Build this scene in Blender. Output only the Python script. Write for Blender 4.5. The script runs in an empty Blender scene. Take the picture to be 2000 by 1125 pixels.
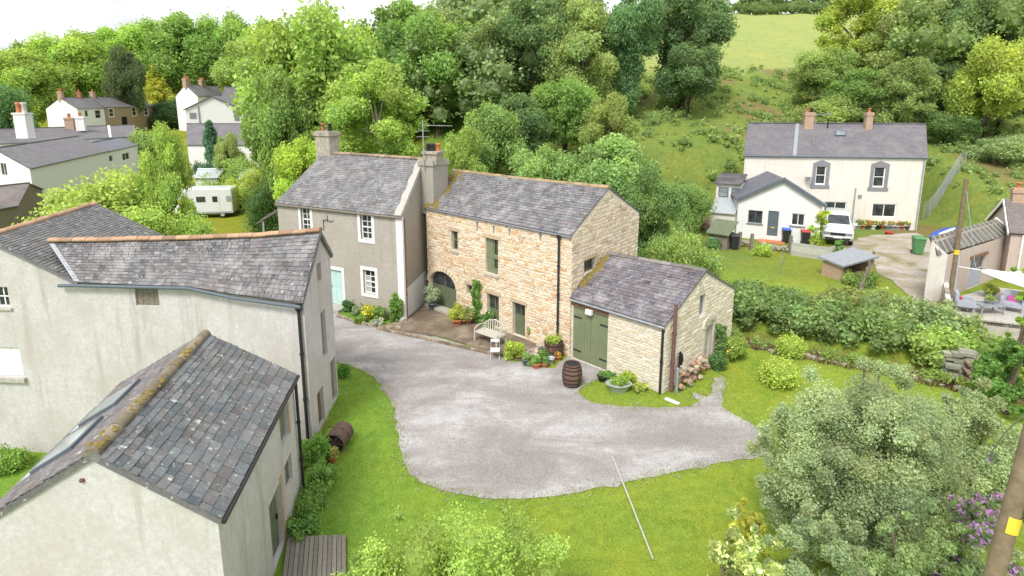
import bpy, math, random
import numpy as np
from mathutils import Vector, Matrix
from mathutils.geometry import tessellate_polygon
random.seed(7); RNG = np.random.default_rng(7)
SC = bpy.context.scene; COL = SC.collection
R = math.radians
# ------------------------------------------------------------------ camera, sky, sun, exposure
CAM_H = 11.0; CAM_F = 1150.0; CAM_PY = 425.0; CAM_T = math.atan(225.0 / 1150.0)
cd = bpy.data.cameras.new('camera'); cam = bpy.data.objects.new('camera', cd); COL.objects.link(cam)
cd.sensor_width = 36; cd.lens = CAM_F / 2000 * 36; cd.shift_y = -137.5 / 2000
cd.clip_start = 0.1; cd.clip_end = 3000
cam.location = (0, 0, CAM_H); cam.rotation_euler = (math.pi / 2 - CAM_T, 0, 0)
SC.camera = cam
SUN_EL, SUN_AZ = 52, 205      # degrees; azimuth clockwise from +Y (the sun stands behind the camera)
wd = bpy.data.worlds.new('World'); SC.world = wd; wd.use_nodes = True
nt = wd.node_tree; nt.nodes.clear()
wo = nt.nodes.new('ShaderNodeOutputWorld'); bg = nt.nodes.new('ShaderNodeBackground')
sky = nt.nodes.new('ShaderNodeTexSky'); sky.sky_type = 'NISHITA'; sky.sun_disc = False
sky.sun_elevation = R(SUN_EL); sky.sun_rotation = R(SUN_AZ); sky.air_density = 1.0; sky.dust_density = 3.0
hs = nt.nodes.new('ShaderNodeHueSaturation'); hs.inputs['Saturation'].default_value = 0.12
nt.links.new(sky.outputs[0], hs.inputs['Color'])
tcw = nt.nodes.new('ShaderNodeTexCoord'); mpw = nt.nodes.new('ShaderNodeMapping'); mpw.inputs['Scale'].default_value = (1, 1, 3.5)
nzw = nt.nodes.new('ShaderNodeTexNoise'); nzw.inputs['Scale'].default_value = 2.2; nzw.inputs['Detail'].default_value = 6
nt.links.new(tcw.outputs['Generated'], mpw.inputs[0]); nt.links.new(mpw.outputs[0], nzw.inputs['Vector'])
crw = nt.nodes.new('ShaderNodeValToRGB'); crw.color_ramp.elements[0].position = .34; crw.color_ramp.elements[1].position = .72
crw.color_ramp.elements[0].color = (2.3, 2.42, 2.6, 1); crw.color_ramp.elements[1].color = (7.6, 7.65, 7.7, 1)
nt.links.new(nzw.outputs[0], crw.inputs[0])
mxw = nt.nodes.new('ShaderNodeMixRGB'); mxw.inputs[0].default_value = 0.72     # an overcast sheet over most of the sky
nt.links.new(hs.outputs[0], mxw.inputs[1]); nt.links.new(crw.outputs[0], mxw.inputs[2])
nt.links.new(mxw.outputs[0], bg.inputs[0]); nt.links.new(bg.outputs[0], wo.inputs[0])
bg.inputs[1].default_value = 0.13
sl = bpy.data.lights.new('sun', 'SUN'); so = bpy.data.objects.new('sun', sl); COL.objects.link(so)
sl.energy = 1.5; sl.angle = R(16); sl.color = (1, .96, .9)
sd = Vector((math.sin(R(SUN_AZ)) * math.cos(R(SUN_EL)), math.cos(R(SUN_AZ)) * math.cos(R(SUN_EL)), math.sin(R(SUN_EL))))
so.rotation_euler = sd.to_track_quat('Z', 'Y').to_euler(); so.location = (0, -20, 60)
vs = SC.view_settings; vs.view_transform = 'Standard'; vs.look = 'None'; vs.gamma = 1; vs.use_curve_mapping = False
vs.exposure = 1.13
SC.render.engine = 'CYCLES'; SC.cycles.use_denoising = True; SC.cycles.max_bounces = 6
SC.cycles.diffuse_bounces = 4; SC.cycles.transparent_max_bounces = 6; SC.cycles.caustics_reflective = False

# ------------------------------------------------------------------ survey: sight lines measured from the camera station
_c, _s = math.cos(CAM_T), math.sin(CAM_T)
def ray(x, y):
    u = (x - 1000) / CAM_F; v = -(y - CAM_PY) / CAM_F
    return u, _c + v * _s, -_s + v * _c
def P(x, y, z=0.0):
    a, b, d = ray(x, y); t = (z - CAM_H) / d; return Vector((a * t, b * t, z))
def D(x, y, Y):
    a, b, d = ray(x, y); t = Y / b; return Vector((a * t, Y, CAM_H + d * t))
def v2(p): return Vector((p[0], p[1]))
def sstep(a, b, x):
    t = min(1, max(0, (x - a) / (b - a))); return t * t * (3 - 2 * t)

# ------------------------------------------------------------------ object helpers
def link(o): COL.objects.link(o); return o
def tag(o, label=None, cat=None, group=None, kind=None):
    if label: o['label'] = label
    if cat: o['category'] = cat
    if group: o['group'] = group
    if kind: o['kind'] = kind
    return o
def thing(name, label, cat, loc=(0, 0, 0), group=None, rz=0, scale=None):
    o = link(bpy.data.objects.new(name, None)); o.location = loc; o.empty_display_size = .3
    o.rotation_euler = (0, 0, rz)
    if scale is not None: o.scale = scale
    return tag(o, label, cat, group)
def adopt(o, parent, world=True):
    """parent o; world=True keeps vertices that were written in world coordinates where they are"""
    if parent is None: return o
    o.parent = parent
    if world and parent.type == 'EMPTY': o.matrix_parent_inverse = Matrix.Translation(-Vector(parent.location))
    return o
def jit(c, q): return tuple(v * q for v in c)
class MB:
    def __init__(s): s.v = []; s.f = []; s.m = []; s.c = []; s.uv = {}; s.sm = []
    def face(s, pts, m=0, col=None, uv=None, smooth=False):
        i = len(s.v); s.v.extend([tuple(p) for p in pts]); s.f.append(tuple(range(i, i + len(pts)))); s.m.append(m); s.c.append(col or (1, 1, 1)); s.sm.append(smooth)
        if uv: s.uv[len(s.f) - 1] = uv
    def mesh(s, V, F, m=0, col=None, smooth=False):
        i = len(s.v); s.v.extend([tuple(p) for p in V])
        for f in F: s.f.append(tuple(i + k for k in f)); s.m.append(m); s.c.append(col or (1, 1, 1)); s.sm.append(smooth)
    def box(s, c, h, ax=None, m=0, col=None, cham=0.0):
        c = Vector(c); X, Y, Z = ax or (Vector((1, 0, 0)), Vector((0, 1, 0)), Vector((0, 0, 1)))
        V = [c + X * (i * h[0]) + Y * (j * h[1]) + Z * (k * h[2]) for k in (-1, 1) for j in (-1, 1) for i in (-1, 1)]
        s.mesh(V, [(0, 2, 3, 1), (4, 5, 7, 6), (0, 1, 5, 4), (2, 6, 7, 3), (0, 4, 6, 2), (1, 3, 7, 5)], m, col)
    def bar(s, a, b, w, d=None, m=0, col=None, up=(0, 0, 1)):
        a = Vector(a); b = Vector(b); Z = (b - a); L = Z.length; Z.normalize(); up = Vector(up)
        X = up.cross(Z)
        if X.length < 1e-4: X = Vector((1, 0, 0)).cross(Z)
        X.normalize(); Y = Z.cross(X); s.box((a + b) / 2, (w / 2, (d or w) / 2, L / 2), (X, Y, Z), m, col)
    def tube(s, pts, rad, n=8, m=0, col=None, caps=True, smooth=True):
        pts = [Vector(p) for p in pts]; rad = rad if hasattr(rad, '__len__') else [rad] * len(pts)
        V = []; F = []
        for i, p in enumerate(pts):
            t = (pts[min(i + 1, len(pts) - 1)] - pts[max(i - 1, 0)]).normalized()
            X = Vector((0, 0, 1)).cross(t)
            if X.length < 1e-3: X = Vector((1, 0, 0)).cross(t); 
            if X.length < 1e-3: X = Vector((1, 0, 0))
            X.normalize(); Y = t.cross(X)
            for k in range(n):
                a = 2 * math.pi * k / n; V.append(p + X * (rad[i] * math.cos(a)) + Y * (rad[i] * math.sin(a)))
        for i in range(len(pts) - 1):
            for k in range(n): F.append((i * n + k, i * n + (k + 1) % n, (i + 1) * n + (k + 1) % n, (i + 1) * n + k))
        s.mesh(V, F, m, col, smooth)
        if caps: s.face(V[:n][::-1], m, col); s.face(V[-n:], m, col)
    def lathe(s, c, prof, n=16, m=0, col=None, smooth=True, sx=1, sy=1):
        c = Vector(c); V = []; F = []
        for r_, z in prof:
            for k in range(n):
                a = 2 * math.pi * k / n; V.append(c + Vector((r_ * math.cos(a) * sx, r_ * math.sin(a) * sy, z)))
        for i in range(len(prof) - 1):
            for k in range(n): F.append((i * n + k, i * n + (k + 1) % n, (i + 1) * n + (k + 1) % n, (i + 1) * n + k))
        s.mesh(V, F, m, col, smooth)
        s.face(V[:n][::-1], m, col); s.face(V[-n:], m, col)
    def loft(s, rings, m=0, col=None, smooth=True, caps=True, closed=True):
        n = len(rings[0]); V = [p for r_ in rings for p in r_]; F = []
        for i in range(len(rings) - 1):
            for k in range(n if closed else n - 1): F.append((i * n + k, i * n + (k + 1) % n, (i + 1) * n + (k + 1) % n, (i + 1) * n + k))
        s.mesh(V, F, m, col, smooth)
        if caps: s.face(rings[0][::-1], m, col); s.face(rings[-1], m, col)
    def build(s, name, mats, parent=None, world=True, **props):
        me = bpy.data.meshes.new(name); me.from_pydata(s.v, [], s.f)
        for k in (mats if isinstance(mats, (list, tuple)) else [mats]): me.materials.append(MAT[k] if isinstance(k, str) else k)
        me.polygons.foreach_set('material_index', s.m); me.polygons.foreach_set('use_smooth', s.sm)
        if any(c != (1, 1, 1) for c in s.c):
            at = me.color_attributes.new('Col', 'FLOAT_COLOR', 'CORNER'); arr = []
            for f, c in zip(s.f, s.c): arr.extend((c[0], c[1], c[2], 1.0) * len(f))
            at.data.foreach_set('color', arr)
        if s.uv:
            ul = me.uv_layers.new(name='UVMap'); arr = []
            for i, f in enumerate(s.f):
                q = s.uv.get(i)
                for k in range(len(f)): arr.extend(q[k] if q else (0, 0))
            ul.data.foreach_set('uv', arr)
        o = link(bpy.data.objects.new(name, me)); adopt(o, parent, world)
        for k, v in props.items(): o[k] = v
        return o
def place(mesh, name, parent, M, color=None):
    """another object on shared mesh data, M = its world matrix, under a translated Empty or an identity mesh"""
    o = link(bpy.data.objects.new(name, mesh)); o.parent = parent
    if parent is not None and parent.type == 'EMPTY': o.matrix_parent_inverse = Matrix.Translation(-Vector(parent.location))
    o.matrix_basis = M
    if color: o.color = (*color, 1)
    return o
def copy_tree(o, parent=None):
    c = link(o.copy()); 
    if parent is not None: c.parent = parent
    for ch in [k for k in bpy.data.objects if k.parent == o]: copy_tree(ch, c)
    return c

# ------------------------------------------------------------------ materials
MAT = {}
def nd(t, kind, **kw):
    n = t.nodes.new(kind)
    for k, v in kw.items():
        if k.startswith('i_'): n.inputs[int(k[2:]) if k[2:].isdigit() else k[2:].replace('_', ' ')].default_value = v
        else: setattr(n, k, v)
    return n
def ramp(t, fac, stops):
    r_ = t.nodes.new('ShaderNodeValToRGB'); e = r_.color_ramp.elements
    while len(e) < len(stops): e.new(.5)
    for k, (p, c) in enumerate(stops): e[k].position = p; e[k].color = (*c, 1) if len(c) == 3 else c
    t.links.new(fac, r_.inputs[0]); return r_.outputs[0]
def noise(t, vec, scale, detail=4, rough=.55, dist=0.0):
    n = nd(t, 'ShaderNodeTexNoise'); n.inputs['Scale'].default_value = scale; n.inputs['Detail'].default_value = detail
    n.inputs['Roughness'].default_value = rough; n.inputs['Distortion'].default_value = dist
    t.links.new(vec, n.inputs['Vector']); return n.outputs[0]
def mixc(t, f, a, b, mode='MIX'):
    m = nd(t, 'ShaderNodeMixRGB', blend_type=mode)
    for sck, v in ((0, f), (1, a), (2, b)):
        if hasattr(v, 'is_output'): t.links.new(v, m.inputs[sck])
        else: m.inputs[sck].default_value = v if sck == 0 else (*v, 1)
    return m.outputs[0]
def base(name, rough=.8, spec=.3, metal=0.0):
    m = bpy.data.materials.new(name); m.use_nodes = True; t = m.node_tree; b = t.nodes['Principled BSDF']
    b.inputs['Roughness'].default_value = rough; b.inputs['Specular IOR Level'].default_value = spec; b.inputs['Metallic'].default_value = metal
    g = nd(t, 'ShaderNodeNewGeometry'); MAT[name] = m
    return m, t, b, g.outputs['Position']
def bump(t, b, h, strength=.3, dist=.02):
    n = nd(t, 'ShaderNodeBump'); n.inputs['Strength'].default_value = strength; n.inputs['Distance'].default_value = dist
    t.links.new(h, n.inputs['Height']); t.links.new(n.outputs[0], b.inputs['Normal'])
def simple(name, col, rough=.7, var=.18, scale=3.0, spec=.3, metal=0.0, bstr=0.0, bscale=60):
    """a colour with soft blotches of its own tone"""
    m, t, b, pos = base(name, rough, spec, metal)
    lo = tuple(c * (1 - var) for c in col); hi = tuple(min(.95, c * (1 + var)) for c in col)
    n = noise(t, pos, scale, 6, .65)
    t.links.new(ramp(t, n, [(.3, lo), (.7, hi)]), b.inputs['Base Color'])
    if bstr: bump(t, b, noise(t, pos, bscale, 3), bstr, .01)
    return m
def render_wall(name, col, stain, patch, amount=.5, rough=.92, grain=.3):
    """lime render: rain streaks, damp patches and a gritty face"""
    m, t, b, pos = base(name, rough, .15)
    mp = nd(t, 'ShaderNodeMapping'); mp.inputs['Scale'].default_value = (1.2, 1.2, .12); t.links.new(pos, mp.inputs[0])
    st = noise(t, mp.outputs[0], 1.6, 6, .6); pt = noise(t, pos, .55, 6, .62, .4); fine = noise(t, pos, 9, 5, .7); gr = noise(t, pos, 55, 2, .6)
    c = mixc(t, ramp(t, fine, [(.3, (0, 0, 0)), (.75, (1, 1, 1))]), tuple(k * .78 for k in col), tuple(min(.9, k * 1.1) for k in col))
    s1 = ramp(t, st, [(.54, (0, 0, 0)), (.7, (amount,) * 3)]); s2 = ramp(t, pt, [(.46, (0, 0, 0)), (.68, (amount,) * 3)])
    c = mixc(t, s1, c, stain); c = mixc(t, s2, c, patch)
    md = noise(t, pos, 2.4, 7, .72, .5); c = mixc(t, ramp(t, md, [(.48, (0, 0, 0)), (.66, (amount * .7,) * 3)]), c, patch)
    c = mixc(t, ramp(t, gr, [(.35, (.35, .35, .35)), (.6, (0, 0, 0))]), c, tuple(k * .55 for k in col))
    t.links.new(c, b.inputs['Base Color']); bump(t, b, gr, grain, .015); return m
def tinted(name, rough=.85, spec=.2, var=.25, scale=14, lichen=None, lamount=.0, lscale=2.2, lichen2=None, l2amount=0.0, l2scale=7):
    """colour from the face attribute times the object colour (stones, slates, tiles), with grain and lichen"""
    m, t, b, pos = base(name, rough, spec)
    at = nd(t, 'ShaderNodeAttribute', attribute_name='Col'); oi = nd(t, 'ShaderNodeObjectInfo')
    hasat = at.outputs['Alpha']
    white = mixc(t, hasat, (1, 1, 1), at.outputs['Color'])
    c = mixc(t, 1.0, white, oi.outputs['Color'], 'MULTIPLY')
    n = noise(t, pos, scale, 5, .7)
    c = mixc(t, 1.0, c, ramp(t, n, [(.25, (1 - var,) * 3), (.75, (1 + var,) * 3)]), 'MULTIPLY')
    if lichen:
        l = noise(t, pos, lscale, 8, .72, .3)
        c = mixc(t, ramp(t, l, [(.5, (0, 0, 0)), (.66, (lamount,) * 3)]), c, lichen)
    if lichen2:
        l = noise(t, pos, l2scale, 6, .7, .2)
        c = mixc(t, ramp(t, l, [(.60, (0, 0, 0)), (.68, (l2amount,) * 3)]), c, lichen2)
    t.links.new(c, b.inputs['Base Color']); bump(t, b, n, .25, .01); return m
def foliage(name, trans=.48, gain=2.35):
    m = bpy.data.materials.new(name); m.use_nodes = True; t = m.node_tree; t.nodes.clear(); MAT[name] = m
    at = nd(t, 'ShaderNodeAttribute', attribute_name='Col'); oi = nd(t, 'ShaderNodeObjectInfo')
    c = mixc(t, 1.0, mixc(t, 1.0, at.outputs['Color'], (gain, gain, gain), 'MULTIPLY'), oi.outputs['Color'], 'MULTIPLY')
    hsv = nd(t, 'ShaderNodeHueSaturation'); hsv.inputs['Saturation'].default_value = .86; t.links.new(c, hsv.inputs['Color']); c = hsv.outputs[0]
    d = nd(t, 'ShaderNodeBsdfDiffuse'); tr = nd(t, 'ShaderNodeBsdfTranslucent'); mx = nd(t, 'ShaderNodeMixShader'); mx.inputs[0].default_value = trans
    c2 = mixc(t, 1.0, c, (1.25, 1.2, .6), 'MULTIPLY')
    o = nd(t, 'ShaderNodeOutputMaterial')
    t.links.new(c, d.inputs[0]); t.links.new(c2, tr.inputs[0]); t.links.new(d.outputs[0], mx.inputs[1]); t.links.new(tr.outputs[0], mx.inputs[2]); t.links.new(mx.outputs[0], o.inputs[0])
    return m
foliage('leaf')
render_wall('mill_render', (.625, .595, .60), (.35, .30, .255), (.47, .43, .40), .8)
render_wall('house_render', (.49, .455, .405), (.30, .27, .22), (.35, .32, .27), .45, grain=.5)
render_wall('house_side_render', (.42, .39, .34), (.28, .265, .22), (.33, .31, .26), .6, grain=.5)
render_wall('barn_render', (.645, .615, .615), (.39, .335, .29), (.51, .455, .41), .8)
render_wall('white_render', (.78, .75, .69), (.56, .50, .41), (.66, .61, .53), .6, grain=.15)
render_wall('cottage_white', (.83, .84, .86), (.72, .71, .68), (.76, .75, .72), .25, grain=.1)
render_wall('pink_render', (.56, .47, .42), (.42, .36, .31), (.48, .40, .35), .4)
render_wall('stone_house', (.40, .31, .21), (.25, .2, .14), (.3, .24, .17), .5)
simple('mortar', (.68, .60, .49), .95, .2, 8, .1)
simple('mortar_grey', (.64, .59, .50), .95, .2, 8, .1)
tinted('stone', .9, .15, .22, 12, (.62, .56, .44), .45, 3.0)
tinted('slate', .6, .3, .3, 16, (.33, .32, .32), .75, 1.3, (.60, .60, .56), .75, 8)
tinted('slate_old', .6, .3, .3, 18, (.25, .25, .245), .5, 2.2, (.66, .66, .62), .95, 7)
tinted('tile', .8, .2, .25, 10, (.30, .27, .2), .5, 3)
tinted('paintless', .8, .25, .2, 10)
simple('white_paint', (.82, .82, .80), .5, .05, 4)
simple('sage_paint', (.19, .22, .125), .55, .1, 2)
simple('sage_dark', (.14, .165, .10), .55, .12, 2)
simple('blue_door', (.50, .68, .66), .5, .05, 3)
simple('slate_blue', (.11, .135, .16), .5, .08, 3)
simple('lintel_grey', (.22, .225, .25), .7, .1, 5)
simple('old_wood', (.22, .19, .155), .85, .3, 9, .15, 0, .4, 30)
simple('pale_wood', (.50, .47, .41), .85, .2, 9, .15)
simple('brown_wood', (.17, .105, .065), .7, .3, 7)
simple('black_iron', (.025, .025, .028), .45, .2, 8, .4)
simple('rust_iron', (.13, .085, .07), .75, .35, 9, .3, .3)
simple('rust_pipe', (.16, .085, .075), .6, .2, 9, .3)
simple('steel', (.45, .46, .48), .4, .1, 5, .5, .7)
simple('lead', (.33, .35, .38), .55, .15, 5, .4, .3)
simple('terracotta', (.50, .19, .09), .8, .2, 8)
simple('terracotta_brown', (.33, .15, .09), .8, .25, 8)
simple('concrete', (.42, .40, .36), .9, .18, 5, .2, 0, .3, 40)
simple('chimney_render', (.36, .33, .27), .95, .3, 4, .1, 0, .5, 40)
simple('brick_pale', (.42, .30, .22), .9, .25, 10)
simple('dark_void', (.012, .012, .013), .9, .05, 3)
simple('rubber', (.02, .02, .02), .8, .1, 5)
simple('white_gloss', (.66, .67, .69), .22, .02, 2, .5)
simple('plastic_green', (.10, .26, .11), .45, .1, 4)
simple('plastic_blue', (.03, .09, .42), .4, .1, 4)
simple('plastic_black', (.03, .032, .035), .45, .1, 4)
simple('plastic_red', (.45, .05, .04), .45, .1, 4)
simple('canvas_white', (.85, .85, .85), .8, .04, 3)
simple('cushion_grey', (.34, .36, .42), .9, .1, 6)
simple('magenta_cloth', (.50, .10, .30), .85, .1, 6)
simple('moss', (.19, .145, .04), .95, .35, 9, .1, 0, .6, 30)
simple('yellow_plate', (.75, .52, .05), .5, .08, 5)
simple('pole_wood', (.20, .155, .10), .85, .25, 6, .15, 0, .4, 25)
simple('glazing_bar', (.78, .78, .76), .5, .05, 4)
simple('curtain', (.55, .53, .49), .9, .1, 5)
simple('flower_pink', (.62, .22, .42), .7, .2, 8)
simple('bark', (.16, .13, .095), .95, .35, 6, .1, 0, .5, 20)
simple('bark_pale', (.42, .39, .32), .95, .25, 6, .1)
simple('zinc', (.48, .52, .54), .45, .1, 5, .4, .4)
m, t, b, pos = base('glass', .06, .6)
t.links.new(ramp(t, noise(t, pos, 2.0, 3), [(.35, (.02, .023, .026)), (.7, (.075, .085, .09))]), b.inputs['Base Color'])
simple('curtain_pane', (.42, .42, .40), .25, .1, 4)
m, t, b, pos = base('glass_sky', .12, .6)
t.links.new(ramp(t, noise(t, pos, 1.0, 3), [(.35, (.14, .17, .20)), (.7, (.30, .33, .36))]), b.inputs['Base Color'])
# roof slates too far to pick apart: courses from the roof's own UV (metres along, metres up)
def far_slate(name, c1, c2, w=.28, h=.2, mortar=.012, patch=(.22, .22, .225)):
    m, t, b, pos = base(name, .6, .35)
    uv = nd(t, 'ShaderNodeUVMap'); bt = nd(t, 'ShaderNodeTexBrick'); bt.inputs['Scale'].default_value = 1
    bt.inputs['Brick Width'].default_value = w; bt.inputs['Row Height'].default_value = h; bt.inputs['Mortar Size'].default_value = mortar
    bt.inputs['Color1'].default_value = (*c1, 1); bt.inputs['Color2'].default_value = (*c2, 1); bt.inputs['Mortar'].default_value = (*[k * .55 for k in c1], 1)
    t.links.new(uv.outputs[0], bt.inputs['Vector'])
    l = noise(t, pos, .8, 8, .7, .3)
    c = mixc(t, ramp(t, l, [(.45, (0, 0, 0)), (.7, (.6, .6, .6))]), bt.outputs['Color'], patch)
    t.links.new(c, b.inputs['Base Color']); bump(t, b, bt.outputs['Fac'], -.4, .02); return m
far_slate('far_slate', (.135, .125, .14), (.17, .16, .17), patch=(.23, .22, .225))
far_slate('far_slate_warm', (.15, .12, .115), (.19, .16, .15), patch=(.24, .21, .2))
far_slate('far_slate_blue', (.12, .125, .15), (.16, .165, .19), patch=(.22, .22, .25))
far_slate('corrugated', (.20, .19, .18), (.26, .25, .24), .5, 3.0, .05, (.16, .155, .14))
# ------------------------------------------------------------------ terrain
def hsh(x, y):
    return (math.sin(x * .37 + 1.3) * math.cos(y * .29 + .7) + .5 * math.sin(x * .83 + y * .61))
def beck(x, y): return (x - 10.0) * .537 + (y - 27.0) * .843      # distance beyond the stream line
def T(x, y):
    """ground height in metres"""
    hill = 1 + .32 * max(0, y - 38)
    if y > 85: hill = 16.04 + .25 * (y - 85)
    if y > 150: hill = 32.3 + .06 * (y - 150)
    left = .0 + max(0, min(6, .052 * (y - 60)))
    if y > 165: left += min(26, .28 * (y - 165))
    k = sstep(-26, 2, x + .10 * (y - 60))
    z = left * (1 - k) + hill * k if y > 38 else 0
    if y <= 38: z = 1.0 * k
    b = beck(x, y)
    z2 = z
    yard = 1 - sstep(1.5, 11, b)
    if y < 60: z2 = z * (1 - yard)
    terr = sstep(11, 15, x) * (1 - sstep(35.5, 39, x)) * sstep(24, 28, y) * (1 - sstep(53.5, 57.5, y)) * sstep(2, 9, b)
    z2 = z2 * (1 - terr) + 1.0 * terr
    if x < -8 and y < 27: z2 -= 1.75 * (1 - sstep(-15, -8.5, x)) * (1 - sstep(20.5, 26, y))
    if x > 4 and -1.2 < b < 2.6: z2 -= .75 * sstep(-1.0, .1, b) * (1 - sstep(1.3, 2.6, b)) * sstep(5, 8, x)
    if y > 36: z2 += .22 * hsh(x, y) * sstep(36, 50, y) * (1 - terr)
    return z2
xs = np.concatenate([np.arange(-420, -70, 25), np.arange(-70, -20, 2), np.arange(-20, 40, .5), np.arange(40, 80, 1.6), np.arange(80, 421, 25)])
ys = np.concatenate([np.arange(-30, 6, 4), np.arange(6, 40, .5), np.arange(40, 110, 1.4), np.arange(110, 320, 6), np.arange(320, 900, 50)])
GV = [(float(x), float(y), T(x, y)) for y in ys for x in xs]; nx = len(xs); ny = len(ys)
GF = [(j * nx + i, j * nx + i + 1, (j + 1) * nx + i + 1, (j + 1) * nx + i) for j in range(ny - 1) for i in range(nx - 1)]
gm = bpy.data.meshes.new('ground'); gm.from_pydata(GV, [], GF)
def zone(x, y):
    """what grows or lies there: mown lawn, rough bank, buttercup field, bare earth"""
    b = beck(x, y); k_ = sstep(-5, 3, x); lawn = (.18 + .06 * k_, .32 + .015 * k_, .05); rough = (.185, .25, .065); field = (.31, .375, .14); dry = (.34, .29, .12)
    c = np.array(lawn)
    w = sstep(4, 12, b) * sstep(28, 36, y) * sstep(-12, 2, x); c = c * (1 - w) + np.array(rough) * w
    w = sstep(78, 84, y) * sstep(10, 20, x); c = c * (1 - w) + np.array(field) * w
    w = sstep(14.5, 16.5, x) * (1 - sstep(34, 36, x)) * sstep(31, 33, y) * (1 - sstep(40, 42, y)); c = c * (1 - w) + np.array((.21, .27, .05)) * w
    if x > 20 and 18 < y < 30: w = sstep(20, 22, x) * sstep(2, 4, b); c = c * (1 - w) + np.array(dry) * w
    if x > 4 and -.5 < b < 2: w = sstep(-.5, -.1, b) * (1 - sstep(1.6, 2, b)); c = c * (1 - w) + np.array((.16, .11, .07)) * w
    if y > 42 and x > 8 and y < 82: 
        n = .5 + .5 * math.sin(x * .45 + 2 * math.sin(y * .21)) * math.cos(y * .33 + x * .12); w = .75 * sstep(.62, .85, n); c = c * (1 - w) + np.array((.22, .165, .10)) * w
    if x < -10 and y > 40: c = np.array((.25, .28, .035))
    return c
ca = gm.color_attributes.new('Col', 'FLOAT_COLOR', 'POINT'); arr = []
for v in GV: arr.extend((*zone(v[0], v[1]), 1))
ca.data.foreach_set('color', arr); gm.polygons.foreach_set('use_smooth', [True] * len(GF))
m, t, b, pos = base('ground_grass', .95, .1)
at = nd(t, 'ShaderNodeAttribute', attribute_name='Col')
n1 = noise(t, pos, .35, 6, .65, .5); n2 = noise(t, pos, 3.0, 6, .75); n3 = noise(t, pos, 22, 3, .7); n4 = noise(t, pos, .9, 5, .7, .6)
c = mixc(t, ramp(t, n1, [(.4, (0, 0, 0)), (.65, (.55, .55, .55))]), at.outputs['Color'], mixc(t, 1.0, at.outputs['Color'], (1.45, 1.12, .9), 'MULTIPLY'))
c = mixc(t, ramp(t, n4, [(.5, (0, 0, 0)), (.68, (.6, .6, .6))]), c, mixc(t, 1.0, at.outputs['Color'], (.62, .82, .8), 'MULTIPLY'))
c = mixc(t, 1.0, c, ramp(t, n2, [(.25, (.66, .68, .6)), (.75, (1.22, 1.2, 1.2))]), 'MULTIPLY')
c = mixc(t, 1.0, c, ramp(t, n3, [(.3, (.62, .66, .55)), (.7, (1.25, 1.22, 1.2))]), 'MULTIPLY')
t.links.new(c, b.inputs['Base Color']); bump(t, b, n3, .9, .05)
gm.materials.append(m); ground = link(bpy.data.objects.new('ground', gm)); tag(ground, kind='structure')

def sheet(name, poly, mat, z=.02, rag=0.0, step=.25, kind='structure', thick=0.0, parent=None, zfun=None):
    """a ragged-edged sheet laid on the ground"""
    pts = []
    n = len(poly)
    for i in range(n):
        a = Vector(poly[i][:2]); b_ = Vector(poly[(i + 1) % n][:2]); L = (b_ - a).length; k = max(1, int(L / step)) if rag else 1
        for j in range(k):
            p = a.lerp(b_, j / k)
            if rag: p = p + Vector((random.gauss(0, rag), random.gauss(0, rag)))
            pts.append(p)
    zf = (lambda p: z + (zfun(p.x, p.y) if zfun else 0))
    P3 = [Vector((p.x, p.y, zf(p))) for p in pts]
    mb = MB(); tr = tessellate_polygon([P3])
    mb.mesh(P3, [tuple(f) for f in tr])
    if thick:
        for i in range(len(P3)):
            a, b_ = P3[i], P3[(i + 1) % len(P3)]; mb.face([a, b_, b_ - Vector((0, 0, thick)), a - Vector((0, 0, thick))])
    o = mb.build(name, mat, parent)
    me = o.data
    # all faces up
    import bmesh
    bm = bmesh.new(); bm.from_mesh(me)
    for f in bm.faces:
        if f.normal.z < -.1: f.normal_flip()
    bm.to_mesh(me); bm.free()
    if kind: o['kind'] = kind
    return o
m, t, b, pos = base('gravel', .95, .15)
n1 = noise(t, pos, .33, 6, .7, .8); n2 = noise(t, pos, 26, 3, .8); n3 = noise(t, pos, 1.4, 7, .75)
mpg = nd(t, 'ShaderNodeMapping'); mpg.inputs['Rotation'].default_value = (0, 0, R(38)); mpg.inputs['Scale'].default_value = (.16, .62, 1); t.links.new(pos, mpg.inputs[0])
n5 = noise(t, mpg.outputs[0], 1.0, 6, .62, .5)
c = mixc(t, ramp(t, n1, [(.36, (0, 0, 0)), (.62, (1, 1, 1))]), (.33, .305, .295), (.56, .545, .545))
c = mixc(t, ramp(t, n5, [(.42, (0, 0, 0)), (.6, (.8, .8, .8))]), c, (.29, .26, .245))
c = mixc(t, ramp(t, n3, [(.42, (0, 0, 0)), (.7, (.6, .6, .6))]), c, (.28, .255, .24))
c = mixc(t, 1.0, c, ramp(t, n2, [(.28, (.55, .55, .57)), (.72, (1.3, 1.3, 1.28))]), 'MULTIPLY')
t.links.new(c, b.inputs['Base Color']); bump(t, b, n2, .8, .03)
m, t, b, pos = base('patio_flags', .95, .15)
n1 = noise(t, pos, .8, 6, .7, .6); n2 = noise(t, pos, 14, 5, .75)
c = ramp(t, n1, [(.3, (.125, .088, .065)), (.5, (.185, .145, .11)), (.7, (.34, .29, .22))])
c = mixc(t, 1.0, c, ramp(t, n2, [(.3, (.7, .7, .7)), (.7, (1.25, 1.25, 1.2))]), 'MULTIPLY')
t.links.new(c, b.inputs['Base Color']); bump(t, b, n2, .5, .02)
m, t, b, pos = base('track_dirt', .95, .15)
n1 = noise(t, pos, .5, 6, .7, .6); n2 = noise(t, pos, 12, 5, .75)
c = ramp(t, n1, [(.34, (.20, .20, .09)), (.48, (.36, .31, .24)), (.66, (.46, .43, .40))])
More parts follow.
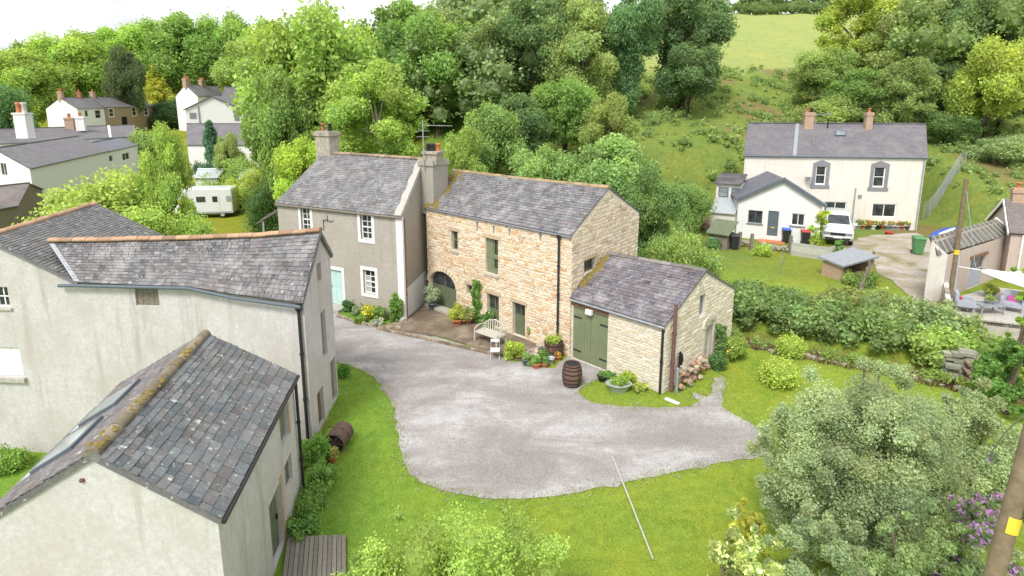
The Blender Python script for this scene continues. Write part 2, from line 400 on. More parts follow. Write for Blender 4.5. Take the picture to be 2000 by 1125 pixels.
c = mixc(t, 1.0, c, ramp(t, n2, [(.3, (.75, .75, .75)), (.7, (1.2, 1.2, 1.2))]), 'MULTIPLY'); t.links.new(c, b.inputs['Base Color']); bump(t, b, n2, .4, .02)
m, t, b, pos = base('beck_water', .12, .5)
t.links.new(ramp(t, noise(t, pos, 1.2, 5), [(.35, (.085, .052, .03)), (.7, (.20, .13, .08))]), b.inputs['Base Color'])
bump(t, b, noise(t, pos, 5, 3), .12, .02)
drive_px = [(540, 606), (560, 640), (640, 700), (668, 712), (700, 720), (728, 735), (752, 765), (768, 800), (777, 835), (781, 870), (786, 900), (800, 925), (822, 944), (870, 960), (915, 967), (970, 977), (1035, 975), (1100, 968), (1200, 948), (1330, 920), (1430, 902), (1512, 882),
            (1505, 855), (1470, 832), (1436, 813), (1412, 797), (1411, 765), (1414, 740), (1396, 740), (1390, 768), (1376, 775), (1352, 768), (1349, 773), (1368, 786), (1345, 794), (1300, 797), (1245, 796), (1215, 796), (1175, 791), (1148, 781), (1130, 767), (1140, 752), (1170, 741), (1192, 730), (1114, 696), (1080, 720), (1000, 706), (962, 692), (900, 673), (860, 661), (765, 641), (720, 634), (668, 622), (640, 590), (600, 585)]
drive = sheet('gravel_drive', [P(*q) for q in drive_px], 'gravel', .018, .045, .3)
fl_px = [(736, 641), (860, 659), (964, 690), (1010, 706), (1062, 700), (1096, 690), (1050, 668), (1023, 655), (940, 622), (862, 594), (838, 588), (795, 624)]
patio = sheet('patio', [P(*q) for q in fl_px], 'patio_flags', .07, 0, .3, 'structure', .07)
# stone kerb along the patio, one stone after another
a, b_ = P(736, 643), P(966, 694); kv = (b_ - a).normalized(); s_ = 0; L = (b_ - a).length
kside = Vector((kv.y, -kv.x, 0))
while s_ < L - .2:
    w = random.uniform(.4, .75); mb = MB(); mid = a + kv * (s_ + w / 2); cc = random.uniform(.7, 1.2)
    mb.box(mid + Vector((0, 0, .055)), (w / 2 - .012, .07, .065 + random.uniform(-.012, .012)), (kv, kside, Vector((0, 0, 1))), 0, (.24 * cc, .19 * cc, .14 * cc))
    mb.build('kerb_stone', 'stone', patio); s_ += w
yard_track = [(1668, 470), (1700, 460), (1790, 455), (1818, 470), (1822, 520), (1815, 545), (1828, 575), (1835, 620), (1800, 600), (1770, 575), (1745, 550), (1712, 535), (1708, 505), (1690, 498), (1640, 497), (1612, 500), (1600, 488)]
track = sheet('farm_track', [P(x, y, 1) for x, y in yard_track], 'track_dirt', .03, .06, .4, zfun=T)
bp = [(6, 29.1), (10, 26.75), (14, 24.2), (18, 21.65), (24, 17.8), (30, 14)]; wv = Vector((.537, .843))
water = sheet('stream_water', [Vector(p) + wv * .12 for p in bp] + [Vector(p) + wv * 1.75 for p in bp[::-1]], 'beck_water', -.5)

# ------------------------------------------------------------------ walls and roofs
class Wall:
    def __init__(s, A, B, z0=0.0):
        s.A = v2(A); s.B = v2(B); s.L = (s.B - s.A).length; s.U = (s.B - s.A) / s.L; s.N = Vector((s.U.y, -s.U.x)); s.z0 = z0
        s.U3 = Vector((*s.U, 0)); s.N3 = Vector((*s.N, 0)); s.Z3 = Vector((0, 0, 1)); s.clips = []
    def pt(s, u, z, n=0.0):
        q = s.A + s.U * u + s.N * n; return Vector((q.x, q.y, z))
    def uv(s, x, y):
        a, b, d = ray(x, y); t = (s.A.x * s.N.x + s.A.y * s.N.y) / (a * s.N.x + b * s.N.y)
        q = Vector((a * t, b * t)); return (q - s.A).dot(s.U), CAM_H + d * t
    def op(s, x0, y0, x1, y1, **kw):
        xm, ym = (x0 + x1) / 2, (y0 + y1) / 2
        return dict(u0=s.uv(x0, ym)[0], u1=s.uv(x1, ym)[0], z0=max(s.uv(xm, y1)[1], s.z0 + .01), z1=s.uv(xm, y0)[1], **kw)
    def top(s, u1, z1, u2, z2):
        k = (z2 - z1) / (u2 - u1); s.clips.append((-k, 1.0, z1 - k * u1)); return s
    def inside(s, u, z, mar=0.0): return all(a * u + b * z <= c - mar for a, b, c in s.clips)
def clip_poly(poly, clips):
    for a, b, c in clips:
        out = []
        for i in range(len(poly)):
            p, q = poly[i], poly[(i + 1) % len(poly)]; dp = a * p[0] + b * p[1] - c; dq = a * q[0] + b * q[1] - c
            if dp <= 0: out.append(p)
            if dp * dq < 0: f = dp / (dp - dq); out.append((p[0] + (q[0] - p[0]) * f, p[1] + (q[1] - p[1]) * f))
        poly = out
        if len(poly) < 3: return []
    return poly
def wall_sheet(mb, W, zmax, ops, reveal=.16, m=0, mr=None):
    us = sorted({0.0, W.L, *[o['u0'] for o in ops], *[o['u1'] for o in ops]}); us = [u for u in us if 0 <= u <= W.L]
    zs = sorted({W.z0, zmax, *[o['z0'] for o in ops], *[o['z1'] for o in ops]})
    for i in range(len(us) - 1):
        for j in range(len(zs) - 1):
            um, zm = (us[i] + us[i + 1]) / 2, (zs[j] + zs[j + 1]) / 2
            if any(o['u0'] < um < o['u1'] and o['z0'] < zm < o['z1'] for o in ops): continue
            q = clip_poly([(us[i], zs[j]), (us[i + 1], zs[j]), (us[i + 1], zs[j + 1]), (us[i], zs[j + 1])], W.clips)
            if q: mb.face([W.pt(u, z) for u, z in q], m)
    mr = m if mr is None else mr
    for o in ops:
        u0, u1, z0, z1, d = o['u0'], o['u1'], o['z0'], o['z1'], o.get('reveal', reveal)
        c4 = [(u0, z0), (u1, z0), (u1, z1), (u0, z1)]
        for k in range(4):
            a, b = c4[k], c4[(k + 1) % 4]; mb.face([W.pt(*a), W.pt(*b), W.pt(*b, -d), W.pt(*a, -d)], mr)
        if o.get('arch'):
            um, rz, ru = (u0 + u1) / 2, o['arch'], (u1 - u0) / 2
            for sgn in (-1, 1):
                arc = [(um + sgn * ru * math.cos(k * math.pi / 16), z1 - rz + rz * math.sin(k * math.pi / 16)) for k in range(9)]
                cor = (um + sgn * ru, z1)
                for k in range(8):
                    mb.face([W.pt(*arc[k]), W.pt(*arc[k + 1]), W.pt(*cor)], m)
                    mb.face([W.pt(*arc[k]), W.pt(*arc[k + 1]), W.pt(*arc[k + 1], -d), W.pt(*arc[k], -d)], mr)
def wbox(mb, W, u0, u1, z0, z1, n0, n1, m=0, col=None):
    mb.box(W.pt((u0 + u1) / 2, (z0 + z1) / 2, (n0 + n1) / 2), ((u1 - u0) / 2, abs(n1 - n0) / 2, (z1 - z0) / 2), (W.U3, W.N3, W.Z3), m, col)
def window(parent, W, o, cols=2, rows=2, frame='white_paint', fw=.06, bw=.03, glass='glass', rec=.1, sill=None, surround=None, sw=.14, label=None, sash=None, curtain=False):
    """a window in an opening: frame and bars, a pane behind each light, sill and surround"""
    u0, u1, z0, z1 = o['u0'], o['u1'], o['z0'], o['z1']
    mb = MB(); n0, n1 = -rec - .05, -rec
    wbox(mb, W, u0, u0 + fw, z0, z1, n0, n1); wbox(mb, W, u1 - fw, u1, z0, z1, n0, n1)
    wbox(mb, W, u0 + fw, u1 - fw, z0, z0 + fw, n0, n1); wbox(mb, W, u0 + fw, u1 - fw, z1 - fw, z1, n0, n1)
    iu0, iu1, iz0, iz1 = u0 + fw, u1 - fw, z0 + fw, z1 - fw
    for k in range(1, cols): uu = iu0 + (iu1 - iu0) * k / cols; wbox(mb, W, uu - bw / 2, uu + bw / 2, iz0, iz1, n0 + .008, n1 - .004)
    for k in range(1, rows):
        zz = iz0 + (iz1 - iz0) * k / rows; h = bw * (1.7 if sash == k else 1) / 2; wbox(mb, W, iu0, iu1, zz - h, zz + h, n0 + .005, n1 + (.012 if sash == k else -.006))
    w = mb.build('window', frame, parent)
    if label: w['label'] = label
    for i in range(cols):
        for j in range(rows):
            a0 = iu0 + (iu1 - iu0) * i / cols; a1 = iu0 + (iu1 - iu0) * (i + 1) / cols; b0 = iz0 + (iz1 - iz0) * j / rows; b1 = iz0 + (iz1 - iz0) * (j + 1) / rows
            g = MB(); g.face([W.pt(a0, b0, n0 + .02), W.pt(a1, b0, n0 + .02), W.pt(a1, b1, n0 + .02), W.pt(a0, b1, n0 + .02)]); 
            g.build('pane', 'curtain_pane' if curtain and i == 0 and j < rows - 1 else glass, w)
    if sill:
        mb = MB(); wbox(mb, W, u0 - .08, u1 + .08, z0 - .09, z0 - .004, -rec, .07); mb.build('sill', sill, w)
    if surround:
        mb = MB(); e = .022
        wbox(mb, W, u0 - sw, u0, z0 - sw, z1 + sw, -.03, e); wbox(mb, W, u1, u1 + sw, z0 - sw, z1 + sw, -.03, e)
        wbox(mb, W, u0, u1, z1, z1 + sw, -.03, e); wbox(mb, W, u0, u1, z0 - sw, z0, -.03, e + .02); mb.build('surround', surround, w)
    return w
def back_panel(mb, W, o, d=.16, m=0): mb.face([W.pt(o['u0'], o['z0'], -d), W.pt(o['u1'], o['z0'], -d), W.pt(o['u1'], o['z1'], -d), W.pt(o['u0'], o['z1'], -d)], m)
def plank_door(parent, W, o, mat, n=5, rec=.1, name='door', glaze=None, arch=None, handle=True, gap=.012, hinges=False):
    """boards hung side by side, each a piece of its own; the upper part may be glazed"""
    u0, u1, z0, z1 = o['u0'] + .015, o['u1'] - .015, o['z0'] + .02, o['z1'] - .015
    ztop = z1 if not glaze else z0 + (z1 - z0) * glaze
    mb = MB()
    wbox(mb, W, u0, u1, z0, ztop - (arch or 0), -rec - .05, -rec - .025)
    if glaze: 
        for k in range(3): uu = u0 + (u1 - u0 - .05) * k / 2; wbox(mb, W, uu, uu + .05, ztop, z1 - (arch * .3 if arch else 0), -rec - .05, -rec + .004)
        wbox(mb, W, u0, u1, z1 - .06, z1, -rec - .05, -rec + .006) if not arch else None
    d = mb.build(name, mat, parent)
    w = (u1 - u0) / n
    for k in range(n):
        a0, a1 = u0 + k * w + gap / 2, u0 + (k + 1) * w - gap / 2; zt = ztop
        if arch:
            um, ru = (u0 + u1) / 2, (u1 - u0) / 2 + .02; x = min(1, max(abs(a0 - um), abs(a1 - um)) / ru); zt = min(ztop, z1 - arch + arch * math.sqrt(max(0, 1 - x * x)))
        b = MB(); wbox(b, W, a0, a1, z0, zt, -rec - .025, -rec + random.uniform(-.003, .003)); b.build('board', mat, d)
    if glaze:
        g = MB(); q = [(u0, ztop), (u1, ztop), (u1, z1), (u0, z1)]
        if arch:
            um, ru = (u0 + u1) / 2, (u1 - u0) / 2
            q = [(u1, ztop)] + [(um + ru * math.cos(k * math.pi / 12), z1 - arch + arch * math.sin(k * math.pi / 12)) for k in range(13) if z1 - arch + arch * math.sin(k * math.pi / 12) > ztop] + [(u0, ztop)]
        g.face([W.pt(a, b_, -rec - .03) for a, b_ in q]); g.build('pane', 'glass', d)
    if handle:
        h = MB(); wbox(h, W, u1 - .14, u1 - .1, (z0 + z1) / 2 - .07, (z0 + z1) / 2 + .07, -rec, -rec + .05); h.build('handle', 'black_iron', d)
    if hinges:
        for sgn, uu in ([(1, u0)] if hinges == 'L' else [(-1, u1)]):
            for zz in (z0 + .38, z1 - .45):
                h = MB(); wbox(h, W, min(uu, uu + sgn * .42), max(uu, uu + sgn * .42), zz - .03, zz + .03, -rec + .004, -rec + .022); h.build('hinge', 'black_iron', d)
    return d
class Patch:
    """a roof slope between an eave line and a ridge line (same number of points)"""
    def __init__(s, eave, ridge):
        s.e = [Vector(p) for p in eave]; s.r = [Vector(p) for p in ridge]
        s.acc = [0]
        for i in range(len(s.e) - 1): s.acc.append(s.acc[-1] + ((s.e[i + 1] - s.e[i]).length + (s.r[i + 1] - s.r[i]).length) / 2)
        s.L = s.acc[-1]; s.H = sum((a - b).length for a, b in zip(s.e, s.r)) / len(s.e)
    def at(s, l, t):
        l = min(max(l, 0), s.L)
        i = 0
        while i < len(s.acc) - 2 and l > s.acc[i + 1]: i += 1
        f = (l - s.acc[i]) / (s.acc[i + 1] - s.acc[i]); return s.e[i].lerp(s.e[i + 1], f).lerp(s.r[i].lerp(s.r[i + 1], f), t)
    def frame(s, l, t):
        a = s.at(max(l - .1, 0), t); b = s.at(min(l + .1, s.L), t); X = (b - a).normalized(); Y = (s.at(l, min(1, t + .05)) - s.at(l, max(0, t - .05))).normalized()
        Z = X.cross(Y).normalized(); 
        if Z.z < 0: Z = -Z
        return X, Y, Z
def deck(parent, Pt, mat, name='roof', th=.1):
    n = max(1, int(Pt.L / 1.5)); mb = MB()
    for i in range(n):
        l0, l1 = Pt.L * i / n, Pt.L * (i + 1) / n; q = [Pt.at(l0, 0), Pt.at(l1, 0), Pt.at(l1, 1), Pt.at(l0, 1)]
        Z = Pt.frame((l0 + l1) / 2, .5)[2]
        uv = [(l0, 0), (l1, 0), (l1, Pt.H), (l0, Pt.H)]
        dc = (.15, .145, .15); mb.face(q, 0, dc, uv); lo = [p - Z * th for p in q]; mb.face(lo[::-1], 0, dc)
        mb.face([q[1], q[0], lo[0], lo[1]], 0, dc)
        mb.face([q[3], q[2], lo[2], lo[3]], 0, dc)
        if i == 0: mb.face([q[0], q[3], lo[3], lo[0]], 0, dc)
        if i == n - 1: mb.face([q[2], q[1], lo[1], lo[2]], 0, dc)
    return mb.build(name, mat, parent)
_sl = None
def slate_mesh():
    global _sl
    if _sl is None:
        mb = MB(); mb.box((0, 0, 0), (.5, .5, .5), None, 0, (.999, .999, .999)); o = mb.build('slate', 'slate_old'); _sl = o.data; bpy.data.objects.remove(o)
    return _sl
def slates(parent, Pt, exp=(.2, .2), wid=(.2, .34), tone=(.15, .14, .15), mat='slate', var=.25, individual=0, name='slates', th=.014, gap=.004):
    """overlapping courses; the largest stay objects of their own"""
    mb = MB(); items = []
    y = 0.0; row = 0
    while y < Pt.H - .03:
        f = y / Pt.H; e = exp[0] * (1 - f) + exp[1] * f; l = -random.uniform(0, wid[1]) * .6
        while l < Pt.L - .04:
            w = random.uniform(*wid); a0, a1 = max(l, 0), min(l + w, Pt.L); l += w
            if a1 - a0 < .06: continue
            items.append((a0, a1, y, e))
        y += e; row += 1
    big = []
    if individual:
        items.sort(key=lambda q: -(q[1] - q[0]) * q[3]); big = items[:individual]; items = items[individual:]
    for k, (a0, a1, y, e) in enumerate(big + items):
        lm = (a0 + a1) / 2; yy = y + random.uniform(-.008, .012); top = min(Pt.H, yy + e * 1.25)
        X, Y, Z = Pt.frame(lm, min(1, yy / Pt.H)); c = Pt.at(lm, ((yy + top) / 2) / Pt.H)
        q = random.gauss(1, var * .6); q = min(1.6, max(.5, q)); hue = random.uniform(-.012, .012)
        col = (max(.03, tone[0] * q + hue), max(.03, tone[1] * q), max(.03, tone[2] * q - hue * .6))
        tilt = math.atan2(.022, top - yy); Y2 = (Y * math.cos(tilt) - Z * math.sin(tilt)); Z2 = (Z * math.cos(tilt) + Y * math.sin(tilt))
        c = c + Z * (.016 + random.uniform(0, .006)); hw = (a1 - a0) / 2 - gap; hh = (top - yy) / 2
        if k < len(big):
            M = Matrix(((X.x * 2 * hw, Y2.x * 2 * hh, Z2.x * th, c.x), (X.y * 2 * hw, Y2.y * 2 * hh, Z2.y * th, c.y), (X.z * 2 * hw, Y2.z * 2 * hh, Z2.z * th, c.z), (0, 0, 0, 1)))
            place(slate_mesh(), 'slate', parent, M, col)
        else:
            t1 = [c + X * (i * hw) + Y2 * (j * hh) + Z2 * (th / 2) for i, j in ((-1, -1), (1, -1), (1, 1), (-1, 1))]; b1 = [p - Z2 * th for p in t1]
            mb.face(t1, 0, col); mb.face([b1[0], b1[1], t1[1], t1[0]], 0, col); mb.face([b1[1], b1[2], t1[2], t1[1]], 0, col); mb.face([b1[3], b1[0], t1[0], t1[3]], 0, col)
    if mb.f: mb.build(name, mat, parent, kind='stuff')
def ridge_tiles(parent, pts, tone, tl=.45, w=.16, h=.1, name='ridge_tile', mat='tile', var=.3):
    """half-round ridge tiles laid end to end, one object each"""
    mb = MB(); prof = [(-1, -.9), (-.8, -.1), (-.35, .45), (.35, .45), (.8, -.1), (1, -.9)]
    r0 = [Vector((-.5, a, b)) for a, b in prof]; r1 = [Vector((.5, a, b)) for a, b in prof]
    mb.loft([r0, r1], 0, (.999, .999, .999)); o = mb.build(name, mat); me = o.data; bpy.data.objects.remove(o)
    for i in range(len(pts) - 1):
        a, b = Vector(pts[i]), Vector(pts[i + 1]); L = (b - a).length; n = max(1, round(L / tl)); X = (b - a) / L; Y = Vector((0, 0, 1)).cross(X).normalized(); Z = X.cross(Y)
        for k in range(n):
            c = a + X * (L * (k + .5) / n) + Z * random.uniform(-.008, .012); s = L / n - .012; q = random.uniform(1 - var, 1 + var)
            col = tuple(v * q for v in tone)
            M = Matrix(((X.x * s, Y.x * w, Z.x * h, c.x), (X.y * s, Y.y * w, Z.y * h, c.y), (X.z * s, Y.z * w, Z.z * h, c.z), (0, 0, 0, 1)))
            place(me, name, parent, M, col)
def chimney(parent, c, w, d, h, ax, mat='chimney_render', pots=2, potmat='terracotta', cap=.08, potr=.13, poth=.4, ledge=True):
    """stack with oversailing cap and pots; c = centre of its foot"""
    X = Vector((*ax, 0)).normalized(); Y = Vector((-X.y, X.x, 0)); Z = Vector((0, 0, 1)); c = Vector(c); mb = MB()
    mb.box(c + Z * h / 2, (w / 2, d / 2, h / 2), (X, Y, Z))
    if ledge: mb.box(c + Z * (h - .02), (w / 2 + cap, d / 2 + cap, .1), (X, Y, Z)); mb.box(c + Z * (h + .11), (w / 2 + .02, d / 2 + .02, .05), (X, Y, Z))
    o = mb.build('chimney', mat, parent)
    for k in range(pots):
        p = c + X * (w * ((k + .5) / pots - .5)) + Z * (h + .12); mb = MB(); pm = potmat[k % len(potmat)] if isinstance(potmat, (list, tuple)) else potmat
        mb.lathe(p, [(potr, 0), (potr * .95, poth * .1), (potr * .8, poth * .8), (potr * 1.05, poth * .85), (potr, poth), (potr * .7, poth)], 10); mb.build('chimney_pot', pm, o)
    return o
# rubble: unit stones with a proud, slightly rounded face
STONES = []
for k in range(5):
    mb = MB(); rr = random.Random(k); j = lambda a: a + rr.uniform(-.05, .05)
    B = [(-.5, -.5), (.5, -.5), (.5, .5), (-.5, .5)]
    back = [Vector((j(a * .98), 0, j(b * .98))) for a, b in B]; mid = [Vector((p.x, -.65, p.z)) for p in back]; fr = [Vector((j(a * .8), -1 + rr.uniform(0, .15), j(b * .72))) for a, b in B]
    mb.loft([back, mid, fr], 0, (.999, .999, .999), False, False); mb.face(fr, 0, (.999, .999, .999))
    o = mb.build('stone', 'stone'); STONES.append(o.data); bpy.data.objects.remove(o)
def rubble(W, zmax, ops, palette, rows=(.12, .24), lens=(.2, .55), proud=.035, mar=.03):
    """stones for one wall: list of (area weight, wall, u, z, w, h, colour)"""
    out = []; z = W.z0
    while z < zmax:
        h = random.uniform(*rows); u = -random.uniform(0, .3)
        while u < W.L:
            w = random.uniform(*lens) * (1.35 if random.random() < .12 else 1); u0, u1 = max(u, 0.005), min(u + w, W.L - .005); u += w
            segs = [(u0, u1)]
            for o in ops:
                o0, o1, p0, p1 = o['u0'] - .02, o['u1'] + .02, o['z0'] - .02, o['z1'] + .02
                if z + h < p0 or z > p1: continue
                if o.get('arch') and z > p1 - o['arch']:
                    f = math.sqrt(max(0, 1 - ((min(z + h * .3, p1) - (p1 - o['arch'])) / o['arch']) ** 2)); um = (o0 + o1) / 2; o0, o1 = um - (o1 - um) * f, um + (o1 - um) * f
                ns = []
                for a, b in segs:
                    if b <= o0 or a >= o1: ns.append((a, b)); continue
                    if a < o0: ns.append((a, o0))
                    if b > o1: ns.append((o1, b))
                segs = ns
            for a, b in segs:
                if b - a < .07: continue
                hh = h
                if not (W.inside(a, z + hh, mar) and W.inside(b, z + hh, mar)): continue
                c = random.choice(palette); q = random.uniform(.86, 1.1)
                hv = h * random.uniform(.72, 1.0)
                out.append((W, (a + b) / 2, z + h / 2 + random.uniform(-.5, .5) * (h - hv), (b - a) * random.uniform(.86, .97) - .012, hv - .018, tuple(min(.85, k * q) for k in c), proud * random.uniform(.6, 1.25)))
        z += h
    return out
def lay_stones(parent, stones, individual=300, name='stone'):
    def wgt(s): p = s[0].pt(s[1], s[2]); return -(s[3] * s[4]) / (p.y ** 2) * (1 if s[0].N.y < .3 else .05)
    stones.sort(key=wgt); mb = MB()
    for k, (W, u, z, w, h, col, pr) in enumerate(stones):
        c = W.pt(u, z, -.004); X, N, Z = W.U3, W.N3, W.Z3; me = STONES[k % 5]; ang = random.gauss(0, .05)
        X2 = X * math.cos(ang) + Z * math.sin(ang); Z2 = Z * math.cos(ang) - X * math.sin(ang)
        if k < individual:
            M = Matrix(((X2.x * w, -N.x * pr, Z2.x * h, c.x), (X2.y * w, -N.y * pr, Z2.y * h, c.y), (X2.z * w, -N.z * pr, Z2.z * h, c.z), (0, 0, 0, 1)))
            place(me, name, parent, M, col)
        else:
            V = [c + X2 * (v.co.x * w) - N * (v.co.y * pr) + Z2 * (v.co.z * h) for v in me.vertices]
            mb.mesh(V, [tuple(p.vertices) for p in me.polygons], 0, col)
    if mb.f: mb.build('rubble_stonework', 'stone', parent, kind='stuff')
def drainpipe(parent, a, b, r=.05, mat='black_iron', name='drainpipe', hopper=False):
    mb = MB(); mb.tube([a, b], r, 8); L = (Vector(a) - Vector(b)).length
    for k in range(1, int(L / 1.6) + 1): q = Vector(a).lerp(Vector(b), k / (int(L / 1.6) + 1)); mb.tube([q - Vector((0, 0, .04)), q + Vector((0, 0, .04))], r * 1.35, 8)
    if hopper: mb.lathe(Vector(a) - Vector((0, 0, .15)), [(r, 0), (r * 2.2, .12), (r * 2.4, .22)], 8)
    return mb.build(name, mat, parent)
def gutter(parent, pts, r=.07, mat='black_iron'):
    mb = MB(); mb.tube(pts, r, 8); return mb.build('gutter', mat, parent)

def shell(root, FL, FR, BR, BL, ezf, ezb, RL, RR, z0, wallmat, ops=None, roofmat='far_slate', over=.18, verge=.08, slate=None, mats=None, reveal=.16, back=True, roof_names=('roof', 'roof'), th=.1):
    """four walls under a gabled roof; returns walls and roof slopes. Each wall is a part."""
    ops = ops or {}; mats = mats or {}
    Ws = {'front': Wall(FL, FR, z0), 'right': Wall(FR, BR, z0), 'back': Wall(BR, BL, z0), 'left': Wall(BL, FL, z0)}
    RL, RR = Vector(RL), Vector(RR)
    Ws['front'].top(0, ezf, Ws['front'].L, ezf); Ws['back'].top(0, ezb, Ws['back'].L, ezb)
    for k, R_, za, zb in (('right', RR, ezf, ezb), ('left', RL, ezb, ezf)):
        W = Ws[k]; um = (v2(R_) - W.A).dot(W.U); um = min(max(um, .1), W.L - .1); W.top(0, za, um, R_.z); W.top(um, R_.z, W.L, zb)
    root_walls = {}
    for k, W in Ws.items():
        if k == 'back' and not back: continue
        o = ops.get(k, []) if not callable(ops.get(k)) else ops[k](W)
        ops[k] = o; mb = MB(); wall_sheet(mb, W, max(RL.z, RR.z, ezf, ezb) + .01, o, reveal)
        root_walls[k] = mb.build('wall', mats.get(k, wallmat), root)
    e = [Vector((*FL, ezf)), Vector((*FR, ezf)), Vector((*BR, ezb)), Vector((*BL, ezb))]
    ax = (RR - RL).normalized()
    Fe = [e[0], e[1]]; 
    def ext(a, r_): d = (a - r_).normalized(); return a + d * over
    lift = Vector((0, 0, .06))
    pf = Patch([ext(e[0], RL) - ax * verge + lift, ext(e[1], RR) + ax * verge + lift], [RL - ax * verge + lift, RR + ax * verge + lift])
    pb = Patch([ext(e[2], RR) + ax * verge + lift, ext(e[3], RL) - ax * verge + lift], [RR + ax * verge + lift, RL - ax * verge + lift])
    d1 = deck(root, pf, roofmat, roof_names[0], th); d2 = deck(root, pb, roofmat, roof_names[1], th)
    return Ws, pf, pb, d1, d2, ops, root_walls
Zv = Vector((0, 0, 1))
def base_at(*pts): return Vector((sum(p[0] for p in pts) / len(pts), sum(p[1] for p in pts) / len(pts), 0))
# ================================================================== grey roughcast farmhouse
FL, FR = v2(P(541, 396, 5.48)), Vector((-5.48, 28.68)); RRh = P(829, 312, 7.93); RLh = P(634, 299, 7.93)
BR = FR + 2 * (v2(RRh) - FR); BL = FL + 2 * (v2(RLh) - FL)
house = thing('farmhouse', 'grey roughcast two-storey farmhouse with white window surrounds and two chimneys, joined to stone barn', 'house', base_at(FL, FR, BR, BL))
Wf = Wall(FL, FR)
o1 = Wf.op(704, 420, 726, 468); o2 = Wf.op(588, 405, 606, 452); o3 = Wf.op(710, 528, 733, 574); o4 = Wf.op(640, 527, 669, 592, kind='door')
o4['u0'] = o4['u1'] - .95; o4['z0'] = .16
for o in (o1, o2): o['z1'] = min(o['z1'], 5.36)
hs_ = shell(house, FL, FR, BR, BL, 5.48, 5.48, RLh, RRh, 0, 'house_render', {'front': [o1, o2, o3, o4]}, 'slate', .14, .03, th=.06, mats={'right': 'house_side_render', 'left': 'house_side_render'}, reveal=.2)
Ws, pf, pb, d1, d2 = hs_[:5]; Wf, Wr = Ws['front'], Ws['right']
for o in (o1, o2, o3): window(house, Wf, o, 2, 4, 'white_paint', .06, .035, 'glass', .12, None, 'white_paint', .17, None, 2, o is o3)
# pale blue front door in its white frame
d = MB(); wbox(d, Wf, o4['u0'], o4['u1'], o4['z0'], o4['z1'], -.15, -.1); dd = d.build('door', 'blue_door', house)
for (a, b_) in ((.12, .44), (.56, .88)):
    for (c_, e_) in ((.08, .42), (.5, .92)):
        q = MB(); du, dz = o4['u1'] - o4['u0'], o4['z1'] - o4['z0']; wbox(q, Wf, o4['u0'] + a * du, o4['u0'] + b_ * du, o4['z0'] + c_ * dz, o4['z0'] + e_ * dz, -.1, -.082); q.build('panel', 'blue_door', dd)
q = MB(); wbox(q, Wf, o4['u0'] + .08, o4['u0'] + .13, 1.1, 1.16, -.1, -.04); q.build('handle', 'black_iron', dd)
q = MB(); wbox(q, Wf, o4['u0'] - .17, o4['u0'], 0.1, o4['z1'] + .17, -.03, .025); wbox(q, Wf, o4['u1'], o4['u1'] + .17, .1, o4['z1'] + .17, -.03, .025); wbox(q, Wf, o4['u0'], o4['u1'], o4['z1'], o4['z1'] + .17, -.03, .025); q.build('door_surround', 'white_paint', house)
q = MB(); wbox(q, Wf, o4['u0'] - .3, o4['u1'] + .3, 0, .15, 0.002, .75); q.build('doorstep', 'concrete', house)
# white painted quoin strip, skirting, pipes
q = MB(); wbox(q, Wf, Wf.L - .36, Wf.L + .03, .02, 5.4, -.1, .03); q.build('quoin_strip', 'white_paint', house)
drainpipe(house, Wr.pt(.16, 5.3, .07), Wr.pt(.12, .05, .07), .045, 'rust_pipe')
gutter(house, [pf.at(0, 0) - Zv * .07, pf.at(pf.L, 0) - Zv * .07], .06, 'old_wood')
q = MB(); uu = Wr.L * .5
# whitewashed lower panel of the return wall
q.face([Wr.pt(.3, .02, .02), Wr.pt(3.2, .02, .02), Wr.pt(3.2, 1.75, .02), Wr.pt(.3, 1.6, .02)]); q.face([Wr.pt(.3, 1.6, .02), Wr.pt(3.2, 1.75, .02), Wr.pt(3.2, 1.75, 0), Wr.pt(.3, 1.6, 0)]); q.face([Wr.pt(.3, .02, 0), Wr.pt(.3, .02, .02), Wr.pt(.3, 1.6, .02), Wr.pt(.3, 1.6, 0)]); q.build('whitewashed_panel', 'cottage_white', house)
slates(d1, pf, (.21, .16), (.2, .36), (.168, .163, .166), 'slate', .22); slates(d2, pb, (.21, .16), (.2, .36), (.155, .145, .15), 'slate')
ridge_tiles(d1, [pf.at(0, 1) + Zv * .03, pf.at(pf.L, 1) + Zv * .03], (.27, .2, .14), .48, .17, .11)
# lead and mortar fillet down the right verge
q = MB()
for k in range(14):
    t0, t1 = k / 14, (k + 1) / 14; X, Y, Z = pf.frame(pf.L, .5)
    a, b_ = pf.at(pf.L, t0), pf.at(pf.L, t1); w0 = .42 + .05 * math.sin(k * 1.7); w1 = .42 + .05 * math.sin((k + 1) * 1.7)
    q.face([a - X * w0 + Z * .05, a + Z * .075, b_ + Z * .075, b_ - X * w1 + Z * .05]); q.face([a + Z * .075, a - Z * .08, b_ - Z * .08, b_ + Z * .075])
q.build('verge_fillet', 'concrete', house)
ax = v2(RRh) - v2(RLh)
ch = chimney(house, RLh + Vector((*(ax.normalized() * .3), -.5)), 1.25, .75, 1.7, ax, pots=2, potmat=['terracotta_brown', 'black_iron'], potr=.14, poth=.5)
c0 = RRh + Vector((*(ax.normalized() * .62), -2.85)); gdir = v2(BR) - v2(FR)
ch = chimney(house, c0, .95, 1.25, 2.75, ax, pots=0, mat='house_side_render')
q = MB(); q.box(c0 + Zv * 2.98, (.46, .6, .28), (Vector((*ax.normalized(), 0)), Vector((*gdir.normalized(), 0)), Zv)); q.box(c0 + Zv * 3.3, (.54, .68, .06), (Vector((*ax.normalized(), 0)), Vector((*gdir.normalized(), 0)), Zv)); q.build('chimney_head', 'chimney_render', ch)
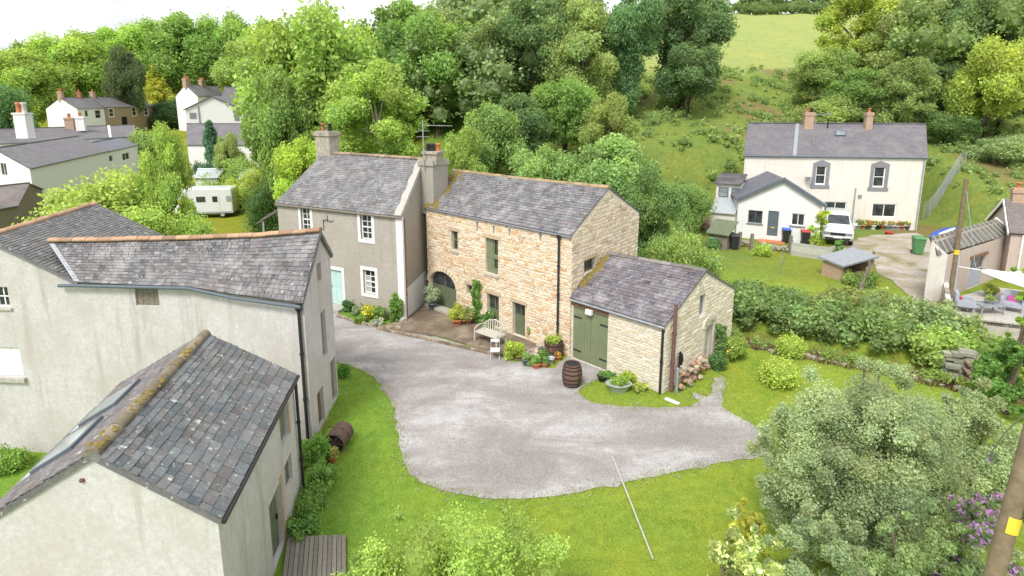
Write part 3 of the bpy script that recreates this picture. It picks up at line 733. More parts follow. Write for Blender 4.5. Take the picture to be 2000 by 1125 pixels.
for k, pm in enumerate(('black_iron', 'black_iron', 'terracotta')):
    q = MB(); pp = c0 + Zv * 3.36 + Vector((*(ax.normalized() * (-.25 + .25 * k)), 0)) + Vector((*(gdir.normalized() * (.2 if k == 2 else -.1)), 0)); q.lathe(pp, [(.15, 0), (.13, .3), (.16, .33), (.15, .4), (.1, .4)], 10); q.build('chimney_pot', pm, ch)
# television mast
mt = MB(); m0 = c0 + Zv * 2.4 + Vector((*(ax.normalized() * -.3), 0)) - Vector((*(gdir.normalized() * .82), 0)); mt.tube([m0, m0 + Zv * 2.6], .03, 6)
mt.bar(m0 + Zv * 2.35, m0 + Zv * 2.35 + Vector((1.5, .4, -.05)), .03); 
for k in range(7): p_ = m0 + Zv * 2.35 + Vector((1.5, .4, -.05)) * (.3 + .1 * k); mt.bar(p_ + Vector((-.06, .25, 0)), p_ + Vector((.06, -.25, 0)), .016)
for k in range(2): mt.bar(m0 + Zv * (1.75 + .3 * k) + Vector((-.35, 0, 0)), m0 + Zv * (1.75 + .3 * k) + Vector((.35, .05, 0)), .02)
mt.build('aerial', 'steel', house)
# scrolled iron bracket on the front
q = MB(); b0 = Wf.uv(632, 432); pA = Wf.pt(b0[0], b0[1], .02)
q.tube([pA - Zv * .5, pA + Zv * .1], .02, 6); q.tube([pA, pA + Wf.U3 * .25 + Zv * .12, pA + Wf.U3 * .5, pA + Wf.U3 * .72 + Zv * .1], .018, 6); q.tube([pA + Wf.U3 * .3 + Zv * .35, pA + Wf.U3 * .3], .02, 6); q.build('iron_bracket', 'rust_iron', house)
# lean-to porch at the far end with its post
A0 = v2(P(505, 438, 2.9)); q = MB(); e1 = P(500, 436, 2.75); e2 = P(541, 412, 3.6); bk = Vector((-.4, 2.4, 0))
q.loft([[e1, e1 + bk, e1 + bk - Zv * .1, e1 - Zv * .1], [e2, e2 + bk, e2 + bk - Zv * .1, e2 - Zv * .1]], smooth=False); q.build('porch_roof', 'far_slate_warm', house)
q = MB(); p_ = e1 + (e2 - e1) * .3; q.box((p_.x, p_.y + .1, (p_.z - .15) / 2), (.06, .06, (p_.z - .15) / 2)); q.build('porch_post', 'zinc', house)

# ================================================================== cream stone barn
SB_PAL = [(.68, .60, .48), (.71, .63, .52), (.66, .56, .43), (.72, .66, .56), (.70, .62, .51), (.68, .60, .49), (.62, .38, .18), (.56, .42, .32), (.70, .60, .48), (.66, .52, .40), (.74, .68, .58), (.54, .45, .37), (.68, .60, .48), (.71, .65, .54), (.66, .50, .30), (.69, .61, .51), (.72, .64, .55), (.60, .34, .16)]
SB_PAL = [tuple((.86 * a + .14 * b) * k for a, b, k in zip(c, (.665, .575, .45), (1.04, 1.0, .92))) for c in SB_PAL]
FL, FR, BR = v2(P(832, 405, 5.46)), v2(P(1117, 461, 5.46)), Vector((6.48, 29.53)); zr = 7.13
RRb = P(1189.6, 368, zr); RLb = P(886, 334, zr); BL = FL + 2 * (v2(RLb) - FL)
barn = thing('stone_barn', 'tall cream and orange rubble-stone barn with arched green door, joined to grey farmhouse', 'barn', base_at(FL, FR, BR, BL))
Wf = Wall(FL, FR); Wr = Wall(FR, BR)
w_small = Wf.op(881, 451, 894, 489); w_tall = Wf.op(948, 466, 973, 535); arch = Wf.op(841, 531, 891, 598, arch=.72); w_hole = Wf.op(911, 556, 923, 575); dr1 = Wf.op(951, 575, 973, 640); dr2 = Wf.op(1001, 592, 1024, 656)
for o in (arch, dr1, dr2): o['z0'] = .08
dr1['u1'] += .05; dr2['u1'] += .05
slits = [Wf.op(930, 433, 934, 452), Wf.op(993, 446, 997, 461), Wf.op(1053.5, 454, 1057.5, 471), Wf.op(962, 441, 966, 457)]
gwin = Wr.op(1141, 505, 1162, 530)
fo = [w_small, w_tall, arch, w_hole, dr1, dr2] + slits
hs_ = shell(barn, FL, FR, BR, BL, 5.46, 5.46, RLb, RRb, 0, 'mortar', {'front': fo, 'right': [gwin]}, 'slate', .1, .01, reveal=.26, th=.045)
Ws, pf, pb, d1, d2 = hs_[:5]; Wf, Wr = Ws['front'], Ws['right']
q = MB()
for o in slits: back_panel(q, Wf, o, .24)
q.build('vent_slit', 'dark_void', barn)
st = rubble(Wf, 5.4, fo, SB_PAL, (.07, .17), (.1, .4)) + rubble(Wr, 7.2, [gwin], [tuple(k * .96 for k in c) for c in SB_PAL if c[0] - c[2] < .34], (.12, .24), (.2, .55))
# lintels and dressed jambs
for o in (w_small, w_tall, dr1, dr2, w_hole, gwin):
    W = Wr if o is gwin else Wf; q = MB(); wbox(q, W, o['u0'] - .14, o['u1'] + .14, o['z1'] + .005, o['z1'] + .19, -.1, .045, 0, (.50, .40, .28)); q.build('lintel', 'stone', barn)
for o in (w_small, w_tall, gwin):
    W = Wr if o is gwin else Wf; q = MB(); wbox(q, W, o['u0'] - .06, o['u1'] + .06, o['z0'] - .12, o['z0'] - .005, -.1, .07, 0, (.50, .45, .37)); q.build('sill', 'stone', barn)
# voussoirs round the arch
um, ru, zc, ra = (arch['u0'] + arch['u1']) / 2, (arch['u1'] - arch['u0']) / 2, arch['z1'] - arch['arch'], arch['arch']
for k in range(15):
    a0 = math.pi * (k + .5) / 15; c_ = random.choice(SB_PAL[:6]); q = MB()
    p_ = Wf.pt(um + (ru + .13) * math.cos(a0), zc + (ra + .13) * math.sin(a0), .0); Xa = (Wf.U3 * math.cos(a0) + Zv * math.sin(a0)).normalized(); Ya = Wf.N3; Za = Xa.cross(Ya)
    q.box(p_, (.13, .055, .09), (Xa, Ya, Za), 0, c_); q.build('voussoir', 'stone', barn)
lay_stones(barn, st, 280)
window(barn, Wf, w_small, 1, 2, 'sage_paint', .07, .04, 'glass', .16, label='narrow sage window')
# tall window: shutter leaf at the left, panes at the right in two tiers
u0, u1, z0, z1 = w_tall['u0'], w_tall['u1'], w_tall['z0'], w_tall['z1']; um_ = u0 + (u1 - u0) * .52
tw = window(barn, Wf, dict(u0=um_, u1=u1, z0=z0, z1=z1), 2, 2, 'sage_paint', .05, .03, 'glass', .14)
q = MB(); wbox(q, Wf, u0 + .02, um_ - .01, z0 + .02, z1 - .02, -.18, -.12); wbox(q, Wf, u0, u1, (z0 + z1) / 2 - .13, (z0 + z1) / 2 + .1, -.135, -.1); wbox(q, Wf, um_ + .01, u1 - .02, z0 + .03, z0 + .3, -.135, -.105); q.build('shutter', 'sage_paint', tw)
plank_door(barn, Wf, arch, 'sage_dark', 6, .16, 'arched_door', .58, arch['arch'])
plank_door(barn, Wf, dr1, 'sage_dark', 4, .18, 'door', .52); plank_door(barn, Wf, dr2, 'sage_dark', 4, .18, 'door', .62)
window(barn, Wf, w_hole, 1, 1, 'sage_dark', .05, .03, 'glass', .18); window(barn, Wr, gwin, 2, 1, 'sage_paint', .06, .05, 'glass', .14)
q = MB(); wbox(q, Wf, arch['u0'], arch['u1'], 0.02, .2, 0.005, .5); q.build('doorstep', 'concrete', barn)
pu = Wf.uv(1093, 560)[0]; drainpipe(barn, Wf.pt(pu, 5.36, .1), Wf.pt(pu, .1, .1), .05, 'black_iron', hopper=True)
gutter(barn, [pf.at(0, 0) - Zv * .06, pf.at(pf.L, 0) - Zv * .06], .045, 'lintel_grey')
slates(d1, pf, (.21, .15), (.2, .36), (.155, .15, .155), 'slate', .28); slates(d2, pb, (.21, .15), (.2, .36), (.15, .145, .15), 'slate')
ridge_tiles(d1, [pf.at(0, 1) + Zv * .02, pf.at(pf.L * .5, 1) - Zv * .03, pf.at(pf.L, 1) + Zv * .02], (.30, .22, .12), .46, .17, .11)
# moss and ochre lichen along the abutment with the farmhouse
q = MB()
for k in range(190):
    l = abs(random.gauss(0, .45)); tt = random.random(); X, Y, Z = pf.frame(l, tt); p_ = pf.at(l, tt) + Z * .03; r_ = random.uniform(.05, .16)
    q.mesh([p_ + X * (r_ * math.cos(a)) + Y * (r_ * math.sin(a)) for a in np.arange(0, 6.2, 1.05)] + [p_ + Z * r_ * .5], [(i, (i + 1) % 6, 6) for i in range(6)], smooth=True)
q.build('moss_patches', 'moss', d1, kind='stuff')

# ================================================================== garage
FL, FR, BR = Vector((2.57, 24.18)), Vector((5.78, 20.89)), Vector((9.95, 25.25)); RRg = P(1380, 531, 4.25); RLg = P(1190, 497, 4.18); BL = FL + (BR - FR)
GP = [(.67, .60, .48), (.70, .64, .53), (.64, .56, .43), (.72, .67, .57), (.62, .54, .42), (.68, .63, .54), (.66, .56, .40), (.60, .54, .45)]
garage = thing('stone_garage', 'low cream stone garage with big sage green double doors under a slate roof', 'garage', base_at(FL, FR, BR, BL))
Wf = Wall(FL, FR); Wr = Wall(FR, BR)
gd = Wf.op(1117, 601, 1187, 728); gd['u0'] = .1; gd['z0'] = .04; gd['z1'] = 2.42; gd['u1'] = Wf.uv(1187, 660)[0]
lint = dict(gd)
gw = Wr.op(1366, 575, 1382, 614); gdoor = Wr.op(1374, 650, 1392, 708); gdoor['z0'] = .05
gw['u1'] = gw['u0'] + .55; gdoor['u1'] = gdoor['u0'] + .75; gdoor['z1'] = 1.75
hs_ = shell(garage, FL, FR, BR, BL, 2.78, 2.78, RLg, RRg, 0, 'mortar_grey', {'front': [gd], 'right': [gw, gdoor]}, 'slate', .14, .02, reveal=.22, th=.045)
Ws, pf, pb, d1, d2 = hs_[:5]; Wf, Wr = Ws['front'], Ws['right']
st = rubble(Wf, 2.7, [dict(gd, z1=2.8)], GP, (.07, .14), (.16, .42), .03) + rubble(Wr, 4.3, [gw, gdoor], GP, (.1, .2), (.18, .5))
lay_stones(garage, st, 280)
q = MB(); wbox(q, Wf, gd['u0'] - .1, gd['u1'] + .02, 2.44, 2.74, -.12, .03); q.build('door_lintel', 'brown_wood', garage)
um = (gd['u0'] + gd['u1']) / 2
plank_door(garage, Wf, dict(gd, u1=um + .01), 'sage_paint', 6, .05, 'garage_door', None, None, False, .006, 'L')
plank_door(garage, Wf, dict(gd, u0=um - .01), 'sage_paint', 6, .05, 'garage_door', None, None, False, .006, 'R')
q = MB(); wbox(q, Wf, um - .16, um + .16, 2.3, 2.5, .03, .16); q.build('flood_lamp', 'white_paint', garage)
window(garage, Wr, gw, 1, 2, 'lead', .05, .03, 'glass_sky', .12)
q = MB(); back_panel(q, Wr, gdoor, .2); q.build('doorway', 'pale_wood', garage)
q = MB(); umd = (gdoor['u0'] + gdoor['u1']) / 2
for k in range(9):
    a0 = math.pi * (k + .5) / 9; p_ = Wr.pt(umd + .5 * math.cos(a0), gdoor['z1'] + .02 + .36 * math.sin(a0), .03); Xa = Wr.U3 * math.cos(a0) + Zv * math.sin(a0); q.box(p_, (.12, .05, .1), (Xa, Wr.N3, Xa.cross(Wr.N3)), 0, (.58, .54, .46))
q.build('door_arch', 'stone', garage)
for s_ in (0, 1):
    q = MB(); ue = gdoor['u1'] if s_ else gdoor['u0'] - .16; wbox(q, Wr, ue, ue + .16, .03, gdoor['z1'], -.1, .05, 0, (.56, .52, .45)); q.build('door_jamb', 'stone', garage)
drainpipe(garage, Wf.pt(Wf.L - .07, 2.62, .09), Wf.pt(Wf.L - .07, .02, .09), .05, 'black_iron')
gutter(garage, [pf.at(0, 0) - Zv * .07, pf.at(pf.L, 0) - Zv * .07], .05, 'lead')
drainpipe(garage, Wr.pt(.42, 3.55, .14), Wr.pt(.4, .05, .14), .075, 'rust_pipe', 'soil_pipe')
slates(d1, pf, (.2, .15), (.2, .36), (.15, .135, .15), 'slate', .3); slates(d2, pb, (.2, .15), (.2, .36), (.15, .135, .15), 'slate')
ridge_tiles(d1, [pf.at(0, 1) + Zv * .02, pf.at(pf.L, 1) + Zv * .02], (.20, .185, .18), .5, .16, .1)
q = MB()
for k in range(100):
    l = abs(random.gauss(0, .12)); tt = random.uniform(.25, 1); X, Y, Z = pf.frame(l, tt); p_ = pf.at(l, tt) + Z * .03; r_ = random.uniform(.05, .13)
    q.mesh([p_ + X * (r_ * math.cos(a)) + Y * (r_ * math.sin(a)) for a in np.arange(0, 6.2, 1.05)] + [p_ + Z * r_ * .6], [(i, (i + 1) % 6, 6) for i in range(6)], smooth=True)
q.build('moss_patches', 'moss', d1, kind='stuff')

# ================================================================== old mill (long rendered building, two roofs)
FRm = v2(P(612, 865)); K = v2(P(372, 560, 4.83)); X0 = Vector((-24, 20.3)); BRm = v2(P(661, 772)); RRm = P(623, 453, 6.7)
mill = thing('old_mill', 'long weathered pale rendered mill with sagging slate roof and orange ridge tiles', 'mill', (-12, 20.5, 0))
W1 = Wall(K, FRm); W2 = Wall(X0, K); W3 = Wall(FRm, BRm)
W1.top(0, 4.83, W1.L, 4.83)
uV, zV = W2.uv(157, 552); uA, zA = W2.uv(-28, 465)
W2.top(0, zA - (uA) * (zA - zV) / (uV - uA), uA, zA) if uA > .1 else None
W2c = [(uA, zA), (uV, zV)]
kk = (zV - zA) / (uV - uA)
sh = W2.op(264, 563, 310, 597); sh['z1'] = min(sh['z1'], 4.72)
lw1 = W2.op(-10, 560, 17, 600); lw2 = W2.op(-15, 678, 42, 735)
def mill_wall(W, ops, polys):
    mb = MB(); us = sorted({0, W.L, *[o[k] for o in ops for k in ('u0', 'u1')], *polys[1]}); zs = sorted({-2.4, 9, *[o[k] for o in ops for k in ('z0', 'z1')]})
    for i in range(len(us) - 1):
        for j in range(len(zs) - 1):
            a, b_ = (us[i] + us[i + 1]) / 2, (zs[j] + zs[j + 1]) / 2
            if any(o['u0'] < a < o['u1'] and o['z0'] < b_ < o['z1'] for o in ops): continue
            zt0, zt1 = polys[0](us[i] + 1e-6), polys[0](us[i + 1] - 1e-6)
            k_ = (zt1 - zt0) / (us[i + 1] - us[i]); q = clip_poly([(us[i], zs[j]), (us[i + 1], zs[j]), (us[i + 1], zs[j + 1]), (us[i], zs[j + 1])], [(-k_, 1, zt0 - k_ * us[i])])
            if q: mb.face([W.pt(*p) for p in q])
    for o in ops:
        c4 = [(o['u0'], o['z0']), (o['u1'], o['z0']), (o['u1'], o['z1']), (o['u0'], o['z1'])]
        for k in range(4): a, b_ = c4[k], c4[(k + 1) % 4]; mb.face([W.pt(*a), W.pt(*b_), W.pt(*b_, -.2), W.pt(*a, -.2)])
    return mb.build('wall', 'mill_render', mill)
top2 = lambda u: (zA - (uA - u) * -kk if u < uA else (zA + kk * (u - uA) if u < uV else zV + (4.83 - zV) * (u - uV) / (W2.L - uV)))
mill_wall(W2, [lw1, lw2, sh], (top2, [uA, uV] if uA > 0 else [uV]))
mill_wall(W1, [], (lambda u: 4.83, []))
ua = (v2(RRm) - W3.A).dot(W3.U)
zbk = 5.6
g1 = W3.op(619.5, 512, 629, 549); g2 = W3.op(628, 602, 641, 697); g3 = W3.op(621, 757, 634, 838); g4 = W3.op(651, 692, 660, 772)
g1['u1'] = g1['u0'] + .45; g2['u1'] = g2['u0'] + .55; g3['z0'] = .05; g3['u1'] = min(g3['u0'] + .7, g4['u0'] - .5); g4['z0'] = .05; g4['u1'] = W3.L - .12; g4['u0'] = W3.L - .8
mill_wall(W3, [g1, g2, g3, g4], (lambda u: 4.83 + (RRm.z - 4.83) * u / ua if u < ua else RRm.z + (zbk - RRm.z) * (u - ua) / (W3.L - ua), [ua]))
for o, mt_ in ((g1, 'old_wood'), (g2, 'old_wood'), (g3, 'brown_wood'), (g4, 'old_wood')): plank_door(mill, W3, o, mt_, 3, .12, 'door' if o in (g3, g4) else 'shutter', None, None, False)
plank_door(mill, W2, sh, 'old_wood', 4, .08, 'shutter', None, None, False)
window(mill, W2, lw1, 2, 2, 'white_paint', .05, .04, 'glass', .1, 'pale_wood')
plank_door(mill, W2, lw2, 'white_paint', 3, .08, 'shutter', None, None, False); q = MB(); wbox(q, W2, lw2['u0'] - .1, lw2['u1'] + .1, lw2['z0'] - .18, lw2['z0'] - .01, -.05, .12); q.build('sill', 'concrete', mill)
rL = P(96, 470, 6.12); rM = P(372, 464.5, 6.3)
eV = W2.pt(uV, zV, .14) + Zv * .05; eK = Vector((K.x, K.y - .14, 4.9)); eR = W1.pt(W1.L, 4.83, .14) + W1.U3 * .08 + Zv * .05; rR = Vector((RRm.x, RRm.y, RRm.z + .06)) + W1.U3 * .08
pm = Patch([eV, W2.pt((uV + W2.L) / 2, 4.84, .14) + Zv * .05, eK, W1.pt(W1.L * .45, 4.80, .14) + Zv * .05, eR], [rL, rL.lerp(rM, .5), rM, rM.lerp(rR, .5) - Zv * .05, rR])
r1 = deck(mill, pm, 'slate'); bke = [Vector((rL.x, rL.y + 1.7, 4.7)), Vector((rM.x, rM.y + 1.8, 4.8)), Vector((BRm.x + .08, BRm.y + .15, zbk - .1))]
pmb = Patch([bke[2], bke[1], bke[0]], [rR, rM, rL]); r2 = deck(mill, pmb, 'slate')
slates(r1, pm, (.16, .12), (.16, .3), (.15, .142, .146), 'slate', .35); slates(r2, pmb, (.2, .15), (.2, .36), (.16, .15, .16), 'slate')
ridge_tiles(r1, [rL + Zv * .05, rM + Zv * .05, rM.lerp(rR, .5) - Zv * .0, rR + Zv * .05], (.36, .225, .145), .5, .15, .1)
# left block: ridge runs away from the camera
aA = W2.pt(uA, zA, .1) + Zv * .05; rB = P(186, 397, zA + .05); dv = rB - aA
zVe = zV
pl = Patch([W2.pt(uV, zVe, .1) + Zv * .04 - dv * 0, W2.pt(uV, zVe, .1) + Zv * .04 + dv], [aA, rB])
r3 = deck(mill, pl, 'slate_old'); slates(r3, pl, (.16, .12), (.16, .3), (.14, .14, .14), 'slate_old', .25)
lf = aA * 2 - W2.pt(uV, zVe, .1); lf.z = zVe; pl2 = Patch([lf + dv, lf], [rB, aA]); r4 = deck(mill, pl2, 'slate_old')
ridge_tiles(r3, [aA + Zv * .04, rB + Zv * .04], (.40, .25, .16), .5, .15, .1)
# back gable of the left block and the mill's rear wall, seen from other sides
q = MB(); bA = W2.pt(uV, 0) + Vector((dv.x, dv.y, 0)); bL = lf + dv
q.face([(bA.x, bA.y, 0), (bA.x, bA.y, zV), rB, (bL.x, bL.y, zV), (bL.x, bL.y, 0)]); q.face([(bA.x, bA.y, 0), (bA.x, bA.y, zV), W2.pt(uV, zV, -.05), W2.pt(uV, 0, -.05)]); q.build('wall', 'mill_render', mill)
q = MB(); q.face([(BRm.x, BRm.y, 0), (BRm.x, BRm.y, zbk - .15), (bke[1].x, bke[1].y - .1, 4.75), (bke[1].x, bke[1].y - .1, 0)]); q.face([(bke[1].x, bke[1].y - .1, 0), (bke[1].x, bke[1].y - .1, 4.75), (bke[0].x, bke[0].y - .1, 4.65), (bke[0].x, bke[0].y - .1, 0)]); q.build('wall', 'mill_render', mill)
gp = [W2.pt(W2.uv(122, 553)[0], 4.80, .17), W2.pt(uV, 4.82, .17), Vector((K.x, K.y - .2, 4.84)), W1.pt(W1.L * .45, 4.74, .2), W1.pt(W1.L + .05, 4.76, .2)]
gutter(mill, gp, .06, 'slate_blue'); drainpipe(mill, W1.pt(W1.L - .12, 4.7, .1), W1.pt(W1.L - .12, .02, .1), .055, 'black_iron', hopper=True)
q = MB(); 
for k in range(11):   # valley flashing
    t0, t1 = k / 11, (k + 1) / 11; a, b_ = eV.lerp(rL, t0) + Zv * .05, eV.lerp(rL, t1) + Zv * .05; q.face([a - W2.U3 * .1, a + W2.U3 * .1, b_ + W2.U3 * .1, b_ - W2.U3 * .1])
q.build('valley_flashing', 'lead', mill)

# ================================================================== foreground barn with lichened slates
A0, B0 = v2(P(425, 1012, 3.62)), v2(P(590, 965)); RBs = P(400, 656, 4.9); RFs = P(181, 889, 4.9)
FL, FR = A0, B0; BR = FR + 2 * (v2(RBs) - FR); BL = FL + 2 * (v2(RFs) - FL)
small = thing('rendered_barn', 'low pale rendered barn in front with big lichen-spotted slates and mossy ridge', 'barn', base_at(FL, FR, BR, BL))
Wf = Wall(FL, FR)
b1 = Wf.op(546, 776, 562, 868); b2 = Wf.op(557, 892, 571, 955); b3 = Wf.op(528, 955, 552, 1085); b3['z0'] = .05
for o, w_ in ((b1, .75), (b2, .7), (b3, .95)):
    um = (o['u0'] + o['u1']) / 2; o['u0'], o['u1'] = um - w_ / 2, um + w_ / 2
if b3['u1'] > b2['u0'] - .25: dlt = b3['u1'] - b2['u0'] + .25; b3['u0'] -= dlt; b3['u1'] -= dlt
b1['z1'] = min(b1['z1'], 3.42); 
hs_ = shell(small, FL, FR, BR, BL, 3.62, 3.62, RFs, RBs, 0, 'barn_render', {'front': [b1, b2, b3]}, 'slate_old', .1, .06, reveal=.2)
Ws, pf, pb, d1, d2 = hs_[:5]; Wf = Ws['front']; Wl = Ws['left']
plank_door(small, Wf, b1, 'sage_dark', 3, .1, 'shutter', None, None, False); window(small, Wf, b2, 1, 2, 'old_wood', .06, .04, 'glass_sky', .1); plank_door(small, Wf, b3, 'sage_dark', 5, .12, 'door')
for o in (b1, b3):
    q = MB(); wbox(q, Wf, o['u1'] + .005, o['u1'] + .16, max(.02, o['z0'] - .05), o['z1'] + .1, -.1, .015, 0, (.44, .30, .21)); q.build('brick_jamb', 'stone', small)
slates(d1, pf, (.25, .12), (.26, .46), (.135, .14, .142), 'slate_old', .27, 290, th=.03, gap=.009)
slates(d2, pb, (.2, .13), (.2, .36), (.15, .135, .135), 'slate_old', .2)
ridge_tiles(d1, [pf.at(0, 1) + Zv * .04, pf.at(pf.L, 1) + Zv * .04], (.23, .19, .14), .42, .15, .11)
q = MB(); ra, rb = pf.at(0, 1), pf.at(pf.L, 1)
for k in range(170):
    l = random.random(); 
    if .5 + .5 * math.sin(l * 17 + 1.2) < random.random() * .9: continue
    p_ = ra.lerp(rb, l) + Vector((random.gauss(.02, .06), random.gauss(0, .03), .08)); r_ = random.uniform(.03, .075)
    q.mesh([p_ + Vector((r_ * math.cos(a), r_ * math.sin(a), -.02)) for a in np.arange(0, 6.2, 1.05)] + [p_ + Zv * r_ * .55], [(i, (i + 1) % 6, 6) for i in range(6)], smooth=True)
q.build('ridge_moss', 'moss', d1, kind='stuff')
gutter(small, [pf.at(0, 0) - Zv * .04 + Wf.N3 * .04, pf.at(pf.L, 0) - Zv * .04 + Wf.N3 * .04], .05, 'black_iron')
drainpipe(small, Wf.pt(Wf.L - .1, 3.45, .08), Wf.pt(Wf.L - .1, .02, .08), .045, 'black_iron')
# two rooflights let into the far slope
for (l0, l1) in ((.20, .42), (.52, .74)):
    q = MB(); a0, a1 = pb.L * (1 - l1), pb.L * (1 - l0); X, Y, Z = pb.frame((a0 + a1) / 2, .5); c_ = (pb.at(a0, .34) + pb.at(a1, .34)) / 2 + Z * .05
    q.box(c_, ((a1 - a0) / 2, .5, .04), (X, Y, Z)); rl = q.build('rooflight', 'slate_blue', small)
    q = MB(); q.box(c_ + Z * .035, ((a1 - a0) / 2 - .06, .42, .012), (X, Y, Z)); q.build('pane', 'glass_sky', rl)
    q = MB(); q.box(c_ - Y * .62 - Z * .02, ((a1 - a0) / 2 + .05, .12, .015), (X, Y, Z)); q.build('apron_flashing', 'zinc', rl)
q = MB(); hu, hz = Wl.uv(161, 937); q.lathe(Wl.pt(hu, hz, .01), [(.04, -.03), (.05, 0), (.035, .03)], 8); q.build('vent_hole', 'rust_pipe', small)
# ------------------------------------------------------------------ far houses
def far_house(name, label, cat, FL, FR, depth, z0, ez, rz, wall, roof, wins=(), doors=(), gwins=(), chims=(), mats=None, side='right', ridge=None, group=None, surround=None, over=.15):
    """FL->FR is the wall seen from the camera; ridge runs along it"""
    FL, FR = v2(FL), v2(FR); U = (FR - FL).normalized(); Bk = Vector((-U.y, U.x))
    BR, BL = FR + Bk * depth, FL + Bk * depth
    RL, RR = Vector((*((FL + BL) / 2), rz)), Vector((*((FR + BR) / 2), rz))
    if ridge: RL, RR = ridge; BR = FR + 2 * (v2(RR) - FR); BL = FL + 2 * (v2(RL) - FL)
    root = thing(name, label, cat, Vector((*((FL + FR + BR + BL) / 4), z0)), group)
    Wf = Wall(FL, FR, z0); Wg = Wall(FR, BR, z0) if side == 'right' else Wall(BL, FL, z0)
    fo = [Wf.op(*w[:4]) for w in wins]; do = [Wf.op(*w[:4]) for w in doors]; go = [Wg.op(*w[:4]) for w in gwins]
    for o in fo + do: o['z1'] = min(o['z1'], ez - .12)
    Ws, pf, pb, d1, d2, ops, _ = shell(root, FL, FR, BR, BL, ez, ez, RL, RR, z0, wall, {'front': fo + do, side: go}, roof, over, .1, mats=mats, reveal=.12)
    for o, w in zip(fo, wins):
        c_, r_ = (w[4], w[5]) if len(w) > 5 else (2, 1); window(root, Ws['front'], o, c_, r_, 'white_paint', .07, .05, 'glass', .06, None, surround, .12)
    for o, w in zip(do, doors): plank_door(root, Ws['front'], o, w[4] if len(w) > 4 else 'slate_blue', 3, .06)
    for o, w in zip(go, gwins): window(root, Ws[side], o, 2, 1, 'white_paint', .07, .05, 'glass', .06)
    mb = MB(); mb.tube([RL - Vector((*U, 0)) * .1 + Zv * .07, RR + Vector((*U, 0)) * .1 + Zv * .07], .09, 6); mb.build('ridge', roof, root)
    gutter(root, [pf.at(0, 0) - Zv * .06, pf.at(pf.L, 0) - Zv * .06], .06, 'slate_blue')
    for ch in chims:
        f, w, h, np_, mt = ch[:5]; c_ = RL.lerp(RR, f) - Zv * .6; chimney(root, c_, w, .7, h + .6, U, mt, np_, ch[5] if len(ch) > 5 else 'terracotta', .06, .16, .55)
    return root, Ws, pf, pb
# white two-storey house on the right, z = 1
FL, FR = P(1455, 302.6, 6.82), P(1808.4, 307.5, 6.82); FL2, FR2 = v2(FL), Vector((32.2, 45.8))
RRw, RLw = D(1806, 242, 49.3), D(1463.6, 243.5, 51.3); RRw.z = RLw.z = (RRw.z + RLw.z) / 2
white_house, WH, pfw, pbw = far_house('white_house', 'tall cream-white house with slate roof and two brick chimneys below the bank', 'house', FL2, FR2, 6.5, .9, 6.82, 9.15, 'white_render', 'far_slate',
    wins=[(1593, 324, 1613, 360, 1, 2), (1706, 326, 1728, 365, 1, 2), (1703, 398, 1750, 424, 2, 1), (1609, 394, 1653, 419, 2, 1)], ridge=(RLw, RRw))
Wf = WH['front']
for bx in ((1593, 324, 1613, 360), (1706, 326, 1728, 365)):      # grey painted surrounds with a pointed head
    o = Wf.op(*bx); q = MB(); e = .03; s_ = .26
    wbox(q, Wf, o['u0'] - s_, o['u0'], o['z0'] - .2, o['z1'] + .12, -.02, e); wbox(q, Wf, o['u1'], o['u1'] + s_, o['z0'] - .2, o['z1'] + .12, -.02, e); wbox(q, Wf, o['u0'] - s_ - .08, o['u1'] + s_ + .08, o['z0'] - .32, o['z0'] - .05, -.02, .06)
    um = (o['u0'] + o['u1']) / 2; zz = o['z1'] - .02
    pts = [(o['u0'] - s_, zz), (o['u1'] + s_, zz), (o['u1'] + s_, zz + .24), (um, zz + .5), (o['u0'] - s_, zz + .24)]
    q.loft([[Wf.pt(a, b_, e + .005) for a, b_ in pts], [Wf.pt(a, b_, -.02) for a, b_ in pts]], smooth=False); q.build('window_surround', 'lintel_grey', white_house)
for px0, w_, pots in ((1581, .72, 2), (1689, .5, 1)):
    f = (D(px0, 262, 49.8).x - RLw.x) / (RRw.x - RLw.x); c_ = RLw.lerp(RRw, f) - Zv * .8; c_.y -= .45
    chimney(white_house, c_, w_, .55, 1.65, v2(RRw) - v2(RLw), 'brick_pale', pots, ['terracotta', 'black_iron'], .05, .13, .38)
q = MB(); a = D(1593, 232, 47); q.tube([a - Zv * 2, a + Zv * .4], .025, 6); q.bar(a + Zv * .3, a + Zv * .3 + Vector((1.3, .2, .1)), .03); [q.bar(a + Zv * .3 + Vector((.2 + .16 * k, -.3, 0)), a + Zv * .3 + Vector((.2 + .16 * k, .35, .1)), .02) for k in range(7)]; q.build('aerial', 'steel', white_house)
X, Y, Z = pfw.frame(pfw.L / 2, .5)
f = (D(1639, 266, 49).x - pfw.at(0, .6).x) / (pfw.at(pfw.L, .6).x - pfw.at(0, .6).x); c_ = pfw.at(pfw.L * f, .68) + Z * .05; q = MB(); q.box(c_, (.42, .38, .05), (X, Y, Z)); rl = q.build('rooflight', 'slate_blue', white_house); q = MB(); q.box(c_ + Z * .045, (.34, .3, .012), (X, Y, Z)); q.build('pane', 'glass_sky', rl)
q = MB(); c_ = pfw.at(pfw.L * (f - .075), .85); q.tube([c_, c_ + Zv * .8], .06, 8); q.build('vent_pipe', 'black_iron', white_house)
q = MB(); wl = pfw.L * .285
for k in range(8): t0, t1 = k / 8, (k + 1) / 8; q.face([pfw.at(wl - .14, t0) + Z * .03, pfw.at(wl + .14, t0) + Z * .03, pfw.at(wl + .14, t1) + Z * .03, pfw.at(wl - .14, t1) + Z * .03])
q.build('roof_joint', 'lead', white_house)
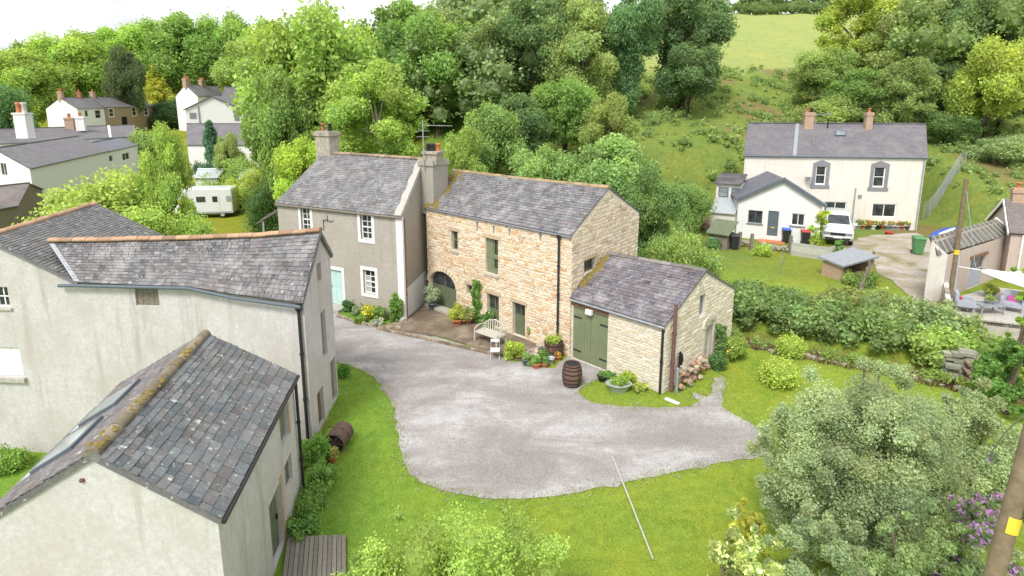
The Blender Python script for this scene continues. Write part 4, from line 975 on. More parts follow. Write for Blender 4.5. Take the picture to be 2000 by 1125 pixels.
drainpipe(white_house, Wf.pt(Wf.L - .12, 6.7, .06), Wf.pt(Wf.L - .12, 1, .06), .05, 'lead'); u_ = Wf.uv(1665, 420)[0]; drainpipe(white_house, Wf.pt(u_, 4.3, .06), Wf.pt(u_, 1, .06), .05, 'lead')
q = MB(); uu, zz = Wf.uv(1679, 383); wbox(q, Wf, uu - .12, uu + .12, zz - .1, zz + .1, 0, .12); q.build('alarm_box', 'lintel_grey', white_house)
q = MB(); uu, zz = Wf.uv(1577, 346); q.lathe(Wf.pt(uu, zz, .35), [(.04, -.08), (.2, -.02), (.3, .06), (.28, .06)], 12); q.tube([Wf.pt(uu, zz - .15, .3), Wf.pt(uu, zz - .3, 0)], .02, 6); q.build('satellite_dish', 'lead', white_house)
# white single-storey annexe, gable to the camera
a0, a1 = P(1437, 463, 1), P(1598, 480, 1); W_ = Wall(a0, a1, 1); ezl = D(1436, 390, a0.y).z; ezl = (ezl + D(1604, 394, a1.y).z) / 2; ap = W_.uv(1530, 349)
back = Vector((.16, 1)).normalized() * 4.2
ann = thing('cottage_annexe', 'bright white single-storey annexe with slate blue door, gable towards the lawn', 'house', Vector((*(v2(a0) + v2(a1)) / 2, 1)))
apx = W_.pt(ap[0], ap[1]); RFa = apx; RBa = apx + Vector((*back, 0)); na, nb = v2(a1), v2(a1) + back
ops = [W_.op(1461, 411, 1489, 436), W_.op(1499, 412, 1520, 461), W_.op(1545, 417, 1572, 441)]
Ws, pf, pb, d1, d2, _, _ = shell(ann, na, nb, v2(a0) + back, v2(a0), ezl, ezl, RFa, RBa, .85, 'cottage_white', {'left': ops}, 'far_slate_blue', .25, .22, reveal=.12)
Wl = Ws['left']; window(ann, Wl, ops[0], 2, 1, 'slate_blue', .06, .04, 'glass', .06, 'lintel_grey'); window(ann, Wl, ops[2], 2, 1, 'white_paint', .07, .05, 'glass', .06, 'lintel_grey')
ops[1]['z0'] = 1.1; d = MB(); o = ops[1]; wbox(d, Wl, o['u0'], o['u1'], o['z0'], o['z1'], -.1, -.06); wbox(d, Wl, o['u0'] + .12, o['u1'] - .12, o['z0'] + 1.25, o['z1'] - .15, -.06, -.045); dd = d.build('door', 'slate_blue', ann); d = MB(); wbox(d, Wl, (o['u0'] + o['u1']) / 2 - .14, (o['u0'] + o['u1']) / 2 + .14, o['z0'] + .85, o['z0'] + .92, -.06, -.04); d.build('letter_plate', 'yellow_plate', dd)
d = MB(); wbox(d, Wl, o['u0'] - .5, o['u1'] + .6, .9, 1.07, .01, .9); d.build('doorstep', 'terracotta', ann)
q = MB()                                              # a row of verge slates standing proud of the right-hand slope, one by one
for k in range(15):
    X, Y, Z = pf.frame(.2, .5); c_ = pf.at(.14, (k + .5) / 15) + Z * .05; q = MB(); q.box(c_, (.2, .07, .035), (X, Y, Z)); q.build('verge_slate', 'lead', ann)
q = MB(); q.bar(pf.at(0, 0) - Zv * .12, pf.at(0, 1) - Zv * .12, .05, .2); q.build('bargeboard', 'slate_blue', ann); q = MB(); q.bar(pb.at(pb.L, 0) - Zv * .12, pb.at(pb.L, 1) - Zv * .12, .05, .2); q.build('bargeboard', 'slate_blue', ann)
# lean-to with a pale sheet roof at the annexe's left
l0, l1 = P(1386, 458, 1), P(1433, 463, 1); W_ = Wall(l0, l1, 1); zt = D(1385, 415, l0.y).z
lean = thing('lean_to_shed', 'pale lean-to outhouse with light sheet roof and windows above, left of white annexe', 'shed', l0)
q = MB(); wbox(q, W_, 0, W_.L, .85, zt, -2.2, 0); q.build('wall', 'white_render', lean)
q = MB(); e0, e1 = W_.pt(-.1, zt, .15), W_.pt(W_.L, zt, .15); t0, t1 = W_.pt(-.1, zt + .9, -1.9), W_.pt(W_.L, zt + .9, -1.9); q.loft([[e0, e1, e1 + Zv * .06, e0 + Zv * .06], [t0, t1, t1 + Zv * .06, t0 + Zv * .06]], smooth=False); q.build('sheet_roof', 'zinc', lean)
q = MB(); wbox(q, W_, -.1, W_.L, zt, zt + 2.0, -4.4, -1.9); q.build('upper_wall', 'white_render', lean)
for k in range(2): q = MB(); wbox(q, W_, .1 + k * .95, .85 + k * .95, zt + 1.0, zt + 1.75, -1.92, -1.87); fw_ = q.build('window', 'slate_blue', lean); q = MB(); wbox(q, W_, .17 + k * .95, .78 + k * .95, zt + 1.4, zt + 1.68, -1.87, -1.855); q.build('pane', 'glass_sky', fw_); q = MB(); wbox(q, W_, .17 + k * .95, .78 + k * .95, zt + 1.06, zt + 1.35, -1.87, -1.855); q.build('pane', 'glass_sky', fw_)
q = MB(); e0, e1 = W_.pt(-.3, zt + 2.0, -1.7), W_.pt(W_.L, zt + 2.0, -1.7); t0, t1 = W_.pt(-.3, zt + 2.5, -4.6), W_.pt(W_.L, zt + 2.5, -4.6); q.loft([[e0, e1, e1 + Zv * .08, e0 + Zv * .08], [t0, t1, t1 + Zv * .08, t0 + Zv * .08]], smooth=False); q.build('upper_roof', 'far_slate', lean)
# pink rendered cottage at the right edge: outhouse wing and main gable
c0 = P(1838, 586, 1.0); ez_ = D(1837, 497, c0.y).z; hi = ez_ + 1.0
cot = thing('pink_cottage', 'pinkish rendered cottage with lilac door and ribbed grey outhouse roof at the right edge', 'house', c0)
e0, e1 = P(1833, 499, ez_ + .05), P(1978, 456, ez_ + .05); t0, t1 = P(1818, 463, hi), P(1945, 429, hi)
c1 = v2(e1) ; W_ = Wall(c0, c1, .4); ops = [W_.op(1893, 503, 1918, 565)]; ops[0]['z0'] = 1.03
q = MB(); W_.top(0, ez_, W_.L, ez_); wall_sheet(q, W_, ez_, ops, .12); q.build('wall', 'pink_render', cot)
q = MB(); q.face([(c0.x, c0.y, .3), (c0.x, c0.y, ez_), (t0.x, t0.y - .1, hi - .15), (t0.x, t0.y - .1, .3)]); q.build('wall', 'white_render', cot); q = MB(); q.face([(t0.x, t0.y - .1, .3), (t0.x, t0.y - .1, hi - .15), (t1.x, t1.y - .1, hi - .15), (t1.x, t1.y - .1, .3)]); q.build('wall', 'pink_render', cot)
plank_door(cot, W_, ops[0], 'cushion_grey', 4, .05, 'door', .6); q = MB(); wbox(q, W_, ops[0]['u0'] - .2, ops[0]['u1'] + .2, ops[0]['z1'] + .02, ops[0]['z1'] + .16, 0, .1); q.build('door_hood', 'brown_wood', cot)
pc = Patch([e0, e1], [t0, t1]); dk = deck(cot, pc, 'corrugated')
for k in range(15):
    q = MB(); q.bar(pc.at(pc.L * (k + .5) / 15, 0) + Zv * .03, pc.at(pc.L * (k + .5) / 15, 1) + Zv * .03, .06, .06); q.build('roof_rib', 'concrete', dk)
zE = ez_ + .45; Mf, Mb = P(1976, 453, zE), P(1934, 428, zE); md = (Mf + Mb) / 2; ap_ = D(1967, 391, md.y); dr_ = (v2(Mb) - v2(Mf)); rd = Vector((dr_.y, -dr_.x, 0)).normalized()
if rd.x < 0: rd = -rd
q = MB(); q.face([Vector((Mf.x, Mf.y, .3)), Mf, ap_, Mb, Vector((Mb.x, Mb.y, .3))]); q.face([Vector((Mf.x, Mf.y, .3)), Mf, Mf + rd * 6, Vector((Mf.x, Mf.y, .3)) + rd * 6]); q.build('wall', 'pink_render', cot)
u_ = (Mf - ap_).normalized() * .2; w_ = (Mb - ap_).normalized() * .2
pm_ = Patch([Mf + u_ - rd * .12 + Zv * .08, Mf + u_ + rd * 6 + Zv * .08], [ap_ - rd * .12 + Zv * .08, ap_ + rd * 6 + Zv * .08]); deck(cot, pm_, 'far_slate_warm')
pn_ = Patch([Mb + w_ + rd * 6 + Zv * .08, Mb + w_ - rd * .12 + Zv * .08], [ap_ + rd * 6 + Zv * .08, ap_ - rd * .12 + Zv * .08]); deck(cot, pn_, 'far_slate_warm')
for e_ in (Mf + u_, Mb + w_): q = MB(); q.bar(e_ - rd * .18, ap_ - rd * .18, .05, .16); q.build('bargeboard', 'white_paint', cot)
q = MB(); q.bar(e1 + Zv * .08, t1 + Zv * .08, .1, .1); q.build('flashing', 'white_paint', cot)
chimney(cot, ap_ - Zv * .5 + rd * .45, .55, .5, 1.1, (rd.x, rd.y), 'brick_pale', 1, 'terracotta', .06, .14, .35)
drainpipe(cot, Mf + rd * .5 - Zv * .1 + Vector((0, -.06, 0)), Vector((Mf.x, Mf.y - .06, .5)) + rd * .5, .05, 'white_paint')
# ---- the hamlet beyond the garden, left: houses stepping back along the lane
def fh(name, label, cat, eL, eR, rL, rR, z0, wall, roof, **k):
    """eave and ridge ends as sight lines with a distance each"""
    a, b = D(*eL), D(*eR); ez = (a.z + b.z) / 2; r0, r1 = D(*rL), D(*rR); rz = (r0.z + r1.z) / 2; r0.z = r1.z = rz
    return far_house(name, label, cat, a, b, 6, z0, ez, rz, wall, roof, ridge=(r0, r1), **k)
fh('terrace_house', 'nearest long white village house with plain purple-grey roof, at the left edge', 'house', (58, 329, 50), (210, 294, 68), (-8, 296, 52), (152, 263, 71), 0, 'cottage_white', 'far_slate', gwins=[(0, 318, 13, 343)], side='left')
fh('terrace_house', 'white village house with low blue-grey roof and two small windows, behind the pale garden tree', 'house', (209, 295, 69), (268, 284, 80), (176, 279, 72), (236, 270, 83), .3, 'cottage_white', 'far_slate_blue', wins=[(213, 303, 221, 316, 1, 1), (239, 298, 253, 313)])
r_, _, pfb, _ = fh('terrace_house', 'back village house with long dark roof and tall white chimney with orange pot', 'house', (0, 281, 74), (262, 266, 90), (-20, 256, 78), (262, 243, 95), .5, 'cottage_white', 'far_slate')
q = MB(); q.face([pfb.at(pfb.L * .78, t_) + Zv * .06 for t_ in (0,)] + [pfb.at(pfb.L * .80, 0) + Zv * .06, pfb.at(pfb.L * .80, 1) + Zv * .06, pfb.at(pfb.L * .78, 1) + Zv * .06]); q.build('flashing', 'white_paint', r_)
cbase = D(50, 262, 73); mb = MB(); ch = None
q = MB(); q.box(cbase + Zv * 1.0, (.72, .6, 1.5)); q.box(cbase + Zv * 2.5, (.82, .7, .1)); ch = q.build('chimney', 'cottage_white', r_)
for k, mt_ in enumerate(('terracotta', 'pale_wood')): q = MB(); q.lathe(cbase + Vector((-.36 + .68 * k, 0, 2.6)), [(.3, 0), (.26, .9), (.33, 1.0), (.33, 1.25), (.2, 1.25)], 10); q.build('chimney_pot', mt_, ch)
for k, (px0, py0, mt_) in enumerate(((137, 240, 'brick_pale'), (158, 238, 'cottage_white'))): c_ = D(px0, py0 + 4, 86); chimney(r_, c_ - Zv * 1, 1.1, .8, 1.9, (1, .3), mt_, 1, 'terracotta', .08, .22, .6)
fh('village_house', 'white gable-ended village house left of the brown stone house', 'house', (151, 213, 112), (203, 210, 126), (117, 192, 113), (176, 191, 127), 4.5, 'cottage_white', 'far_slate', wins=[(166, 215, 172, 228, 1, 1), (186, 215, 197, 231, 1, 2)], chims=[(.03, 1.2, 1.0, 2, 'brick_pale'), (.62, 1.0, 1.0, 1, 'terracotta_brown')], side='left')
fh('village_house', 'brown stone village house with white window surrounds below the golden conifer', 'house', (204, 210, 126), (303, 207, 150), (177, 190.5, 128), (272, 191, 152), 4.5, 'stone_house', 'far_slate', wins=[(213, 212, 222, 228, 1, 2), (258, 210, 266, 226, 1, 2), (282, 210, 289, 225, 1, 2)], doors=[(238, 228, 249, 246, 'dark_void')], chims=[(.45, 1.3, 1.4, 2, 'terracotta_brown'), (.04, 1, 1, 1, 'brick_pale')], surround='white_paint')
r_, _, pfb, _ = fh('village_house', 'brown-roofed village house with two pale rooflights, highest behind the stone house', 'house', (181, 189, 160), (268, 189, 160), (186, 163, 165), (262, 163, 165), 6, 'stone_house', 'far_slate_warm', chims=[(.02, 1.4, 1.0, 2, 'brick_pale'), (.98, 1.4, 1.0, 2, 'brick_pale')])
for f in (.42, .82): X, Y, Z = pfb.frame(pfb.L * f, .35); q = MB(); q.box(pfb.at(pfb.L * f, .3) + Z * .06, (.5, .7, .06), (X, Y, Z)); q.build('rooflight', 'canvas_white', r_)
g0, g1 = v2(D(365, 240, 100)), v2(D(489, 240, 104)); Wg = Wall(g0, g1, 4); apu = Wg.uv(415, 188); eL, eR = Wg.uv(365, 213)[1], Wg.uv(489, 219)[1]
gh = thing('village_house', 'big white blank-gabled village house right of the golden conifer', 'house', Vector((*(g0 + g1) / 2, 4)))
bk = Vector((-.12, 1)).normalized() * 14; Rf = Wg.pt(*apu); Rb = Rf + Vector((*bk, 0))
shell(gh, g1, g1 + bk, g0 + bk, g0, eR, eL, Rf, Rb, 4, 'cottage_white', {}, 'far_slate', .3, .3)
for px0, py0, w_, h_ in ((377, 226, .5, .5), (462, 222, .4, 1.2)): q = MB(); uu, zz = Wg.uv(px0, py0); wbox(q, Wg, uu - w_, uu + w_, zz - h_, zz + h_, .0, .06); q.build('window', 'lintel_grey', gh)
drainpipe(gh, Wg.pt(Wg.uv(386, 200)[0], eL + .6, .1), Wg.pt(Wg.uv(386, 200)[0], 4.3, .1), .12, 'lead')
fh('village_house', 'white village house with brick chimneys peeping over the blank gable', 'house', (386, 190, 124), (440, 186, 140), (362, 168, 126), (425, 167, 142), 5, 'cottage_white', 'far_slate', chims=[(.04, 2.4, 1.1, 3, 'brick_pale'), (.5, 2.4, 1.1, 3, 'brick_pale')], side='left')
fh('village_house', 'grey-roofed village house with white end tucked against the huge bright tree', 'house', (432, 192, 112), (495, 190, 118), (440, 170, 116), (488, 171, 122), 5, 'cottage_white', 'far_slate')
fh('long_outbuilding', 'long low building with mottled grey roof below the blank white gable', 'house', (366, 283, 80), (502, 281, 80), (366, 243, 84), (502, 242, 84), .5, 'cottage_white', 'far_slate')
fh('garden_shed', 'small white shed with pale sheet roof behind the motorhome', 'shed', (381, 347, 63), (424, 348, 63), (388, 331, 65), (436, 331, 65), 0, 'cottage_white', 'zinc')
fh('garden_shed', 'white-roofed shed half hidden by trees right of the motorhome', 'shed', (468, 350, 60), (495, 351, 60), (472, 333, 62), (495, 333, 62), 0, 'cottage_white', 'zinc')
fh('lean_to_shed', 'dark timber outbuilding with brown tiled roof at the left edge', 'shed', (-20, 410, 40), (34, 402, 42), (-14, 366, 44), (56, 360, 46), 0, 'old_wood', 'far_slate_warm')
# ------------------------------------------------------------------ vegetation
def blob_mesh(name, centers, radii, per, leaf, seed, core=.62, tint=.22, squash=1.0, flower=None, outn=.45):
    """leaf-sized faces round clump centres, each clump filled so that it stops the light"""
    rg = np.random.default_rng(seed); V = []; Cc = []
    centers = np.array(centers, float); radii = np.array(radii, float); n = len(centers)
    idx = np.repeat(np.arange(n), [max(4, int(per * (r / radii.mean()) ** 2)) for r in radii]); m_ = len(idx)
    d = rg.normal(size=(m_, 3)); d /= np.linalg.norm(d, axis=1)[:, None]
    rr = radii[idx] * (rg.uniform(.45, 1.0, m_) + .3 * rg.random(m_) ** 3); pos = centers[idx] + d * rr[:, None] * np.array([1, 1, squash])
    nrm = d * outn + rg.normal(size=(m_, 3)) * .6 + np.array([0, 0, .25]); nrm /= np.linalg.norm(nrm, axis=1)[:, None]
    a = np.cross(nrm, rg.normal(size=(m_, 3))); a /= np.linalg.norm(a, axis=1)[:, None]; b = np.cross(nrm, a)
    sz = leaf * rg.uniform(.6, 1.35, m_); a *= (sz * .5)[:, None]; b *= (sz * .34)[:, None]
    V = np.stack([pos - a, pos + b * 1.0 + nrm * (sz * .08)[:, None], pos + a, pos - b], 1).reshape(-1, 3)
    F = np.arange(m_ * 4).reshape(-1, 4)
    cl = rg.normal(1, .14, n)[idx] * rg.normal(1, tint, m_); cl = np.clip(cl, .45, 1.7); yel = rg.normal(0, .05, m_) + rg.normal(0, .035, n)[idx]
    Cc = np.stack([cl * (1 + yel), cl, cl * (1 - yel)], 1)
    if flower is not None:
        k = rg.random(m_) < flower[0]; Cc[k] = np.array(flower[1])
    # cores
    ico = [(0, 0, 1), (.894, 0, .447), (.276, .851, .447), (-.724, .526, .447), (-.724, -.526, .447), (.276, -.851, .447), (.724, .526, -.447), (-.276, .851, -.447), (-.894, 0, -.447), (-.276, -.851, -.447), (.724, -.526, -.447), (0, 0, -1)]
    icf = [(0, 1, 2), (0, 2, 3), (0, 3, 4), (0, 4, 5), (0, 5, 1), (1, 6, 2), (2, 7, 3), (3, 8, 4), (4, 9, 5), (5, 10, 1), (6, 7, 2), (7, 8, 3), (8, 9, 4), (9, 10, 5), (10, 6, 1), (11, 7, 6), (11, 8, 7), (11, 9, 8), (11, 10, 9), (11, 6, 10)]
    ico = np.array(ico); CV = []; CF = []
    for k in range(n):
        CV.append(centers[k] + ico * rg.uniform(.85, 1.1, (12, 1)) * radii[k] * core * np.array([1, 1, squash]))
    nv = len(V); faces = [tuple(f) for f in F.tolist()]
    if core > 0:
        CV = np.concatenate(CV); V = np.concatenate([V, CV])
        for k in range(n): faces += [tuple(nv + 12 * k + i for i in f) for f in icf]
    me = bpy.data.meshes.new(name); me.from_pydata(V.tolist(), [], faces)
    cols = np.ones((sum(len(f) for f in faces), 4)); cols[:m_ * 4, :3] = np.repeat(Cc, 4, 0)
    if core > 0: cols[m_ * 4:, :3] = np.array([.8, .8, .8])
    at = me.color_attributes.new('Col', 'FLOAT_COLOR', 'CORNER'); at.data.foreach_set('color', cols.ravel()); me.materials.append(MAT['leaf'])
    return me
def crown_pts(seed, n, shape, rc):
    rg = random.Random(seed); C = []; Rr = []
    for k in range(n):
        for _ in range(60):
            if shape == 'cone':
                z = rg.uniform(.02, 1.0); rad = (1 - z) ** .85 * .9; a = rg.uniform(0, 6.28); f = rg.uniform(.45, .95); p = (rad * f * math.cos(a), rad * f * math.sin(a), z * 2); r_ = rc * (.5 + .7 * (1 - z)); break
            x, y, z = rg.uniform(-1, 1), rg.uniform(-1, 1), rg.uniform(-1, 1); q = math.sqrt(x * x + y * y + z * z)
            lo = .45 if shape != 'bush' else .3
            if lo < q < 1:
                if shape == 'tall': p = (x * (.62 + .25 * math.sin(z * 2.6)), y * (.62 + .25 * math.sin(z * 2.6)), 1 + z)
                elif shape == 'spread': p = (x * .8, y * .8, 1 + z * .86 + .12 * (1 - (x * x + y * y)))
                else: p = (x * .8, y * .8, .82 + z * .78)
                if shape == 'loose': p = (x * (.8 + .15 * math.sin(5 * z + k)), y * .8, 1 + z * .95)
                r_ = rc * rg.choice((.55, .8, .95, 1.1, 1.4)) * rg.uniform(.85, 1.15); break
        C.append(p); Rr.append(r_)
    return C, Rr
CROWN = {}
for nm, sh, n, rc, per, lf, sd_ in (('spread0', 'spread', 58, .25, 520, .058, 1), ('spread1', 'spread', 66, .23, 470, .055, 2), ('tall0', 'tall', 60, .21, 440, .052, 3), ('tall1', 'loose', 62, .21, 420, .052, 4), ('cone0', 'cone', 60, .20, 300, .055, 5), ('bush0', 'bush', 46, .30, 560, .06, 6), ('bush1', 'bush', 40, .33, 560, .055, 7)):
    C, Rr = crown_pts(sd_, n, sh, rc); CROWN[nm] = (blob_mesh('crown_' + nm, C, Rr, per, lf, sd_), C)
TRUNK = {}
def trunk_mesh(nm, C, seed, bark='bark', r0=.085):
    rg = random.Random(seed); mb = MB(); mb.tube([(0, 0, -.35), (.01, .01, .25), (rg.uniform(-.05, .05), rg.uniform(-.05, .05), .8), (rg.uniform(-.1, .1), rg.uniform(-.1, .1), 1.35)], [r0 * 1.3, r0 * .9, r0 * .65, r0 * .3], 8)
    for p in rg.sample(C, 9): 
        z0 = rg.uniform(.15, .9); b = Vector(p); a = Vector((0, 0, min(z0, b.z))); md = a.lerp(b, .5) + Vector((0, 0, .06)); mb.tube([a, md, b], [r0 * .42, r0 * .28, r0 * .1], 6)
    o = mb.build('trunk', bark, None); me = o.data; bpy.data.objects.remove(o); return me
for nm, (me, C) in CROWN.items(): TRUNK[nm] = trunk_mesh(nm, C, hash(nm) % 99 if False else len(nm) + len(C))
PALE_TRUNK = trunk_mesh('pale', CROWN['tall1'][1], 5, 'bark_pale', .05)
def tree(name, label, cat, proto, x, y, z, rx, h, color, group=None, rz=None, trunk=None, ry=None):
    """crown 2 units high on its trunk; rx = crown radius, h = height over the ground"""
    o = thing(name, label, cat, (x, y, z), group, random.uniform(0, 6.28) if rz is None else rz)
    color = tuple(c_ * 1.15 + o_ for c_, o_ in zip(color, (.012, .014, .006)))
    low = .42 * h if trunk else .14 * h if proto.startswith(('spread', 'tall')) else 0.0
    c = link(bpy.data.objects.new('crown', CROWN[proto][0])); c.parent = o; c.location = (0, 0, low); c.scale = (rx * 1.12, (ry or rx) * 1.12, (h - low) / 2.08); c.color = (*color, 1)
    tk = link(bpy.data.objects.new('trunk', trunk or TRUNK[proto])); tk.parent = o; tk.location = (0, 0, low); tk.scale = (rx, rx, (h - low) / 2.0)
    return o
def treepx(name, label, px, top, dist, wpx, proto, color, cat='tree', group=None, trunk=None, base=None, ph=None):
    q = D(px, top, dist); x = q.x; z = T(x, dist) if base is None else base; h = max(1.0, q.z - z); rx = wpx / 2 / CAM_F * math.hypot(dist, x * .3)
    return tree(name, label, cat, proto, x, dist, z - .1, rx, h, color, group, None, trunk)
LIME = (.135, .195, .030); MID = (.085, .150, .030); DARK = (.060, .105, .036); BLUE = (.062, .108, .042); PALE = (.150, .195, .060); GREY = (.120, .160, .065); YEL = (.225, .235, .020); BRONZE = (.055, .080, .034); GOLD = (.21, .22, .02)
G1 = 'trees on the wooded bank'; G2 = 'trees on the skyline behind the village'; G3 = 'trees beside the meadow on the hillside'
